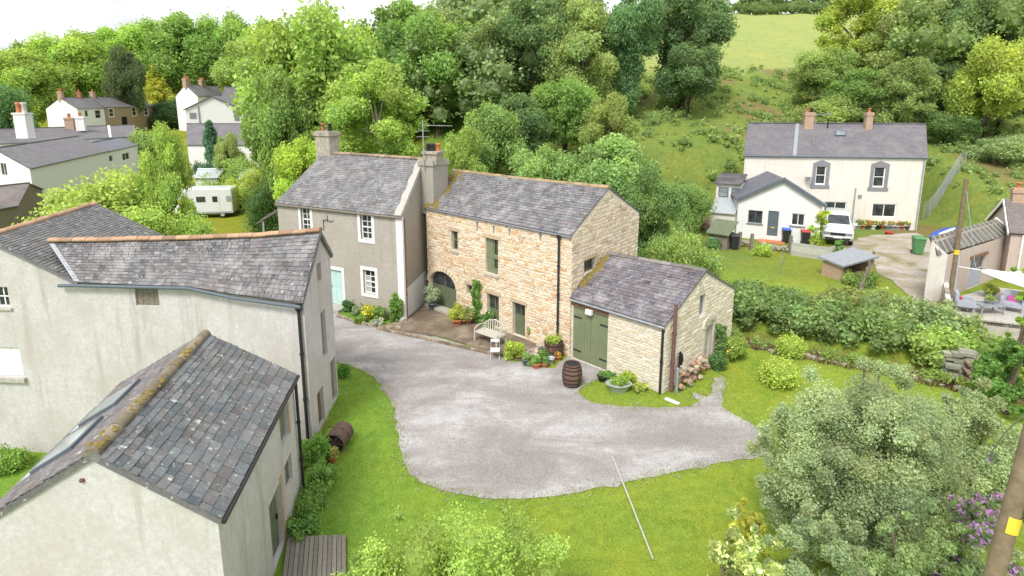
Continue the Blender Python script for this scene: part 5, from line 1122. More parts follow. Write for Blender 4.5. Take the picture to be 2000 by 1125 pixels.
for a in [
    ('broadleaf_tree', 'huge bright green tree behind the left end of the farmhouse roof', 610, 8, 54, 250, 'spread0', (.118, .178, .030), G1),
    ('broadleaf_tree', 'bright green tree forming the left shoulder of the huge one', 535, 125, 50, 130, 'spread1', (.105, .165, .035), G1),
    ('broadleaf_tree', 'pale lime tree with slim bare pale trunk standing over the farmhouse ridge', 735, 112, 46, 200, 'tall1', (.15, .215, .035), G1),
    ('broadleaf_tree', 'low yellow-green tree against the farmhouse left gable, below the huge one', 590, 268, 44, 120, 'spread0', (.17, .235, .02), G1),
    ('broadleaf_tree', 'mid green tree squeezed between the huge bright tree and the pale-trunked one', 690, 60, 62, 120, 'spread0', MID, G1),
    ('broadleaf_tree', 'dark tall tree right above the pale-trunked tree', 770, -5, 72, 190, 'spread1', MID, G1),
    ('broadleaf_tree', 'second-row green tree above the farmhouse right chimney', 850, 20, 66, 170, 'spread0', (.095, .165, .035), G1),
    ('broadleaf_tree', 'grey-green tree above the left half of the barn ridge', 935, 10, 68, 170, 'tall0', GREY, G1),
    ('broadleaf_tree', 'dark rounded tree above the middle of the barn ridge', 1040, -20, 66, 160, 'spread1', DARK, G1),
    ('broadleaf_tree', 'pale feathery tree above the right end of the barn ridge', 1140, -10, 64, 150, 'tall1', PALE, G1),
    ('broadleaf_tree', 'slender dark tree with sky showing beside its top, left of the tallest dark tree', 1235, -30, 64, 130, 'tall0', (.06, .12, .045), G1),
    ('broadleaf_tree', 'tallest dark blue-green tree at the left edge of the hillside meadow', 1345, -45, 67, 165, 'tall0', BLUE, G1),
    ('broadleaf_tree', 'bulging dark lower limb tree beneath the tallest dark tree by the bank', 1352, 80, 64, 120, 'spread0', BLUE, G1),
    ('broadleaf_tree', 'very dark shady tree low behind the middle of the barn roof', 1005, 180, 50, 140, 'spread1', DARK, G1),
    ('broadleaf_tree', 'fresh green mid-height tree low behind the barn, right of the shady one', 1105, 150, 52, 140, 'spread0', MID, G1),
    ('broadleaf_tree', 'olive spiky-topped tree at the foot of the wooded bank', 1195, 178, 48, 120, 'tall1', (.135, .17, .04), G1),
    ('broadleaf_tree', 'small lime tree rising just behind the barn ridge left end', 905, 245, 42, 110, 'tall1', LIME, G1),
    ('broadleaf_tree', 'green tree low between the lime tree and the shady tree behind the barn', 960, 200, 46, 120, 'spread0', (.10, .16, .04), G1),
    ('sycamore_tree', 'broad pale blue-green sycamore right behind the barn ridge', 1185, 258, 38, 210, 'spread1', (.115, .185, .055), G1),
    ('sycamore_tree', 'smaller blue-green sycamore behind the middle of the barn ridge', 1060, 285, 40, 130, 'spread0', (.11, .175, .05), G1),
    ('broadleaf_tree', 'dark green tree hugging the barn right gable end', 1272, 320, 34.5, 130, 'tall0', (.075, .13, .036), G1),
    ('broadleaf_tree', 'tall yellow-green tree at the right end of the hillside meadow', 1690, -45, 72, 170, 'tall1', (.16, .20, .02), G3),
    ('hawthorn_tree', 'round hawthorn on the slope left of the yellow-green tree', 1620, 92, 66, 120, 'spread0', (.115, .165, .04), G3),
    ('broadleaf_tree', 'dark-hollowed green tree below the yellow-green tree, over the white house', 1700, 130, 60, 130, 'spread1', (.08, .14, .03), G3),
    ('broadleaf_tree', 'pale olive tree with visible stems right of the yellow-green tree', 1790, -20, 66, 150, 'tall1', (.14, .18, .06), G3),
    ('broadleaf_tree', 'tall blue-dark tree high in the right corner of the wood', 1925, -60, 64, 160, 'tall0', (.07, .115, .042), G3),
    ('broadleaf_tree', 'very dark rounded tree right of the white house chimneys', 1868, 118, 60, 125, 'spread1', (.058, .10, .034), G3),
    ('broadleaf_tree', 'dark tree at the right edge, above the round grey-green bush', 1968, 130, 59, 120, 'spread0', (.06, .105, .036), G3),
    ('broadleaf_tree', 'lime-tipped tree between the two dark trees at the right edge', 1950, 70, 56, 130, 'spread0', (.16, .20, .025), G3),
    ('broadleaf_tree', 'olive thin tree over the right end of the white house roof', 1770, 110, 58, 120, 'tall1', (.12, .16, .045), G3),
    ('bush', 'round grey-green bush on the bank at the right edge below the dark trees', 1962, 254, 53, 110, 'bush0', (.125, .17, .075), None),
    ('bush', 'wide leafy bush behind the white house right gable', 1846, 205, 58, 120, 'bush1', (.075, .13, .04), None),
    ('bush', 'small scrubby bush on the slope above the white house chimneys', 1620, 170, 60, 110, 'bush0', (.12, .16, .04), None),
    ('bush', 'low scrub bush at the foot of the rough slope left of the white house', 1345, 342, 44, 90, 'bush1', (.10, .16, .04), None),
    ('elder_bush', 'elder bush dotted with cream blossom behind the garage roof', 1345, 425, 30.5, 140, 'bush1', (.12, .175, .035), None),
    ('bush', 'green bush between the elder and the barn gable', 1290, 440, 32, 90, 'bush0', (.07, .14, .035), None),
    ('broadleaf_tree', 'bright lime tree at the far left edge above the village roofs', 30, 92, 128, 150, 'spread1', LIME, G2),
    ('broadleaf_tree', 'dark green tree at the left edge behind the tall white chimney', 12, 165, 84, 90, 'spread0', (.05, .11, .035), G2),
    ('broadleaf_tree', 'lime skyline tree over the white gable-ended village house', 140, 62, 150, 140, 'spread0', (.135, .20, .03), G2),
    ('broadleaf_tree', 'bronze dark tree standing in front of the skyline wood', 236, 86, 140, 70, 'spread1', BRONZE, G2),
    ('broadleaf_tree', 'broad skyline tree left of the bronze one', 195, 52, 168, 120, 'spread1', (.12, .20, .025), G2),
    ('broadleaf_tree', 'rounded skyline tree directly above the golden conifer', 290, 40, 170, 130, 'spread0', (.115, .19, .028), G2),
    ('broadleaf_tree', 'biggest deep green skyline tree above the white village gables', 362, 26, 165, 150, 'spread1', (.095, .165, .028), G2),
    ('broadleaf_tree', 'highest skyline tree near the huge bright tree', 445, 26, 168, 120, 'spread0', (.10, .17, .03), G2),
    ('broadleaf_tree', 'pale round tree below the skyline, right of the brick village chimneys', 478, 70, 135, 120, 'spread1', (.14, .20, .045), G2),
    ('broadleaf_tree', 'last skyline tree before the huge bright tree hides the wood', 520, 38, 150, 110, 'spread0', (.11, .185, .025), G2),
    ('broadleaf_tree', 'light green young tree behind the left gable-ended village house', 125, 128, 152, 80, 'tall1', (.13, .20, .04), G2),
    ('broadleaf_tree', 'yellowish tree between the bright left-edge tree and the white gabled house', 90, 150, 140, 90, 'spread0', (.16, .215, .02), G2),
    ('golden_conifer', 'golden conical conifer among the village houses', 302, 124, 156, 110, 'cone0', GOLD, None),
    ('bush', 'dark green shrubbery under the golden conifer', 326, 182, 150, 80, 'bush0', (.035, .075, .03), None),
    ('garden_bush', 'leafy bush between the near village roofs and the blank white gable', 300, 236, 84, 90, 'bush0', (.11, .165, .04), None),
    ('spruce_tree', 'blue-green spruce in front of the mottled long roof', 407, 232, 70, 90, 'cone0', (.04, .095, .06), None),
    ('garden_tree', 'pale spindly garden tree rising over the mill ridge', 318, 236, 37, 92, 'tall1', (.155, .22, .035), None),
    ('garden_tree', 'short pale tree right of the spruce', 445, 258, 66, 60, 'tall1', (.15, .19, .06), None),
    ('garden_bush', 'wide light green bush before the white village house, left of the garden tree', 150, 296, 35, 240, 'bush0', (.155, .20, .035), None),
    ('garden_bush', 'loose pale bush in front of the low blue-grey village roof', 235, 300, 39, 130, 'bush1', (.15, .20, .04), None),
    ('garden_bush', 'light green bush under the pale garden tree above the mill ridge', 275, 372, 32, 190, 'bush1', (.145, .205, .03), None),
    ('garden_bush', 'leafy bush at the foot of the garden tree beside the motorhome', 352, 392, 33, 110, 'bush0', (.13, .20, .03), None),
    ('apple_tree', 'low rounded apple tree behind the white shed', 455, 292, 64, 120, 'bush1', (.12, .18, .035), None),
    ('apple_tree', 'low yellowish garden tree between shed and huge bright tree', 482, 312, 60, 80, 'bush0', (.16, .20, .03), None),
    ('garden_bush', 'dark bush under the huge bright tree by the lawn', 530, 330, 50, 100, 'bush1', (.055, .105, .03), None),
]:
    nm, lb, px, top, dist, w, pr, col, grp = a; treepx(nm, lb, px, top, dist, w, pr, col, 'conifer' if 'conifer' in nm or 'spruce' in nm else ('bush' if 'bush' in nm else 'tree'), grp, PALE_TRUNK if 'bare pale trunk' in lb else None)
# the mass of the woods behind: one far-off wood
def wood(name, label, spots, seed, leafn=26, leaf=.55):
    rg = random.Random(seed); C = []; Rr = []; 
    V = []; 
    for (x, y, h, r_) in spots:
        z = T(x, y)
        for k in range(13):
            a = rg.uniform(0, 6.28); f = math.sqrt(rg.random()); zz = rg.uniform(.28, 1.0); w = math.sin(min(1, zz) * 2.6) * r_ * .8
            C.append((x + w * f * math.cos(a), y + w * f * math.sin(a), z + h * zz - r_ * .25)); Rr.append(r_ * rg.uniform(.34, .5))
    me = blob_mesh(name, C, Rr, leafn, leaf, seed, .66, .2); o = link(bpy.data.objects.new(name, me)); return tag(o, label, 'wood', None, 'stuff')
rg = random.Random(5); spots = []
for k in range(74): x = rg.uniform(-190, -50); y = rg.uniform(175, 235); spots.append((x, y, rg.uniform(9, 14), rg.uniform(4.5, 7)))
w1 = wood('far_wood', 'mixed green wood along the skyline behind the village', spots, 21, 80, .8); w1.color = (.125, .195, .04, 1)
spots = []
for k in range(150):
    x = rg.uniform(-38, 12); y = rg.uniform(60, 108)
    if x > 9 or x < -.36 * y: continue
    spots.append((x, y, rg.uniform(8, 14), rg.uniform(3, 4.6)))
w2 = wood('bank_wood', 'dense mixed wood covering the bank behind the farm', spots, 22, 110, .42); w2.color = (.13, .185, .07, 1)
spots = []
for k in range(60):
    x = rg.uniform(40, 100); y = rg.uniform(58, 110)
    if x < 48 and y > 84 or x < .72 * y - 4: continue
    spots.append((x, y, rg.uniform(8, 14), rg.uniform(2.8, 4.4)))
w3 = wood('meadow_wood', 'mixed wood on the hillside right of the meadow', spots, 23, 110, .42); w3.color = (.12, .175, .05, 1)
spots = []
for k in range(64):
    spots.append((rg.uniform(38, 150), rg.uniform(166, 180), rg.uniform(9, 13), rg.uniform(3, 4.5)))
w4 = wood('top_wood', 'thin line of trees above the hillside meadow against the sky', spots, 24, 50, .6); w4.color = (.12, .175, .06, 1)
# field hedge along the top of the meadow
C = []; Rr = []
for k in range(120): x = 46 + k * .75; y = 148 + rg.uniform(-1, 1) + (x - 46) * .06; C.append((x, y, T(x, y) + rg.uniform(.6, 1.5))); Rr.append(rg.uniform(1.1, 1.7))
o = link(bpy.data.objects.new('field_hedge', blob_mesh('field_hedge', C, Rr, 40, .45, 31))); o.color = (.085, .13, .035, 1); tag(o, 'dark trimmed hedge along the top edge of the hillside meadow', 'hedge')
# undergrowth on the rough bank
C = []; Rr = []
for k in range(3200):
    x = rg.uniform(6, 62); y = rg.uniform(39, 84)
    if 13 < x < 38 and y < 55: continue
    if rg.random() > .62 + .38 * math.sin(x * .5) * math.cos(y * .3): continue
    r_ = rg.choice((.25, .3, .4, .55, .8)); C.append((x, y, T(x, y) + r_ * .2)); Rr.append(r_)
o = link(bpy.data.objects.new('undergrowth', blob_mesh('undergrowth', C, Rr, 34, .22, 41, .6, .25))); o.color = (.13, .19, .05, 1); tag(o, 'rough tangled undergrowth over the bank behind the white house', 'undergrowth', None, 'stuff')
# hedge along the stream: leafy masses
def mass(name, label, cat, lst, per, leaf, col, seed, flower=None, core=.66, kind=None, group=None):
    o = link(bpy.data.objects.new(name, blob_mesh(name, [q[:3] for q in lst], [q[3] for q in lst], per, leaf, seed, core, .22, 1, flower))); o.color = (*col, 1)
    return tag(o, label, cat, group, kind)
def along(a, b, n, w, h, r_, rg, zb=None):
    out = []
    for k in range(n):
        f = rg.random(); x = a[0] + (b[0] - a[0]) * f + rg.uniform(-w, w) * .5; y = a[1] + (b[1] - a[1]) * f + rg.uniform(-w, w) * .5; rr = rg.uniform(*r_); z = (T(x, y) if zb is None else zb)
        out.append((x, y, max(z, -.1) + rr * .4 + rg.random() * (h - rr), rr))
    return out
mass('stream_hedge', 'dark green dense hedge along the stream behind the garage', 'hedge', along((11.2, 29.6), (17.6, 25.8), 130, 2.2, 1.5, (.35, .7), rg), 150, .17, (.12, .18, .055), 51)
mass('willow_bush', 'pale grey-green willow bush rising above the stream hedge', 'bush', along((17.6, 26.8), (20.0, 25.2), 56, 1.8, 1.7, (.35, .65), rg), 150, .16, (.16, .215, .09), 52)
mass('stream_bush', 'bright fresh green bush at the right end of the stream hedge', 'bush', along((18.2, 24.6), (20.8, 23.2), 54, 1.7, 1.35, (.35, .65), rg), 150, .16, (.16, .23, .05), 53)
mass('bramble_thicket', 'olive bramble thicket on top of the stream hedge by the cottage lawn', 'bush', along((15.2, 28.4), (19.0, 27.8), 50, 1.6, 1.1, (.3, .55), rg), 130, .16, (.16, .19, .055), 54)
# two clipped golden balls on the lawn
for px0, py0, r_, lb in ((1544, 694, .62, 'clipped golden-green ball shrub nearer the stream'), (1520, 753, .74, 'clipped golden-green ball shrub nearer the gravel drive')):
    p_ = P(px0, py0); me = blob_mesh('ball', [(0, 0, r_ * .68)], [r_], 2600, .085, int(px0), .93, .2, .82); root = thing('ball_shrub', lb, 'shrub', (p_.x, p_.y, 0), 'clipped ball shrubs'); 
    c = link(bpy.data.objects.new('foliage', me)); c.parent = root; c.color = (.19, .25, .03, 1)
    q = MB(); q.tube([(0, 0, -.05), (0, 0, .4)], .05, 6); o = q.build('stem', 'bark', root, False)
# big grey-green shrub at the lower right, lilac, and foreground bushes
def bigshrub(name, label, px, top, dist, wpx, col, leaf, seed, n=150, h=None, flower=None, zlow=.0, per=230, squash=1):
    q = D(px, top, dist); rx = wpx / 2 / CAM_F * dist * 1.12; h = q.z; rg2 = random.Random(seed); lst = []
    for k in range(n):
        while True:
            a, b_, c_ = rg2.uniform(-1, 1), rg2.uniform(-1, 1), rg2.uniform(-1, 1); l = a * a + b_ * b_ + c_ * c_
            if .25 < l < 1: break
        rr = rx * rg2.uniform(.11, .25); ex = 1.0
        if k % 3 == 0: rr = rx * rg2.uniform(.06, .11); l_ = math.sqrt(l); ex = rg2.uniform(1.0, 1.16) / l_
        lst.append((a * ex * (rx - rr), b_ * ex * (rx - rr), max(rr * .6, h * .52 + c_ * ex * (h * .5 - rr * .7)), rr))
    root = thing(name, label, 'shrub', (q.x, dist, zlow)); me = blob_mesh(name, [w[:3] for w in lst], [w[3] for w in lst], per, leaf, seed, .6, .17, 1, flower)
    c = link(bpy.data.objects.new('foliage', me)); c.parent = root; c.color = (*col, 1)
    mb = MB()
    for k in range(6): w = lst[k * len(lst) // 6]; mb.tube([(0, 0, -.1), (w[0] * .4, w[1] * .4, w[2] * .5), w[:3]], [.08, .05, .02], 6)
    mb.build('stem', 'bark', root, False); return root
bigshrub('grey_willow', 'large billowing grey-green shrub at the lower right corner', 1712, 742, 12.3, 385, (.18, .225, .12), .056, 61, 200, per=900)
bigshrub('grey_willow', 'sprawling paler shrub behind the large grey-green one at the right edge', 1925, 772, 12.6, 250, (.19, .235, .12), .056, 62, 100, per=700)
bigshrub('foreground_bush', 'yellow-green leafy bush at the bottom edge, below the gravel drive', 880, 1048, 9.2, 560, (.185, .265, .04), .055, 63, 120, per=620)
bigshrub('foreground_bush', 'darker small bush at the bottom edge beside the timber deck', 705, 1085, 9.6, 140, (.12, .195, .03), .06, 64, 50, per=500)
bigshrub('foreground_bush', 'straggly pale flowering bush at the bottom edge left of the large grey-green shrub', 1470, 1030, 9.8, 190, (.16, .205, .06), .09, 65, 50, None, (.10, (4.0, 3.3, 5.5)), per=420)
bigshrub('foreground_bush', 'small golden bush tucked against the large grey-green shrub', 1478, 985, 11.2, 110, (.23, .25, .02), .10, 66, 40, per=420)
bigshrub('foreground_bush', 'silvery green low growth at the foot of the large grey-green shrub', 1610, 1015, 10.0, 210, (.17, .22, .11), .055, 70, 60, per=700)
bigshrub('foreground_bush', 'dense green growth at the bottom edge between large shrub and leaning pole', 1830, 1010, 9.4, 220, (.13, .185, .07), .055, 71, 60, per=700)
bigshrub('lilac_bush', 'lilac bush with purple flowers behind the leaning pole', 1935, 935, 9.2, 170, (.075, .125, .035), .11, 67, 60, None, (.34, (3.6, 1.1, 10.0)), per=420)
bigshrub('edge_bush', 'bright green bush at the right edge below the walled patio', 1985, 668, 19.5, 120, (.085, .17, .03), .14, 68, 50, per=200)
bigshrub('edge_bush', 'leafy branch bush at the right edge over the walled patio', 2022, 470, 21, 50, (.14, .22, .02), .18, 69, 30, per=60)
# border plants
mass('bank_growth', 'loose grassy growth spilling over the stream edge stones', 'plants', along((9.6, 26.9), (19.5, 20.6), 90, .5, .4, (.12, .26), rg, 0), 60, .09, (.14, .20, .04), 56, None, .4, 'stuff')
def plant(name, label, px, py, r_, h, col, leaf=.07, seed=None, per=120, n=10, flower=None, group=None, z=0.0, cat='plant'):
    p_ = P(px, py, z); seed = seed or int(px * 7 + py); rg2 = random.Random(seed); lst = []
    for k in range(n): rr = r_ * rg2.uniform(.18, .42); a = rg2.uniform(0, 6.28); f = math.sqrt(rg2.random()) * (r_ - rr); lst.append((p_.x + f * math.cos(a), p_.y + f * math.sin(a), z + rr * .5 + rg2.random() * max(.01, h - 1.3 * rr), rr))
    return mass(name, label, cat, lst, per, leaf, col, seed, flower, .5, None, group)
for nm, lb, px, py, r_, h, col, fl in [
    ('border_plant', 'dark leafy plant by the blue front door step', 684, 607, .45, .7, (.06, .13, .04), None),
    ('border_plant', 'grey-leaved plant next to the front door plant', 702, 616, .4, .6, (.15, .19, .12), None),
    ('border_plant', 'yellow-flowering plant under the farmhouse ground floor window', 722, 622, .45, .7, (.22, .24, .03), (.15, (3.2, 2.4, .1))),
    ('border_plant', 'light green plant right of the yellow-flowering one', 743, 626, .45, .8, (.13, .20, .04), None),
    ('climbing_plant', 'tall green plant against the white quoin strip of the farmhouse', 775, 628, .38, 1.5, (.10, .19, .03), None),
    ('border_plant', 'silver-grey plant at the front of the farmhouse border', 738, 637, .35, .4, (.22, .25, .22), None),
    ('border_plant', 'low green plant at the gravel edge of the farmhouse border', 705, 630, .4, .4, (.12, .19, .03), None),
    ('climbing_plant', 'tall spire of climbing greenery left of the barn middle door', 934, 630, .42, 2.3, (.09, .185, .03), None),
    ('border_plant', 'rose bush with pink blooms beside the barn middle door', 950, 640, .42, .85, (.075, .16, .04), (.05, (7, 2.4, 6))),
    ('climbing_plant', 'green climber between the two barn doors', 986, 640, .3, 1.7, (.13, .20, .06), None),
    ('grass_plant', 'bright feathery grass clump left of the rockery', 1004, 700, .55, .9, (.20, .26, .03), None),
    ('border_plant', 'fern at the front of the rockery', 1032, 712, .3, .4, (.11, .20, .04), None),
    ('border_plant', 'green plant in the rockery below the half barrel', 1060, 702, .35, .5, (.10, .19, .04), None),
    ('ivy_plant', 'ivy on the garage gable wall left of its doorway', 1358, 712, .38, 1.75, (.06, .15, .035), None),
    ('climbing_plant', 'thin climber right of the garage gable doorway', 1405, 705, .25, 1.7, (.10, .17, .05), None),
    ('border_plant', 'leafy shrub with pink flowers at the garage back corner', 1432, 703, .7, 1.15, (.13, .205, .03), (.04, (6, 2, 3))),
    ('border_plant', 'dark green plant at the foot of the garage doorway', 1400, 722, .45, .6, (.07, .14, .04), None),
    ('border_plant', 'bright tuft beside the garage front wall, behind the zinc tub', 1225, 748, .4, .55, (.19, .25, .03), None),
    ('border_plant', 'low golden tuft at the garage front corner', 1250, 765, .35, .35, (.20, .24, .04), None),
    ('border_plant', 'leafy plant left of the zinc tub', 1190, 745, .3, .4, (.10, .19, .04), None),
    ('border_plant', 'tall nettle clump by the iron roller', 618, 905, .5, .9, (.105, .20, .03), None),
    ('border_plant', 'green weeds at the mill drainpipe foot', 603, 905, .6, .7, (.11, .195, .035), None),
    ('border_plant', 'leafy weeds along the rendered barn wall near its window', 612, 990, .75, .55, (.10, .185, .035), None),
    ('border_plant', 'darker weeds by the rendered barn door', 594, 1038, .65, .5, (.09, .175, .035), None),
    ('border_plant', 'bushy weeds below the iron roller', 630, 945, .5, .7, (.11, .19, .04), None),
    ('border_plant', 'small green tuft by the mill gable far corner', 672, 735, .35, .5, (.08, .19, .02), None),
    ('climbing_plant', 'small thorny climber at the rendered barn front corner', 478, 1105, .3, 1.2, (.10, .17, .05), None),
    ('border_plant', 'flowering climber on the farmhouse front near its left window', 562, 455, .9, 4.0, (.14, .22, .03), (.06, (5, 4.2, 16)))]:
    q = plant(nm, lb, px, py, r_, h, col, .08 if py < 800 else .075, None, 110, max(16, int(16 * h / r_)), fl)
plant('border_plant', 'weeds under the mill wall at the left edge', 14, 915, .8, .7, (.12, .20, .03), .075, 15, 120, 26, None, None, -1.72)
vine = plant('climbing_plant', 'bright green vine over the right window of the white annexe', 1592, 478, .85, 2.6, (.20, .27, .02), .16, 5, 160, 16, None, None, 1)
plant('border_plant', 'purple iris clump on the slope between elder and annexe', 1402, 525, .5, .9, (.09, .15, .05), .09, 6, 140, 10, (.14, (4, 1.5, 14)), None, .3)
plant('conifer_shrub', 'small upright green shrub beside the pale wooden gate panel', 1636, 515, .45, 1.5, (.09, .17, .05), .1, 8, 140, 12, None, None, 1)
plant('border_plant', 'wide green border plants in front of the white annexe steps', 1490, 500, .9, .7, (.18, .25, .03), .1, 9, 120, 16, None, None, 1)
plant('border_plant', 'scrambling green shrub below the log store', 1680, 560, 1.0, 1.0, (.12, .18, .04), .12, 11, 120, 18, None, None, .9)
plant('border_plant', 'leafy shrub under the annexe lean-to at the slope edge', 1395, 495, .8, 1.2, (.09, .17, .05), .12, 12, 120, 14, None, None, .7)
# tufts of uncut grass round walls, drive edge and stream bank
V = []; F = []; Cc = []; rg2 = np.random.default_rng(3)
edge = [P(*q) for q in drive_px]; segs_ = [(edge[i], edge[i + 1], .12) for i in range(2, 43)]
segs_ += [(Vector((*bp[i], 0)), Vector((*bp[i + 1], 0)), .5) for i in range(1, 4)] + [(P(612, 868), P(661, 774), .12), (P(590, 968), P(600, 905), .25), (P(1295, 774), P(1425, 682), .15), (P(1190, 735), P(1292, 774), .12)]
for a, b_, w in segs_:
    L = (b_ - a).length
    for k in range(int(L * 55)):
        p_ = a.lerp(b_, rg2.random()); x, y = p_.x + rg2.normal() * w, p_.y + rg2.normal() * w; h = rg2.uniform(.05, .14) * (1.6 if w > .3 else 1); an = rg2.uniform(0, 6.28); dx, dy = math.cos(an) * .016, math.sin(an) * .016; z = T(x, y); lx, ly = rg2.normal() * .04, rg2.normal() * .04
        i = len(V); V += [(x - dx, y - dy, z), (x + dx, y + dy, z), (x + lx, y + ly, z + h)]; F.append((i, i + 1, i + 2)); c_ = rg2.uniform(.7, 1.3); Cc += [c_ * 1.05, c_, c_, 1] * 3
nb = 110000; gx = rg2.uniform(-6.5, 17, nb); gy = rg2.uniform(8.5, 25, nb); dp = [v2(P(*q)) for q in drive_px]
def inpoly(x, y):
    ins = np.zeros(len(x), bool); n = len(dp)
    for i in range(n):
        (x0, y0), (x1, y1) = dp[i], dp[(i + 1) % n]; cnd = ((y0 > y) != (y1 > y)) & (x < (x1 - x0) * (y - y0) / ((y1 - y0) if abs(y1 - y0) > 1e-9 else 1e-9) + x0); ins ^= cnd
    return ins
bk_ = (gx - 10.0) * .537 + (gy - 27.0) * .843; keep = ~inpoly(gx, gy) & (bk_ < -.6) & ~((gx < -5.2 - .12 * (gy - 9.4)) & (gy < 21.5)); gx, gy = gx[keep], gy[keep]
pch = .5 + .25 * np.sin(gx * 1.7 + 2 * np.sin(gy * .9)) + .25 * np.cos(gy * 2.1 + gx * .6); kp = rg2.random(len(gx)) < .25 + .75 * pch; gx, gy, pch = gx[kp], gy[kp], pch[kp]
for x, y, q in zip(gx.tolist(), gy.tolist(), pch.tolist()):
    h = random.uniform(.02, .055) * (.7 + q); an = random.uniform(0, 6.28); dx, dy = math.cos(an) * .012, math.sin(an) * .012; lx, ly = random.gauss(0, .03), random.gauss(0, .03); i = len(V); V += [(x - dx, y - dy, 0), (x + dx, y + dy, 0), (x + lx, y + ly, h)]; F.append((i, i + 1, i + 2)); c_ = random.uniform(.75, 1.35); yl = random.uniform(.9, 1.25); Cc += [c_ * yl, c_, c_, 1] * 3
me = bpy.data.meshes.new('grass_tufts'); me.from_pydata(V, [], F); me.color_attributes.new('Col', 'FLOAT_COLOR', 'CORNER').data.foreach_set('color', Cc); me.materials.append(MAT['leaf'])
o = link(bpy.data.objects.new('grass_tufts', me)); o.color = (.15, .205, .024, 1); tag(o, 'short grass blades over the lawn and uncut along drive edge and walls', 'grass', None, 'stuff')
# ------------------------------------------------------------------ things in the yard
def frame_of(a): return Vector((math.cos(a), math.sin(a), 0)), Vector((-math.sin(a), math.cos(a), 0)), Zv
def rock(mb, c, r_, seed, col=None, sq=.7):
    rg = random.Random(seed); ico = [(0, 0, 1), (.894, 0, .447), (.276, .851, .447), (-.724, .526, .447), (-.724, -.526, .447), (.276, -.851, .447), (.724, .526, -.447), (-.276, .851, -.447), (-.894, 0, -.447), (-.276, -.851, -.447), (.724, -.526, -.447), (0, 0, -1)]
    icf = [(0, 1, 2), (0, 2, 3), (0, 3, 4), (0, 4, 5), (0, 5, 1), (1, 6, 2), (2, 7, 3), (3, 8, 4), (4, 9, 5), (5, 10, 1), (6, 7, 2), (7, 8, 3), (8, 9, 4), (9, 10, 5), (10, 6, 1), (11, 7, 6), (11, 8, 7), (11, 9, 8), (11, 10, 9), (11, 6, 10)]
    sx, sy = rg.uniform(.8, 1.3), rg.uniform(.7, 1.1); c = Vector(c)
    mb.mesh([c + Vector((v[0] * r_ * sx, v[1] * r_ * sy, v[2] * r_ * sq)) * rg.uniform(.8, 1.15) for v in ico], icf, 0, col)
def barrel(name, label, p, h, r_, lid=True, cut=False):
    root = thing(name, label, 'barrel', p); n = 18
    for k in range(n):                                        # staves
        a0, a1 = 2 * math.pi * (k + .04) / n, 2 * math.pi * (k + .96) / n; mb = MB(); rings = []
        for f in (0, .2, .4, .5, .6, .8, 1):
            rr = r_ * (.80 + .20 * math.sin(math.pi * (f if not cut else .5 + f * .5)) ) if not cut else r_ * (.86 + .14 * f)
            rings.append([Vector((rr * math.cos(a0), rr * math.sin(a0), h * f)), Vector((rr * math.cos(a1), rr * math.sin(a1), h * f)), Vector(((rr - .03) * math.cos(a1), (rr - .03) * math.sin(a1), h * f)), Vector(((rr - .03) * math.cos(a0), (rr - .03) * math.sin(a0), h * f))])
        mb.loft(rings, 0, jit((.15, .085, .065), random.uniform(.75, 1.25)), False); mb.build('stave', 'paintless', root, False)
    for f in (.07, .22, .40, .62, .8, .94) if not cut else (.15, .45, .85):
        rr = (r_ * (.80 + .20 * math.sin(math.pi * f)) if not cut else r_ * (.86 + .14 * f)) + .008; mb = MB(); mb.lathe((0, 0, h * f - .025), [(rr, 0), (rr, .05)], 20); mb.build('hoop', 'black_iron', root, False)
    mb = MB(); mb.lathe((0, 0, h - .06), [(r_ * .76, 0), (r_ * .76, .02)], 20); mb.build('lid' if lid else 'soil', 'rust_iron' if lid else 'dark_void', root, False)
    return root
barrel('whisky_barrel', 'dark hooped wooden barrel standing on the gravel before the green garage doors', P(1117, 752), .92, .40)
hb = barrel('half_barrel', 'half barrel planter with yellow-green plants by the barn drainpipe', P(1081, 697), .75, .42, False, True)
c = link(bpy.data.objects.new('foliage', blob_mesh('tubplant', [(-.15, 0, .85), (.15, .1, .82), (0, -.15, .8)], [.22, .2, .2], 150, .08, 77))); c.parent = hb; c.color = (.2, .26, .03, 1)
# garden bench with curved back
p_ = P(957, 668, .07); root = thing('garden_bench', 'weathered pale curved-back garden bench on the patio before the barn doors', 'bench', p_); Wb = Wall(P(841, 597), P(1024, 656)); bx, by = Wb.U3, -Wb.N3
def bl(u, v, z): return bx * u + by * v + Zv * z
for k in range(6): mb = MB(); mb.box(bl(0, -.28 + .115 * k, .44), (.72, .05, .018), (bx, by, Zv)); mb.build('seat_slat', 'pale_wood', root, False)
for u in (-.68, .68):
    for v in (-.3, .34): mb = MB(); mb.box(bl(u, v, .22 if v < 0 else .32), (.035, .035, .22 if v < 0 else .32), (bx, by, Zv)); mb.build('leg', 'pale_wood', root, False)
    mb = MB(); mb.tube([bl(u, .34, .66), bl(u, .0, .7), bl(u, -.28, .62), bl(u, -.32, .45)], .03, 6); mb.build('armrest', 'pale_wood', root, False)
mb = MB(); mb.tube([bl(-.7, .34, .62), bl(-.4, .38, .86), bl(0, .4, .98), bl(.4, .38, .86), bl(.7, .34, .62)], .035, 6); mb.build('top_rail', 'pale_wood', root, False)
for k in range(9): u = -.56 + .14 * k; mb = MB(); mb.bar(bl(u, .34, .44), bl(u, .38, .95 - .5 * u * u), .06, .02, up=by); mb.build('back_slat', 'pale_wood', root, False)
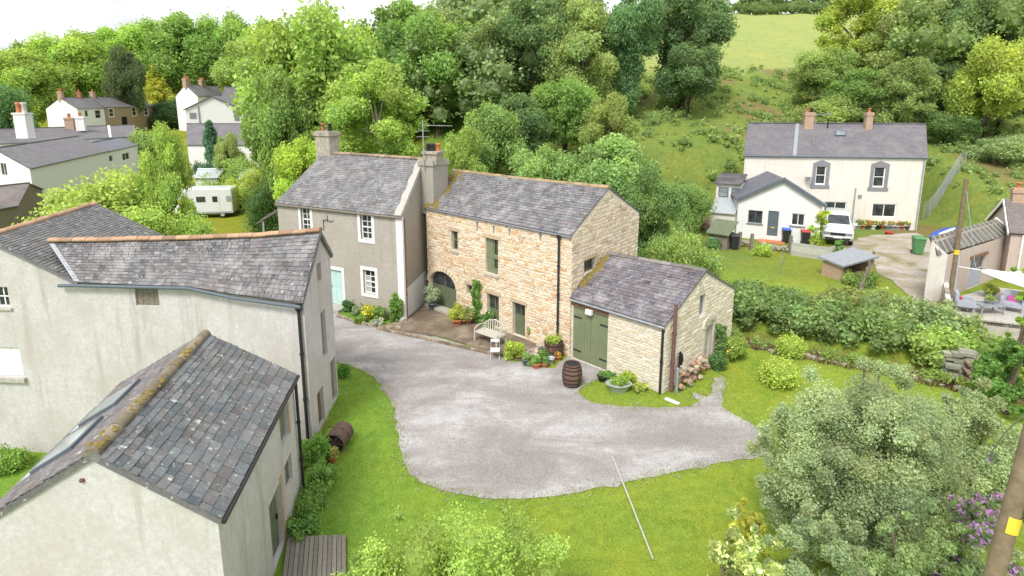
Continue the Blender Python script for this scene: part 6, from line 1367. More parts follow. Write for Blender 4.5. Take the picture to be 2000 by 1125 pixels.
# white bistro chair with a potted plant on it
p_ = P(967, 702); root = thing('bistro_chair', 'small white metal folding chair at the patio edge', 'chair', p_)
mb = MB(); mb.box((0, 0, .45), (.2, .2, .015)); mb.build('seat', 'white_gloss', root, False)
for s in (-1, 1):
    mb = MB(); mb.tube([(s * .19, -.2, 0), (s * .19, .2, .45), (s * .19, .24, .85)], .013, 6); mb.build('leg', 'zinc', root, False); mb = MB(); mb.tube([(s * .17, .22, 0), (s * .17, -.2, .45)], .013, 6); mb.build('leg', 'zinc', root, False)
mb = MB(); mb.box((0, .235, .78), (.2, .012, .07)); mb.build('backrest', 'white_gloss', root, False)
def pot(name, label, p, r_, h, mat, plant=None, col=(.1, .19, .03), ph=.5, pr=.3, flower=None, group='plant pots', z=0):
    root = thing(name, label, 'plant pot', p, group); mb = MB()
    mb.lathe((0, 0, 0), [(r_ * .68, 0), (r_ * .9, h * .8), (r_ * 1.05, h * .82), (r_ * 1.08, h), (r_ * .9, h), (r_ * .88, h * .9)], 14); mb.build('pot', mat, root, False)
    if plant:
        rg2 = random.Random(int(p.x * 100)); ce = [(rg2.uniform(-1, 1) * pr * .5, rg2.uniform(-1, 1) * pr * .5, h + ph * rg2.uniform(.2, .85)) for _ in range(9)]
        c = link(bpy.data.objects.new('foliage', blob_mesh('potplant', ce, [pr * .48] * 9, 130, .075, int(abs(p.x) * 100) + 3, .7, .22, 1, flower))); c.parent = root; c.color = (*col, 1)
    return root
pot('potted_shrub', 'golden-green shrub in an orange clay pot on the patio', P(893, 634, .07), .27, .3, 'terracotta', 1, (.22, .26, .02), .75, .6)
pot('potted_shrub', 'grey-leaved shrub in a teal pot beside the arched door', P(844, 604, .07), .24, .38, 'slate_blue', 1, (.20, .25, .16), 1.0, .5)
pot('potted_shrub', 'trailing yellowish plant in a pot right of the golden-green shrub', P(915, 632, .07), .2, .25, 'terracotta_brown', 1, (.17, .19, .06), .6, .42)
pot('flower_pot', 'tall clay pot with green plant by the right barn door', P(1036, 664, .05), .16, .42, 'terracotta_brown', 1, (.12, .22, .04), .3, .2)
pot('flower_pot', 'orange clay pot with fern at the front of the rockery', P(1047, 719), .2, .24, 'terracotta', 1, (.12, .21, .04), .3, .26)
pot('flower_pot', 'small orange clay pot next to the fern pot', P(1063, 717), .17, .2, 'terracotta', 1, (.10, .19, .04), .25, .2)
pot('flower_pot', 'glazed teal pot at the right end of the rockery', P(1076, 711), .16, .3, 'zinc', None)
pot('flower_pot', 'orange pot with yellow blooms beside the barn drainpipe', P(1090, 703), .16, .2, 'terracotta', 1, (.2, .2, .04), .22, .18, (.25, (3, 1.3, .2)))
pot('flower_pot', 'bright orange pot on the farmhouse doorstep', P(649, 588, .15), .13, .24, 'terracotta', None)
pot('flower_pot', 'green glazed pot with strappy plant at the left of the rockery', P(1027, 714), .16, .32, 'slate_blue', 1, (.13, .2, .06), .3, .2)
pot('flower_pot', 'black pot at the edge of the grass by the garage doors', P(1176, 744), .2, .24, 'plastic_black', 1, (.1, .19, .04), .15, .18)
# zinc tub
p_ = P(1208, 762); root = thing('zinc_tub', 'oval grey zinc tub planted with greenery before the garage wall', 'tub', p_); mb = MB(); mb.lathe((0, 0, 0), [(.26, 0), (.36, .28), (.39, .3), (.36, .3), (.33, .26)], 16, sx=1.35); mb.build('tub', 'zinc', root, False)
c = link(bpy.data.objects.new('foliage', blob_mesh('tubplant', [(-.2, 0, .36), (.15, .1, .42), (.05, -.1, .36), (.25, 0, .34)], [.18, .22, .18, .15], 130, .075, 78))); c.parent = root; c.color = (.15, .23, .03, 1)
# rockery
root = thing('rockery', 'heap of pinkish and grey stones between bench and half barrel', 'rockery', P(1052, 700))
rg3 = random.Random(9)
for k in range(26):
    mb = MB(); px0, py0 = rg3.uniform(1022, 1078), rg3.uniform(684, 714); p_ = P(px0, py0); rr = rg3.uniform(.1, .24); rock(mb, p_ + Zv * (rr * .5 + .35 * rg3.random() * max(0, 1 - abs(px0 - 1050) / 30)), rr, k, jit(rg3.choice([(.42, .34, .28), (.40, .36, .31), (.34, .28, .24), (.44, .38, .32)]), rg3.uniform(.75, 1.2))); mb.build('rock', 'stone', root)
mb = MB(); rock(mb, P(787, 629) + Zv * .15, .26, 3, (.36, .36, .35)); tag(mb.build('boulder', 'stone'), 'rounded grey boulder at the farmhouse corner by the whitewashed panel', 'boulder')
# border edging stones under the farmhouse front
root = thing('border_edging', 'curved row of mossy stones edging the farmhouse flower border', 'edging', P(700, 622))
for k in range(20):
    f = k / 19; px0 = 660 + 120 * f; py0 = 618 + 24 * f + 6 * math.sin(f * 3.1); mb = MB(); rock(mb, P(px0, py0) + Zv * .06, rg3.uniform(.12, .19), k + 40, jit((.26, .22, .16), rg3.uniform(.8, 1.2))); mb.build('edging_stone', 'stone', root)
# low rubble wall, post and hose by the garage gable
root = thing('rubble_heap', 'low broken wall of red and cream stones against the garage gable', 'wall', P(1350, 748))
for k in range(54):
    f = rg3.random(); a = P(1333, 762).lerp(P(1378, 720), f); hh = .8 * (1 - .35 * f); mb = MB(); rr = rg3.uniform(.1, .17); rock(mb, a + Vector((rg3.uniform(-.15, .15), rg3.uniform(-.15, .15), rr * .5 + rg3.random() * hh)), rr, k + 80, jit(rg3.choice([(.36, .20, .13), (.42, .36, .28), (.36, .30, .23), (.32, .19, .14)]), rg3.uniform(.8, 1.2))); mb.build('stone', 'stone', root)
p_ = P(1321, 768); mb = MB(); mb.tube([p_, p_ + Zv * 1.0], .06, 8); mb.lathe(p_ + Zv * 1.0, [(.06, 0), (.08, .02), (.03, .05)], 8); tag(mb.build('standpipe', 'lead'), 'grey standpipe post before the low broken wall', 'standpipe')
p_ = P(1326, 752) + Zv * 1.15; root = thing('hose_reel', 'black hose reel on the garage corner above the standpipe', 'hose reel', p_)
for k in range(4): mb = MB(); mb.tube([Vector((.02 * k, (.2 - .03 * k) * math.cos(a), (.24 - .03 * k) * math.sin(a))) for a in np.linspace(0, 6.28, 18)], .025, 6); mb.build('coil', 'rubber', root, False)
mb = MB(); mb.box((0, 0, -.12), (.06, .06, .3)); mb.build('bracket', 'black_iron', root, False)
a, b_ = P(1300, 780), P(1326, 791); mb = MB(); mb.bar(a + Zv * .04, b_ + Zv * .04, .14, .05); tag(mb.build('stone_slab', 'canvas_white'), 'narrow white stone slab lying in the grass before the garage corner', 'slab')
a, b_ = P(1196, 895), P(1275, 1095); mb = MB(); mb.tube([a + Zv * .06, a.lerp(b_, .5) + Zv * .07, b_ + Zv * .06], [.02, .024, .022], 8); tag(mb.build('timber_pole', 'pale_wood'), 'long thin grey pole lying across gravel and lawn', 'pole')
# cast iron field roller
p_ = P(663, 872); root = thing('field_roller', 'rusty iron field roller on the grass beside the mill gable', 'roller', p_, None, 0, (.8, .8, .8))
ux = Vector((.12, 1, 0)).normalized(); uy = Vector((-ux.y, ux.x, 0))
def cyl(c, r0, half, ax_, n=22, ri=None):
    mb = MB(); Y = ax_.cross(Zv).normalized(); ring = lambda rr, o: [c + ax_ * o + Y * (rr * math.cos(2 * math.pi * k / n)) + Zv * (rr * math.sin(2 * math.pi * k / n)) for k in range(n)]
    mb.loft([ring(ri or r0 * .9, -half), ring(r0, -half), ring(r0, half), ring(ri or r0 * .9, half)], caps=False, smooth=False); return mb, ring
for s in (-1, 1):
    mb, ring = cyl(ux * (s * .27) + Zv * .42, .42, .25, ux); mb.build('drum', 'rust_iron', root, False)
    for side in (-1, 1):
        mb = MB(); c_ = ux * (s * .27 + side * .235) + Zv * .42; Y = ux.cross(Zv)
        for k in range(6): a = math.pi * k / 3; mb.bar(c_, c_ + Y * (.39 * math.cos(a)) + Zv * (.39 * math.sin(a)), .05, .03, up=ux)
        mb.tube([c_ - ux * .03, c_ + ux * .03], .09, 10); mb.build('spoke_wheel', 'rust_iron', root, False)
mb = MB(); mb.tube([ux * -.62 + Zv * .42, ux * .62 + Zv * .42], .03, 8); mb.build('axle', 'rust_iron', root, False)
mb = MB(); mb.tube([ux * -.6 + Zv * .42, ux * -.6 + uy * .75 + Zv * .5, ux * .6 + uy * .75 + Zv * .5, ux * .6 + Zv * .42], .028, 6); mb.build('frame', 'rust_iron', root, False)
pot('flower_pot', 'small clay pot among weeds below the iron roller', P(650, 902), .15, .2, 'terracotta', 1, (.2, .2, .05), .2, .2)
# timber deck by the front barn door
dk = thing('timber_deck', 'weathered ribbed timber deck beside the rendered barn door', 'deck', P(610, 1085)); a0, a1, b0 = P(562, 1056), P(676, 1052), P(545, 1190); n = 13; ddir = (b0 - a0) * 1.0
for k in range(n):
    f0, f1 = (k + .06) / n, (k + .94) / n; q0, q1 = a0.lerp(a1, f0), a0.lerp(a1, f1); mb = MB(); h0 = .12 + random.uniform(-.006, .006); tp = [q0, q1, q1 + ddir, q0 + ddir]
    mb.loft([[v + Zv * .02 for v in tp], [v + Zv * h0 for v in tp]], 0, jit((.26, .235, .20), random.uniform(.75, 1.2)), False); mb.build('board', 'paintless', dk)
# loose stones thrown to the edge of the drive
q = MB(); rgl = random.Random(4)
for i in range(4, 42):
    a, b_ = P(*drive_px[i]), P(*drive_px[i + 1]); L = (b_ - a).length
    for k in range(int(L * 20)):
        p_ = a.lerp(b_, rgl.random()); r_ = rgl.uniform(.012, .035); p_ = p_ + Vector((rgl.gauss(0, .22), rgl.gauss(0, .22), .02 + r_ * .4)); c_ = rgl.uniform(.2, .42)
        q.mesh([p_ + Vector(v) * r_ for v in ((1, 0, 0), (0, 1, 0), (-1, .1, 0), (0, -1, .1), (.1, 0, .8))], [(0, 1, 4), (1, 2, 4), (2, 3, 4), (3, 0, 4)], 0, (c_, c_ * .97, c_ * .96))
q.build('loose_gravel', 'paintless', drive, kind='stuff')
# stream bank stones
bank = thing('stream_bank', 'row of pale stones edging the stream behind the lawn', 'stone edging', P(1500, 680))
for k in range(30):
    f = k / 29; b0 = Vector((9.3, 26.9)).lerp(Vector((18.5, 21.1)), f) + Vector((rg3.gauss(0, .1), rg3.gauss(0, .1))); mb = MB(); rr = rg3.uniform(.1, .24); rock(mb, (b0.x, b0.y, -.08 + rr * .1), rr, k + 200, jit((.30, .265, .225), rg3.uniform(.75, 1.15)), .6); mb.build('stone', 'stone', bank)
# lichened slab wall and log stack by the stream
p_ = P(1872, 735); root = thing('stone_stile', 'lichened grey stone wall stump by the stream at the right', 'wall', p_)
for k in range(30): mb = MB(); mb.box(p_ + Vector((rg3.uniform(-.5, .5), rg3.uniform(-.15, .15), .1 + 1.0 * rg3.random())), (rg3.uniform(.14, .26), .16, .07), (Vector((.94, -.34, 0)), Vector((.34, .94, 0)), Zv), 0, jit((.27, .275, .22), rg3.uniform(.8, 1.15))); mb.build('stone', 'stone', root)
p_ = P(1905, 738); root = thing('log_stack', 'stack of weathered split logs beside the lichened wall stump', 'log stack', p_)
for r_ in range(5):
    for k in range(6 - r_ // 2): mb = MB(); c_ = p_ + Vector((-.55 + .2 * k + .1 * (r_ % 2), .1 * k, .1 + .17 * r_)); mb.tube([c_ - Vector((.1, .45, 0)), c_ + Vector((.1, .45, .02))], .09, 7, 0, jit((.28, .22, .16), rg3.uniform(.7, 1.2))); mb.build('log', 'paintless', root)
# leaning telegraph pole close by, with yellow plate
a, b_ = D(1928, 1175, 7.3), D(2012, 862, 7.6); d_ = (b_ - a).normalized(); a = a + d_ * (-(a.z) / d_.z); root = thing('telegraph_pole', 'leaning wooden telegraph pole with yellow plate, close at the lower right', 'utility pole', a)
mb = MB(); mb.tube([a - d_ * .3, a + d_ * 11.5], [.135, .105], 14); mb.build('post', 'pole_wood', root)
w0 = D(1973, 1022, 7.43); mb = MB(); c_ = a + d_ * ((w0 - a).dot(d_)); X = Vector((.25, -1, 0)).normalized(); Y = X.cross(d_).normalized(); Xp = d_.cross(Y)
mb.loft([[c_ + d_ * s + (Y * math.sin(t_) - Xp * math.cos(t_) * -1 * 1) * .134 for t_ in np.linspace(-1.1, 1.1, 8)] for s in (-.12, .12)], closed=False, caps=False, smooth=True)
yp = mb.build('warning_plate', 'yellow_plate', root); mb = MB()
mb.tube([a + d_ * .2 - Y * .16 + X * .03, a + d_ * 8 - Y * .14 + X * .03], .02, 6); mb.build('earth_cable', 'lead', root)
mb = MB(); mb.tube([D(1935, 885, 9), D(1962, 846, 8.6), D(2010, 800, 8)], .012, 6); tag(mb.build('stay_wire', 'steel'), 'thin grey stay wire slanting up at the right edge', 'wire')
# ------------------------------------------------------------------ around the white house
def wheel(root, c, r_, w, ax_, tyre='rubber', rim='steel'):
    mb, ring = cyl(c, r_, w / 2, ax_, 18, r_ * .62); o = mb.build('wheel', tyre, root, False); mb = MB(); Y = ax_.cross(Zv); mb.face([c + ax_ * (w * .4) + Y * (r_ * .62 * math.cos(2 * math.pi * k / 14)) + Zv * (r_ * .62 * math.sin(2 * math.pi * k / 14)) for k in range(14)]); mb.face([c - ax_ * (w * .4) + Y * (r_ * .62 * math.cos(2 * math.pi * k / 14)) + Zv * (r_ * .62 * math.sin(2 * math.pi * k / 14)) for k in range(14)]); mb.build('rim', rim, o, False); return o
# pickup: local +X right, -Y towards the camera (its nose)
p_ = P(1640, 484, 1.0); car = thing('pickup_truck', 'white pickup truck parked nose-on before the white house', 'pickup', (p_.x, p_.y + .4, T(p_.x, p_.y + .4) + .04), None, R(-27), (1.06, 1.0, 1.1))
def section(y, w, z0, z1, zs, ws):   # ring across the car at y: flat floor, bulged sides, crowned top
    return [Vector((-w, y, z0)), Vector((w, y, z0)), Vector((w * 1.02, y, (z0 + zs) / 2)), Vector((w, y, zs)), Vector((ws, y, z1 - .03)), Vector((ws * .55, y, z1)), Vector((-ws * .55, y, z1)), Vector((-ws, y, z1 - .03)), Vector((-w, y, zs)), Vector((-w * 1.02, y, (z0 + zs) / 2))]
mb = MB(); mb.loft([section(-.02, .76, .42, .88, .7, .66), section(.1, .9, .36, 1.0, .85, .78), section(.6, .95, .34, 1.07, .92, .84), section(1.25, .95, .34, 1.12, .98, .86), section(3.1, .95, .36, 1.12, 1.0, .88), section(5.1, .93, .42, 1.08, 1.0, .88), section(5.2, .88, .5, 1.05, .95, .85)]); mb.build('body', 'white_gloss', car, False)
mb = MB(); mb.loft([section(1.2, .84, 1.06, 1.13, 1.1, .82), section(1.95, .82, 1.06, 1.74, 1.2, .66), section(2.4, .83, 1.06, 1.8, 1.2, .68), section(4.9, .84, 1.06, 1.78, 1.2, .70), section(5.1, .84, 1.06, 1.5, 1.15, .72)]); mb.build('cab', 'white_gloss', car, False)
mb = MB(); mb.face([(-.70, 1.30, 1.26), (.70, 1.30, 1.26), (.60, 1.88, 1.74), (-.60, 1.88, 1.74)]); mb.build('windscreen', 'glass', car, False)
for s in (-1, 1):
    mb = MB(); mb.face([(s * .835, 1.75, 1.22), (s * .84, 3.9, 1.22), (s * .72, 3.8, 1.68), (s * .71, 2.15, 1.68)]); mb.build('side_window', 'glass', car, False)
    mb = MB(); mb.box((s * .66, .02, .82), (.17, .09, .07)); mb.build('headlight', 'glass_sky', car, False); mb = MB(); mb.box((s * .66, .0, .5), (.1, .04, .05)); mb.build('fog_lamp', 'plastic_black', car, False)
    mb = MB(); mb.box((s * 1.05, 1.7, 1.22), (.11, .06, .08)); mb.build('mirror', 'white_gloss', car, False)
    for y in (.85, 4.1): wheel(car, Vector((s * .82, y, .37)), .37, .24, Vector((1, 0, 0)))
mb = MB(); mb.box((0, -.005, .78), (.46, .04, .09)); mb.build('grille', 'plastic_black', car, False); mb = MB(); mb.box((0, .0, .47), (.7, .07, .07)); mb.build('bumper', 'plastic_black', car, False); mb = MB(); mb.box((0, -.075, .58), (.26, .01, .055)); mb.build('number_plate', 'canvas_white', car, False)
def bin_(label, px, py, body, lid, z=1.0, s=1.0):
    p_ = P(px, py, z); root = thing('wheelie_bin', label, 'bin', (p_.x, p_.y, T(p_.x, p_.y) + .02), 'wheelie bins', R(-15), (s, s, s)); mb = MB()
    mb.loft([[Vector((-.2, -.22, .05)), Vector((.2, -.22, .05)), Vector((.2, .22, .05)), Vector((-.2, .22, .05))], [Vector((-.28, -.32, .95)), Vector((.28, -.32, .95)), Vector((.28, .3, .95)), Vector((-.28, .3, .95))]], smooth=False); mb.build('body', body, root, False)
    mb = MB(); mb.loft([[Vector((-.3, -.36, .96)), Vector((.3, -.36, .96)), Vector((.3, .34, .98)), Vector((-.3, .34, .98))], [Vector((-.26, -.3, 1.03)), Vector((.26, -.3, 1.03)), Vector((.26, .3, 1.07)), Vector((-.26, .3, 1.07))]], smooth=False); mb.build('lid', lid, root, False)
    for q in (-1, 1): wheel(root, Vector((q * .22, .26, .1)), .1, .05, Vector((1, 0, 0)))
    mb = MB(); mb.tube([(-.24, .38, .93), (.24, .38, .93)], .02, 6); mb.build('handle', body, root, False); return root
bin_('black wheelie bin with blue lid below the annexe right window', 1534, 474, 'plastic_black', 'plastic_blue')
bin_('black wheelie bin with red lid at the annexe right corner', 1571, 478, 'plastic_black', 'plastic_red')
bin_('big green wheelie bin at the edge of the farm track', 1791, 497, 'plastic_green', 'plastic_green', 1.0, 1.15)
bin_('dark bin beside the green-roofed hut', 1434, 487, 'plastic_black', 'plastic_black')
# pots and clutter along the white house wall
pal = ['zinc', 'terracotta', 'slate_blue', 'white_paint', 'plastic_black', 'terracotta_brown', 'lead', 'cushion_grey']
names = ['first', 'second', 'third', 'fourth', 'fifth', 'sixth', 'seventh', 'eighth', 'ninth', 'tenth', 'eleventh']
for k in range(11):
    px0 = 1676 + 9.4 * k; p_ = P(px0, 447 + .2 * k, 1); p_.z = T(p_.x, p_.y); pot('flower_pot', '%s pot from the left in the row along the white house wall' % names[k], p_, .24, .35, pal[k % 8], 1, (.09 + .05 * (k % 3), .16, .05), .35, .32, (.2, [(7, 2, 5), (5, 4, 6), (3, 1, 1)][k % 3]), 'pots along the white house')
p_ = P(1736, 458, 1); pot('flower_pot', 'red bowl pot alone on the track before the pot row', p_, .3, .22, 'plastic_red', None)
# log store with slate lid
l0, l1 = P(1641, 552, .9), P(1702, 543, .9); root = thing('log_store', 'open stone log store with sloping slate lid beside the track', 'log store', l0); W_ = Wall(l0, l1, .8)
q = MB(); wbox(q, W_, 0, W_.L, .6, 1.85, -1.3, -1.15); wbox(q, W_, 0, .18, .6, 1.85, -1.15, 0); wbox(q, W_, W_.L - .18, W_.L, .6, 2.1, -1.15, 0); q.build('wall', 'brick_pale', root)
q = MB(); e0, e1 = W_.pt(-.15, 1.85, .2), W_.pt(W_.L + .15, 2.15, .2); q.loft([[e0, e1, e1 + Zv * .1, e0 + Zv * .1], [e0 - W_.N3 * 1.7 + Zv * .15, e1 - W_.N3 * 1.7 + Zv * .15, e1 - W_.N3 * 1.7 + Zv * .25, e0 - W_.N3 * 1.7 + Zv * .25]], smooth=False); q.build('lid_roof', 'lead', root)
for k in range(16): q = MB(); c_ = W_.pt(.3 + (k % 8) * (W_.L - .6) / 7, 1.0 + .2 * (k // 8), -.5); q.tube([c_ + W_.N3 * .4, c_ - W_.N3 * .4], .1, 7, 0, (.34, .22, .15)); q.build('log', 'paintless', root)
# leaning rail fence down from the log store
root = thing('rail_fence', 'leaning grey timber fence below the log store', 'fence', P(1700, 560, .9))
pa, pb_ = P(1703, 525, 1), P(1676, 600, .6)
for k in range(6): q = MB(); c_ = pa.lerp(pb_, k / 5); c_.z = T(c_.x, c_.y); q.box(c_ + Zv * .5, (.05, .05, .6)); q.build('post', 'old_wood', root)
for h in (.35, .85): q = MB(); q.bar(Vector((pa.x, pa.y, T(pa.x, pa.y) + h)), Vector((pb_.x, pb_.y, T(pb_.x, pb_.y) + h)), .04, .1); q.build('rail', 'old_wood', root)
# pale gate panel, posts, blue pennant, green hut, brush heap
g0, g1 = P(1544, 498, 1), P(1630, 512, 1); root = thing('board_fence', 'pale weathered board fence panel before the white annexe', 'fence', g0); W_ = Wall(g0, g1, .9)
for k in range(9): q = MB(); wbox(q, W_, 0, W_.L, 1.0 + .1 * k, 1.09 + .1 * k, -.02, .0 + .004 * (k % 2), 0, jit((.46, .46, .42), rg3.uniform(.85, 1.1))); q.build('board', 'paintless', root)
for u in (0, W_.L * .5, W_.L): q = MB(); wbox(q, W_, u - .05, u + .05, .7, 2.0, -.12, -.03); q.build('post', 'old_wood', root)
root = thing('garden_wall', 'mossy low stone terrace wall before the annexe steps', 'wall', P(1480, 488, 1))
for k in range(40): q = MB(); a = P(1440, 480, 1).lerp(P(1545, 494, 1), rg3.random()); rr = rg3.uniform(.14, .24); rock(q, Vector((a.x, a.y, 1 + rr * .3 + .35 * rg3.random())), rr, k + 300, jit((.33, .30, .23), rg3.uniform(.8, 1.15))); q.build('stone', 'stone', root)
for k, (px0, lb) in enumerate(((1443, 'dark leaning post at the left of the annexe steps'), (1466, 'old gatepost left of the annexe door'), (1541, 'stone gatepost at the corner of the annexe terrace'))): p_ = P(px0, 486 + 4 * k, 1); q = MB(); q.loft([[p_ + Vector((sx * .1, sy * .1, -.1)) for sx, sy in ((-1, -1), (1, -1), (1, 1), (-1, 1))], [p_ + Vector((sx * .09 + .04, sy * .09, 1.2)) for sx, sy in ((-1, -1), (1, -1), (1, 1), (-1, 1))]], smooth=False); tag(q.build('gate_post', 'old_wood'), lb, 'post')
p_ = P(1521, 541, .9); p_.z = T(p_.x, p_.y); root = thing('garden_banner', 'blue feather banner on a thin stake in the cottage lawn', 'banner', p_); q = MB(); q.tube([p_, p_ + Vector((.12, 0, 1.5))], .018, 6); q.build('stake', 'lead', root); q = MB(); q.loft([[p_ + Vector((.12, 0, 1.5)), p_ + Vector((.12, .03, 1.5))], [p_ + Vector((.4, .05, 1.2)), p_ + Vector((.4, .08, 1.2))], [p_ + Vector((.02, .05, .35)), p_ + Vector((.02, .08, .35))]], closed=False, caps=False); q.build('flag', 'plastic_blue', root)
h0, h1 = P(1382, 497, .5), P(1418, 503, .5); hz = T(h0.x, h0.y)
root = thing('garden_hut', 'little hut with moss-green felt roof at the slope edge, left of the annexe', 'hut', Vector((h0.x, h0.y, hz))); W_ = Wall(h0, h1, hz - .3); q = MB(); wbox(q, W_, 0, W_.L, hz - .3, hz + .9, -1.4, 0); q.build('wall', 'old_wood', root); q = MB(); wbox(q, W_, .3, .75, hz + .25, hz + .65, 0, .03); q.build('window', 'glass_sky', root)
q = MB(); e0, e1 = W_.pt(-.15, hz + .9, .2), W_.pt(W_.L + .15, hz + .9, .2); q.loft([[e0, e1, e1 + Zv * .06, e0 + Zv * .06], [v - W_.N3 * 1.8 + Zv * o for v, o in ((e0, .7), (e1, .7), (e1, .76), (e0, .76))]], smooth=False); q.build('roof', 'sage_dark', root)
p_ = D(1370, 312, 47); zb = T(p_.x, 47); q = MB()
for k in range(170): a = rg3.uniform(0, 6.28); f = rg3.random() * 1.3; c_ = Vector((p_.x + f * math.cos(a), 47 + f * math.sin(a), zb + rg3.random() * (1.3 - f) * .9)); d_ = Vector((rg3.gauss(0, 1), rg3.gauss(0, 1), rg3.gauss(0, .4))).normalized() * .7; q.tube([c_ - d_, c_ + d_], .03, 4, 0, jit((.27, .2, .16), rg3.uniform(.7, 1.2)), False, False)
tag(q.build('brush_heap', 'paintless'), 'brown heap of cut branches on the slope left of the white house', 'brush heap')
# mesh fence up the bank
root = thing('mesh_fence', 'grey wire mesh fence climbing the bank right of the white house', 'fence', D(1812, 330, 49)); fa, fb = D(1814, 340, 50), D(1885, 318, 51)
for k in range(7): q = MB(); c_ = fa.lerp(fb, k / 6); c_.z = T(c_.x, c_.y); q.tube([c_ - Zv * .2, c_ + Zv * 1.6], .04, 6); q.build('post', 'lead', root)
for k in range(9): q = MB(); q.tube([Vector((c_.x, c_.y, T(c_.x, c_.y) + .15 + .17 * k)) for c_ in [fa.lerp(fb, j / 12) for j in range(13)]], .018, 4); q.build('wire', 'lead', root)
# pole with stay and wires by the cottage
pb0 = P(1853, 596, .6); top_ = D(1888, 349, pb0.y + .1); root = thing('telegraph_pole', 'far wooden telegraph pole standing before the pink cottage outhouse', 'utility pole', pb0); q = MB(); q.tube([pb0 - Zv * .6, top_], [.13, .1], 10); q.build('post', 'pole_wood', root); q = MB(); q.tube([top_ - Zv * .3, P(1905, 520, 3)], .018, 5); q.build('stay', 'lead', root)
q = MB(); c_ = pb0.lerp(top_, .43); q.tube([c_ - Zv * .12, c_ + Zv * .12], .135, 10); q.build('plate', 'yellow_plate', root); q = MB(); q.tube([pb0 + Vector((.13, -.05, .6)), pb0.lerp(top_, .4) + Vector((.13, -.05, 0))], .05, 6); q.build('cable_guard', 'zinc', root)
def rbox(q, c, h, W): q.box(c, h, (W.U3, W.N3, Zv))
# upturned blue canoe on the outhouse corner
p0, p1 = D(1817, 468, 31.0), D(1867, 449, 32.2); ax_ = (p1 - p0).normalized(); sd_ = ax_.cross(Zv).normalized(); root = thing('canoe', 'bright blue canoe with white stripe lying on the outhouse roof corner', 'canoe', (p0 + p1) / 2); rings = []; st_ = []
for f in np.linspace(0, 1, 11):
    w = .33 * math.sin(math.pi * min(1, max(0, f * .94 + .03))) ** .6; c_ = p0.lerp(p1, f) + Zv * .12; rings.append([c_ + sd_ * (w * math.cos(a)) + Zv * (w * .55 * math.sin(a)) for a in np.linspace(-.3, math.pi + .3, 9)])
q = MB(); q.loft(rings, closed=False, caps=False); q.build('hull', 'plastic_blue', root); q = MB(); q.loft([[r_[2] + sd_ * .012 + Zv * .012, r_[3] + sd_ * .012 + Zv * .02] for r_ in rings[2:9]], closed=False, caps=False); q.build('stripe', 'canvas_white', root)
# walled patio of the cottage
w0, w1 = P(1846, 648, .5), P(2040, 672, .5); root = thing('patio_wall', 'dark block wall with pale coping round the cottage patio', 'wall', w0); W_ = Wall(w0, w1, -.2); n = 11; wz = .48
for r_ in range(3):
    for k in range(n): q = MB(); wbox(q, W_, W_.L * (k + .5 * (r_ % 2)) / n + .01, min(W_.L, W_.L * (k + 1 + .5 * (r_ % 2)) / n) - .01, wz - .15 + .3 * r_, wz + .13 + .3 * r_, -.25, rg3.uniform(-.01, .01), 0, jit((.13, .115, .095), rg3.uniform(.8, 1.2))); q.build('block', 'stone', root)
for k in range(6): q = MB(); wbox(q, W_, W_.L * k / 6 + .006, W_.L * (k + 1) / 6 - .006, wz + .76, wz + .83, -.3, .05); q.build('coping', 'concrete', root)
root = thing('board_wall', 'peeling white boarded side wall running down from the pink outhouse', 'wall', P(1836, 600, .4)); wa, wb = P(1830, 545, 1.0), P(1845, 646, .5); W_ = Wall(wa, wb, 0)
for k in range(10):
    z0 = T(*W_.pt(W_.L * k / 10, 0).xy); q = MB(); wbox(q, W_, W_.L * k / 10 + .01, W_.L * (k + 1) / 10 - .01, -.3, 2.5 - .12 * k, -.2, rg3.uniform(-.02, .02), 0, jit((.62, .60, .56) if k % 3 else (.36, .32, .27), rg3.uniform(.8, 1.1))); q.build('board', 'stone', root)
pf_ = sheet('cottage_patio', [P(1853, 628, 1.06), P(2040, 648, 1.06), P(2060, 575, 1.06), P(1940, 560, 1.06), P(1853, 585, 1.06)], 'concrete', 1.06, 0, .3, 'structure', .7)
def armchair(label, px, py, ang, cush):
    p_ = P(px, py, 1.07); root = thing('garden_chair', label, 'chair', p_, 'garden chairs', R(ang)); 
    for a, h, nm, mt_ in (((0, 0, .32), (.36, .36, .09), 'seat', 'cushion_grey'), ((0, .36, .58), (.36, .07, .32), 'backrest', 'cushion_grey'), ((-.4, 0, .45), (.06, .36, .15), 'armrest', 'cushion_grey'), ((.4, 0, .45), (.06, .36, .15), 'armrest', 'cushion_grey'), ((0, .2, .5), (.2, .06, .16), 'cushion', cush)): q = MB(); q.box(a, h); q.build(nm, mt_, root, False)
    for sx in (-1, 1):
        for sy in (-1, 1): q = MB(); q.box((sx * .38, sy * .33, .12), (.03, .03, .12)); q.build('leg', 'lead', root, False)
armchair('grey armchair with red cushion on the walled patio', 1882, 606, 60, 'plastic_red'); armchair('pale armchair with magenta cushion at the right end of the walled patio', 1975, 606, -40, 'magenta_cloth')
p_ = P(1928, 610, 1.07); root = thing('patio_table', 'low glass patio table between the two armchairs', 'table', p_); q = MB(); q.box((0, 0, .42), (.6, .38, .025)); q.build('table_top', 'glass_sky', root, False); 
for sx in (-1, 1):
    for sy in (-1, 1): q = MB(); q.box((sx * .52, sy * .3, .2), (.03, .03, .2)); q.build('leg', 'lead', root, False)
pot('flower_pot', 'grey bowl of foliage on the low patio table', P(1928, 610, 1.07) + Zv * .445, .2, .18, 'lead', 1, (.14, .19, .06), .2, .25)
pot('flower_pot', 'yellow-green potted plant before the lilac door', P(1932, 580, 1.07), .25, .3, 'slate_blue', 1, (.2, .24, .04), .3, .4)
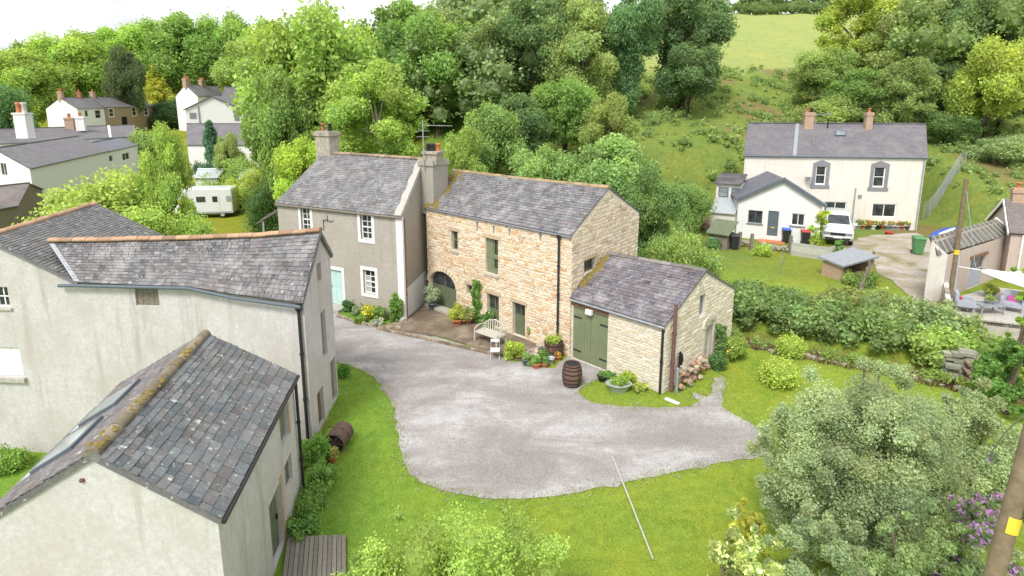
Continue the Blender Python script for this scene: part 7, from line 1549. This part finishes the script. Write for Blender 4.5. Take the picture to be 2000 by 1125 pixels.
q = MB(); a_, b_, c_, d_ = P(1868, 520, 2.6), P(2030, 575, 2.5), P(2050, 530, 2.7), P(1960, 545, 2.4); sa = [P(1916, 531, 2.5), P(1958, 548, 2.35), P(2015, 566, 2.45)]; sb = [P(1928, 526, 2.6), P(1968, 532, 2.45), P(2020, 528, 2.7)]
for dz in (0, .02): q.loft([[u + Zv * dz, v + Zv * dz] for u, v in zip(sa, sb)], closed=False, caps=False)
sail = thing('shade_sail', 'white shade sail stretched over the walled patio', 'shade sail', Vector((a_.x, a_.y, .5))); q.build('sail', 'canvas_white', sail)
for pp in (a_, b_): q = MB(); q.tube([Vector((pp.x, pp.y, .2)), pp], .04, 6); q.build('post', 'old_wood', sail)
q = MB(); q.tube([a_, (sa[0] + sb[0]) / 2], .025, 6); q.build('rope', 'canvas_white', sail)
# ------------------------------------------------------------------ motorhome on the far lawn
p_ = P(462, 419, .05); mh = thing('motorhome', 'white overcab motorhome parked on the lawn beyond the farmhouse', 'motorhome', (p_.x, p_.y, T(p_.x, p_.y) + .03), None, R(10))
S_ = lambda x, w, z0, z1: [Vector((x, -w, z0)), Vector((x, -w, z1 - .1)), Vector((x, -w + .12, z1)), Vector((x, w - .12, z1)), Vector((x, w, z1 - .1)), Vector((x, w, z0))]
mb = MB(); mb.loft([S_(0, 1.05, .45, 2.75), S_(-.12 - .0, 1.1, .42, 2.85), S_(-3.6, 1.1, .42, 2.9), S_(-3.62, 1.1, 1.75, 2.9), S_(-4.7, 1.08, 1.85, 2.8), S_(-5.1, 1.0, 2.05, 2.55)], smooth=False); mb.build('body', 'white_gloss', mh, False)
mb = MB(); mb.loft([S_(-3.55, .98, .45, 1.8), S_(-4.3, .96, .45, 1.78), S_(-4.95, .94, .45, 1.2), S_(-5.6, .88, .45, 1.02), S_(-5.7, .8, .5, .9)], smooth=False); mb.build('cab', 'white_gloss', mh, False)
mb = MB(); mb.face([(-4.36, -.86, 1.72), (-4.36, .86, 1.72), (-4.97, .84, 1.2), (-4.97, -.84, 1.2)]); mb.build('windscreen', 'glass', mh, False)
mb = MB(); mb.face([(-3.75, -.99, 1.22), (-4.75, -.965, 1.22), (-4.35, -.975, 1.68), (-3.75, -.99, 1.68)]); mb.build('cab_window', 'glass', mh, False)
for (x0, x1, z0, z1, mt_, nm) in ((-1.75, -1.3, 1.55, 2.1, 'plastic_black', 'window'), (-.5, -.1, 1.6, 2.1, 'lead', 'window'), (-1.95, -1.15, .6, 2.3, 'white_gloss', 'door'), (-3.2, -2.4, 1.6, 2.1, 'glass', 'window'), (-3.5, -.1, .44, .6, 'lead', 'skirt')):
    mb = MB(); e = -1.115 if nm != 'window' else -1.135; mb.box(((x0 + x1) / 2, e, (z0 + z1) / 2), ((x1 - x0) / 2, .012, (z1 - z0) / 2)); mb.build(nm, mt_, mh, False)
for x in (-1.0, -4.75):
    for s in (-1, 1): wheel(mh, Vector((x, s * .92, .34)), .34, .22, Vector((0, 1, 0)), 'rubber', 'white_gloss')
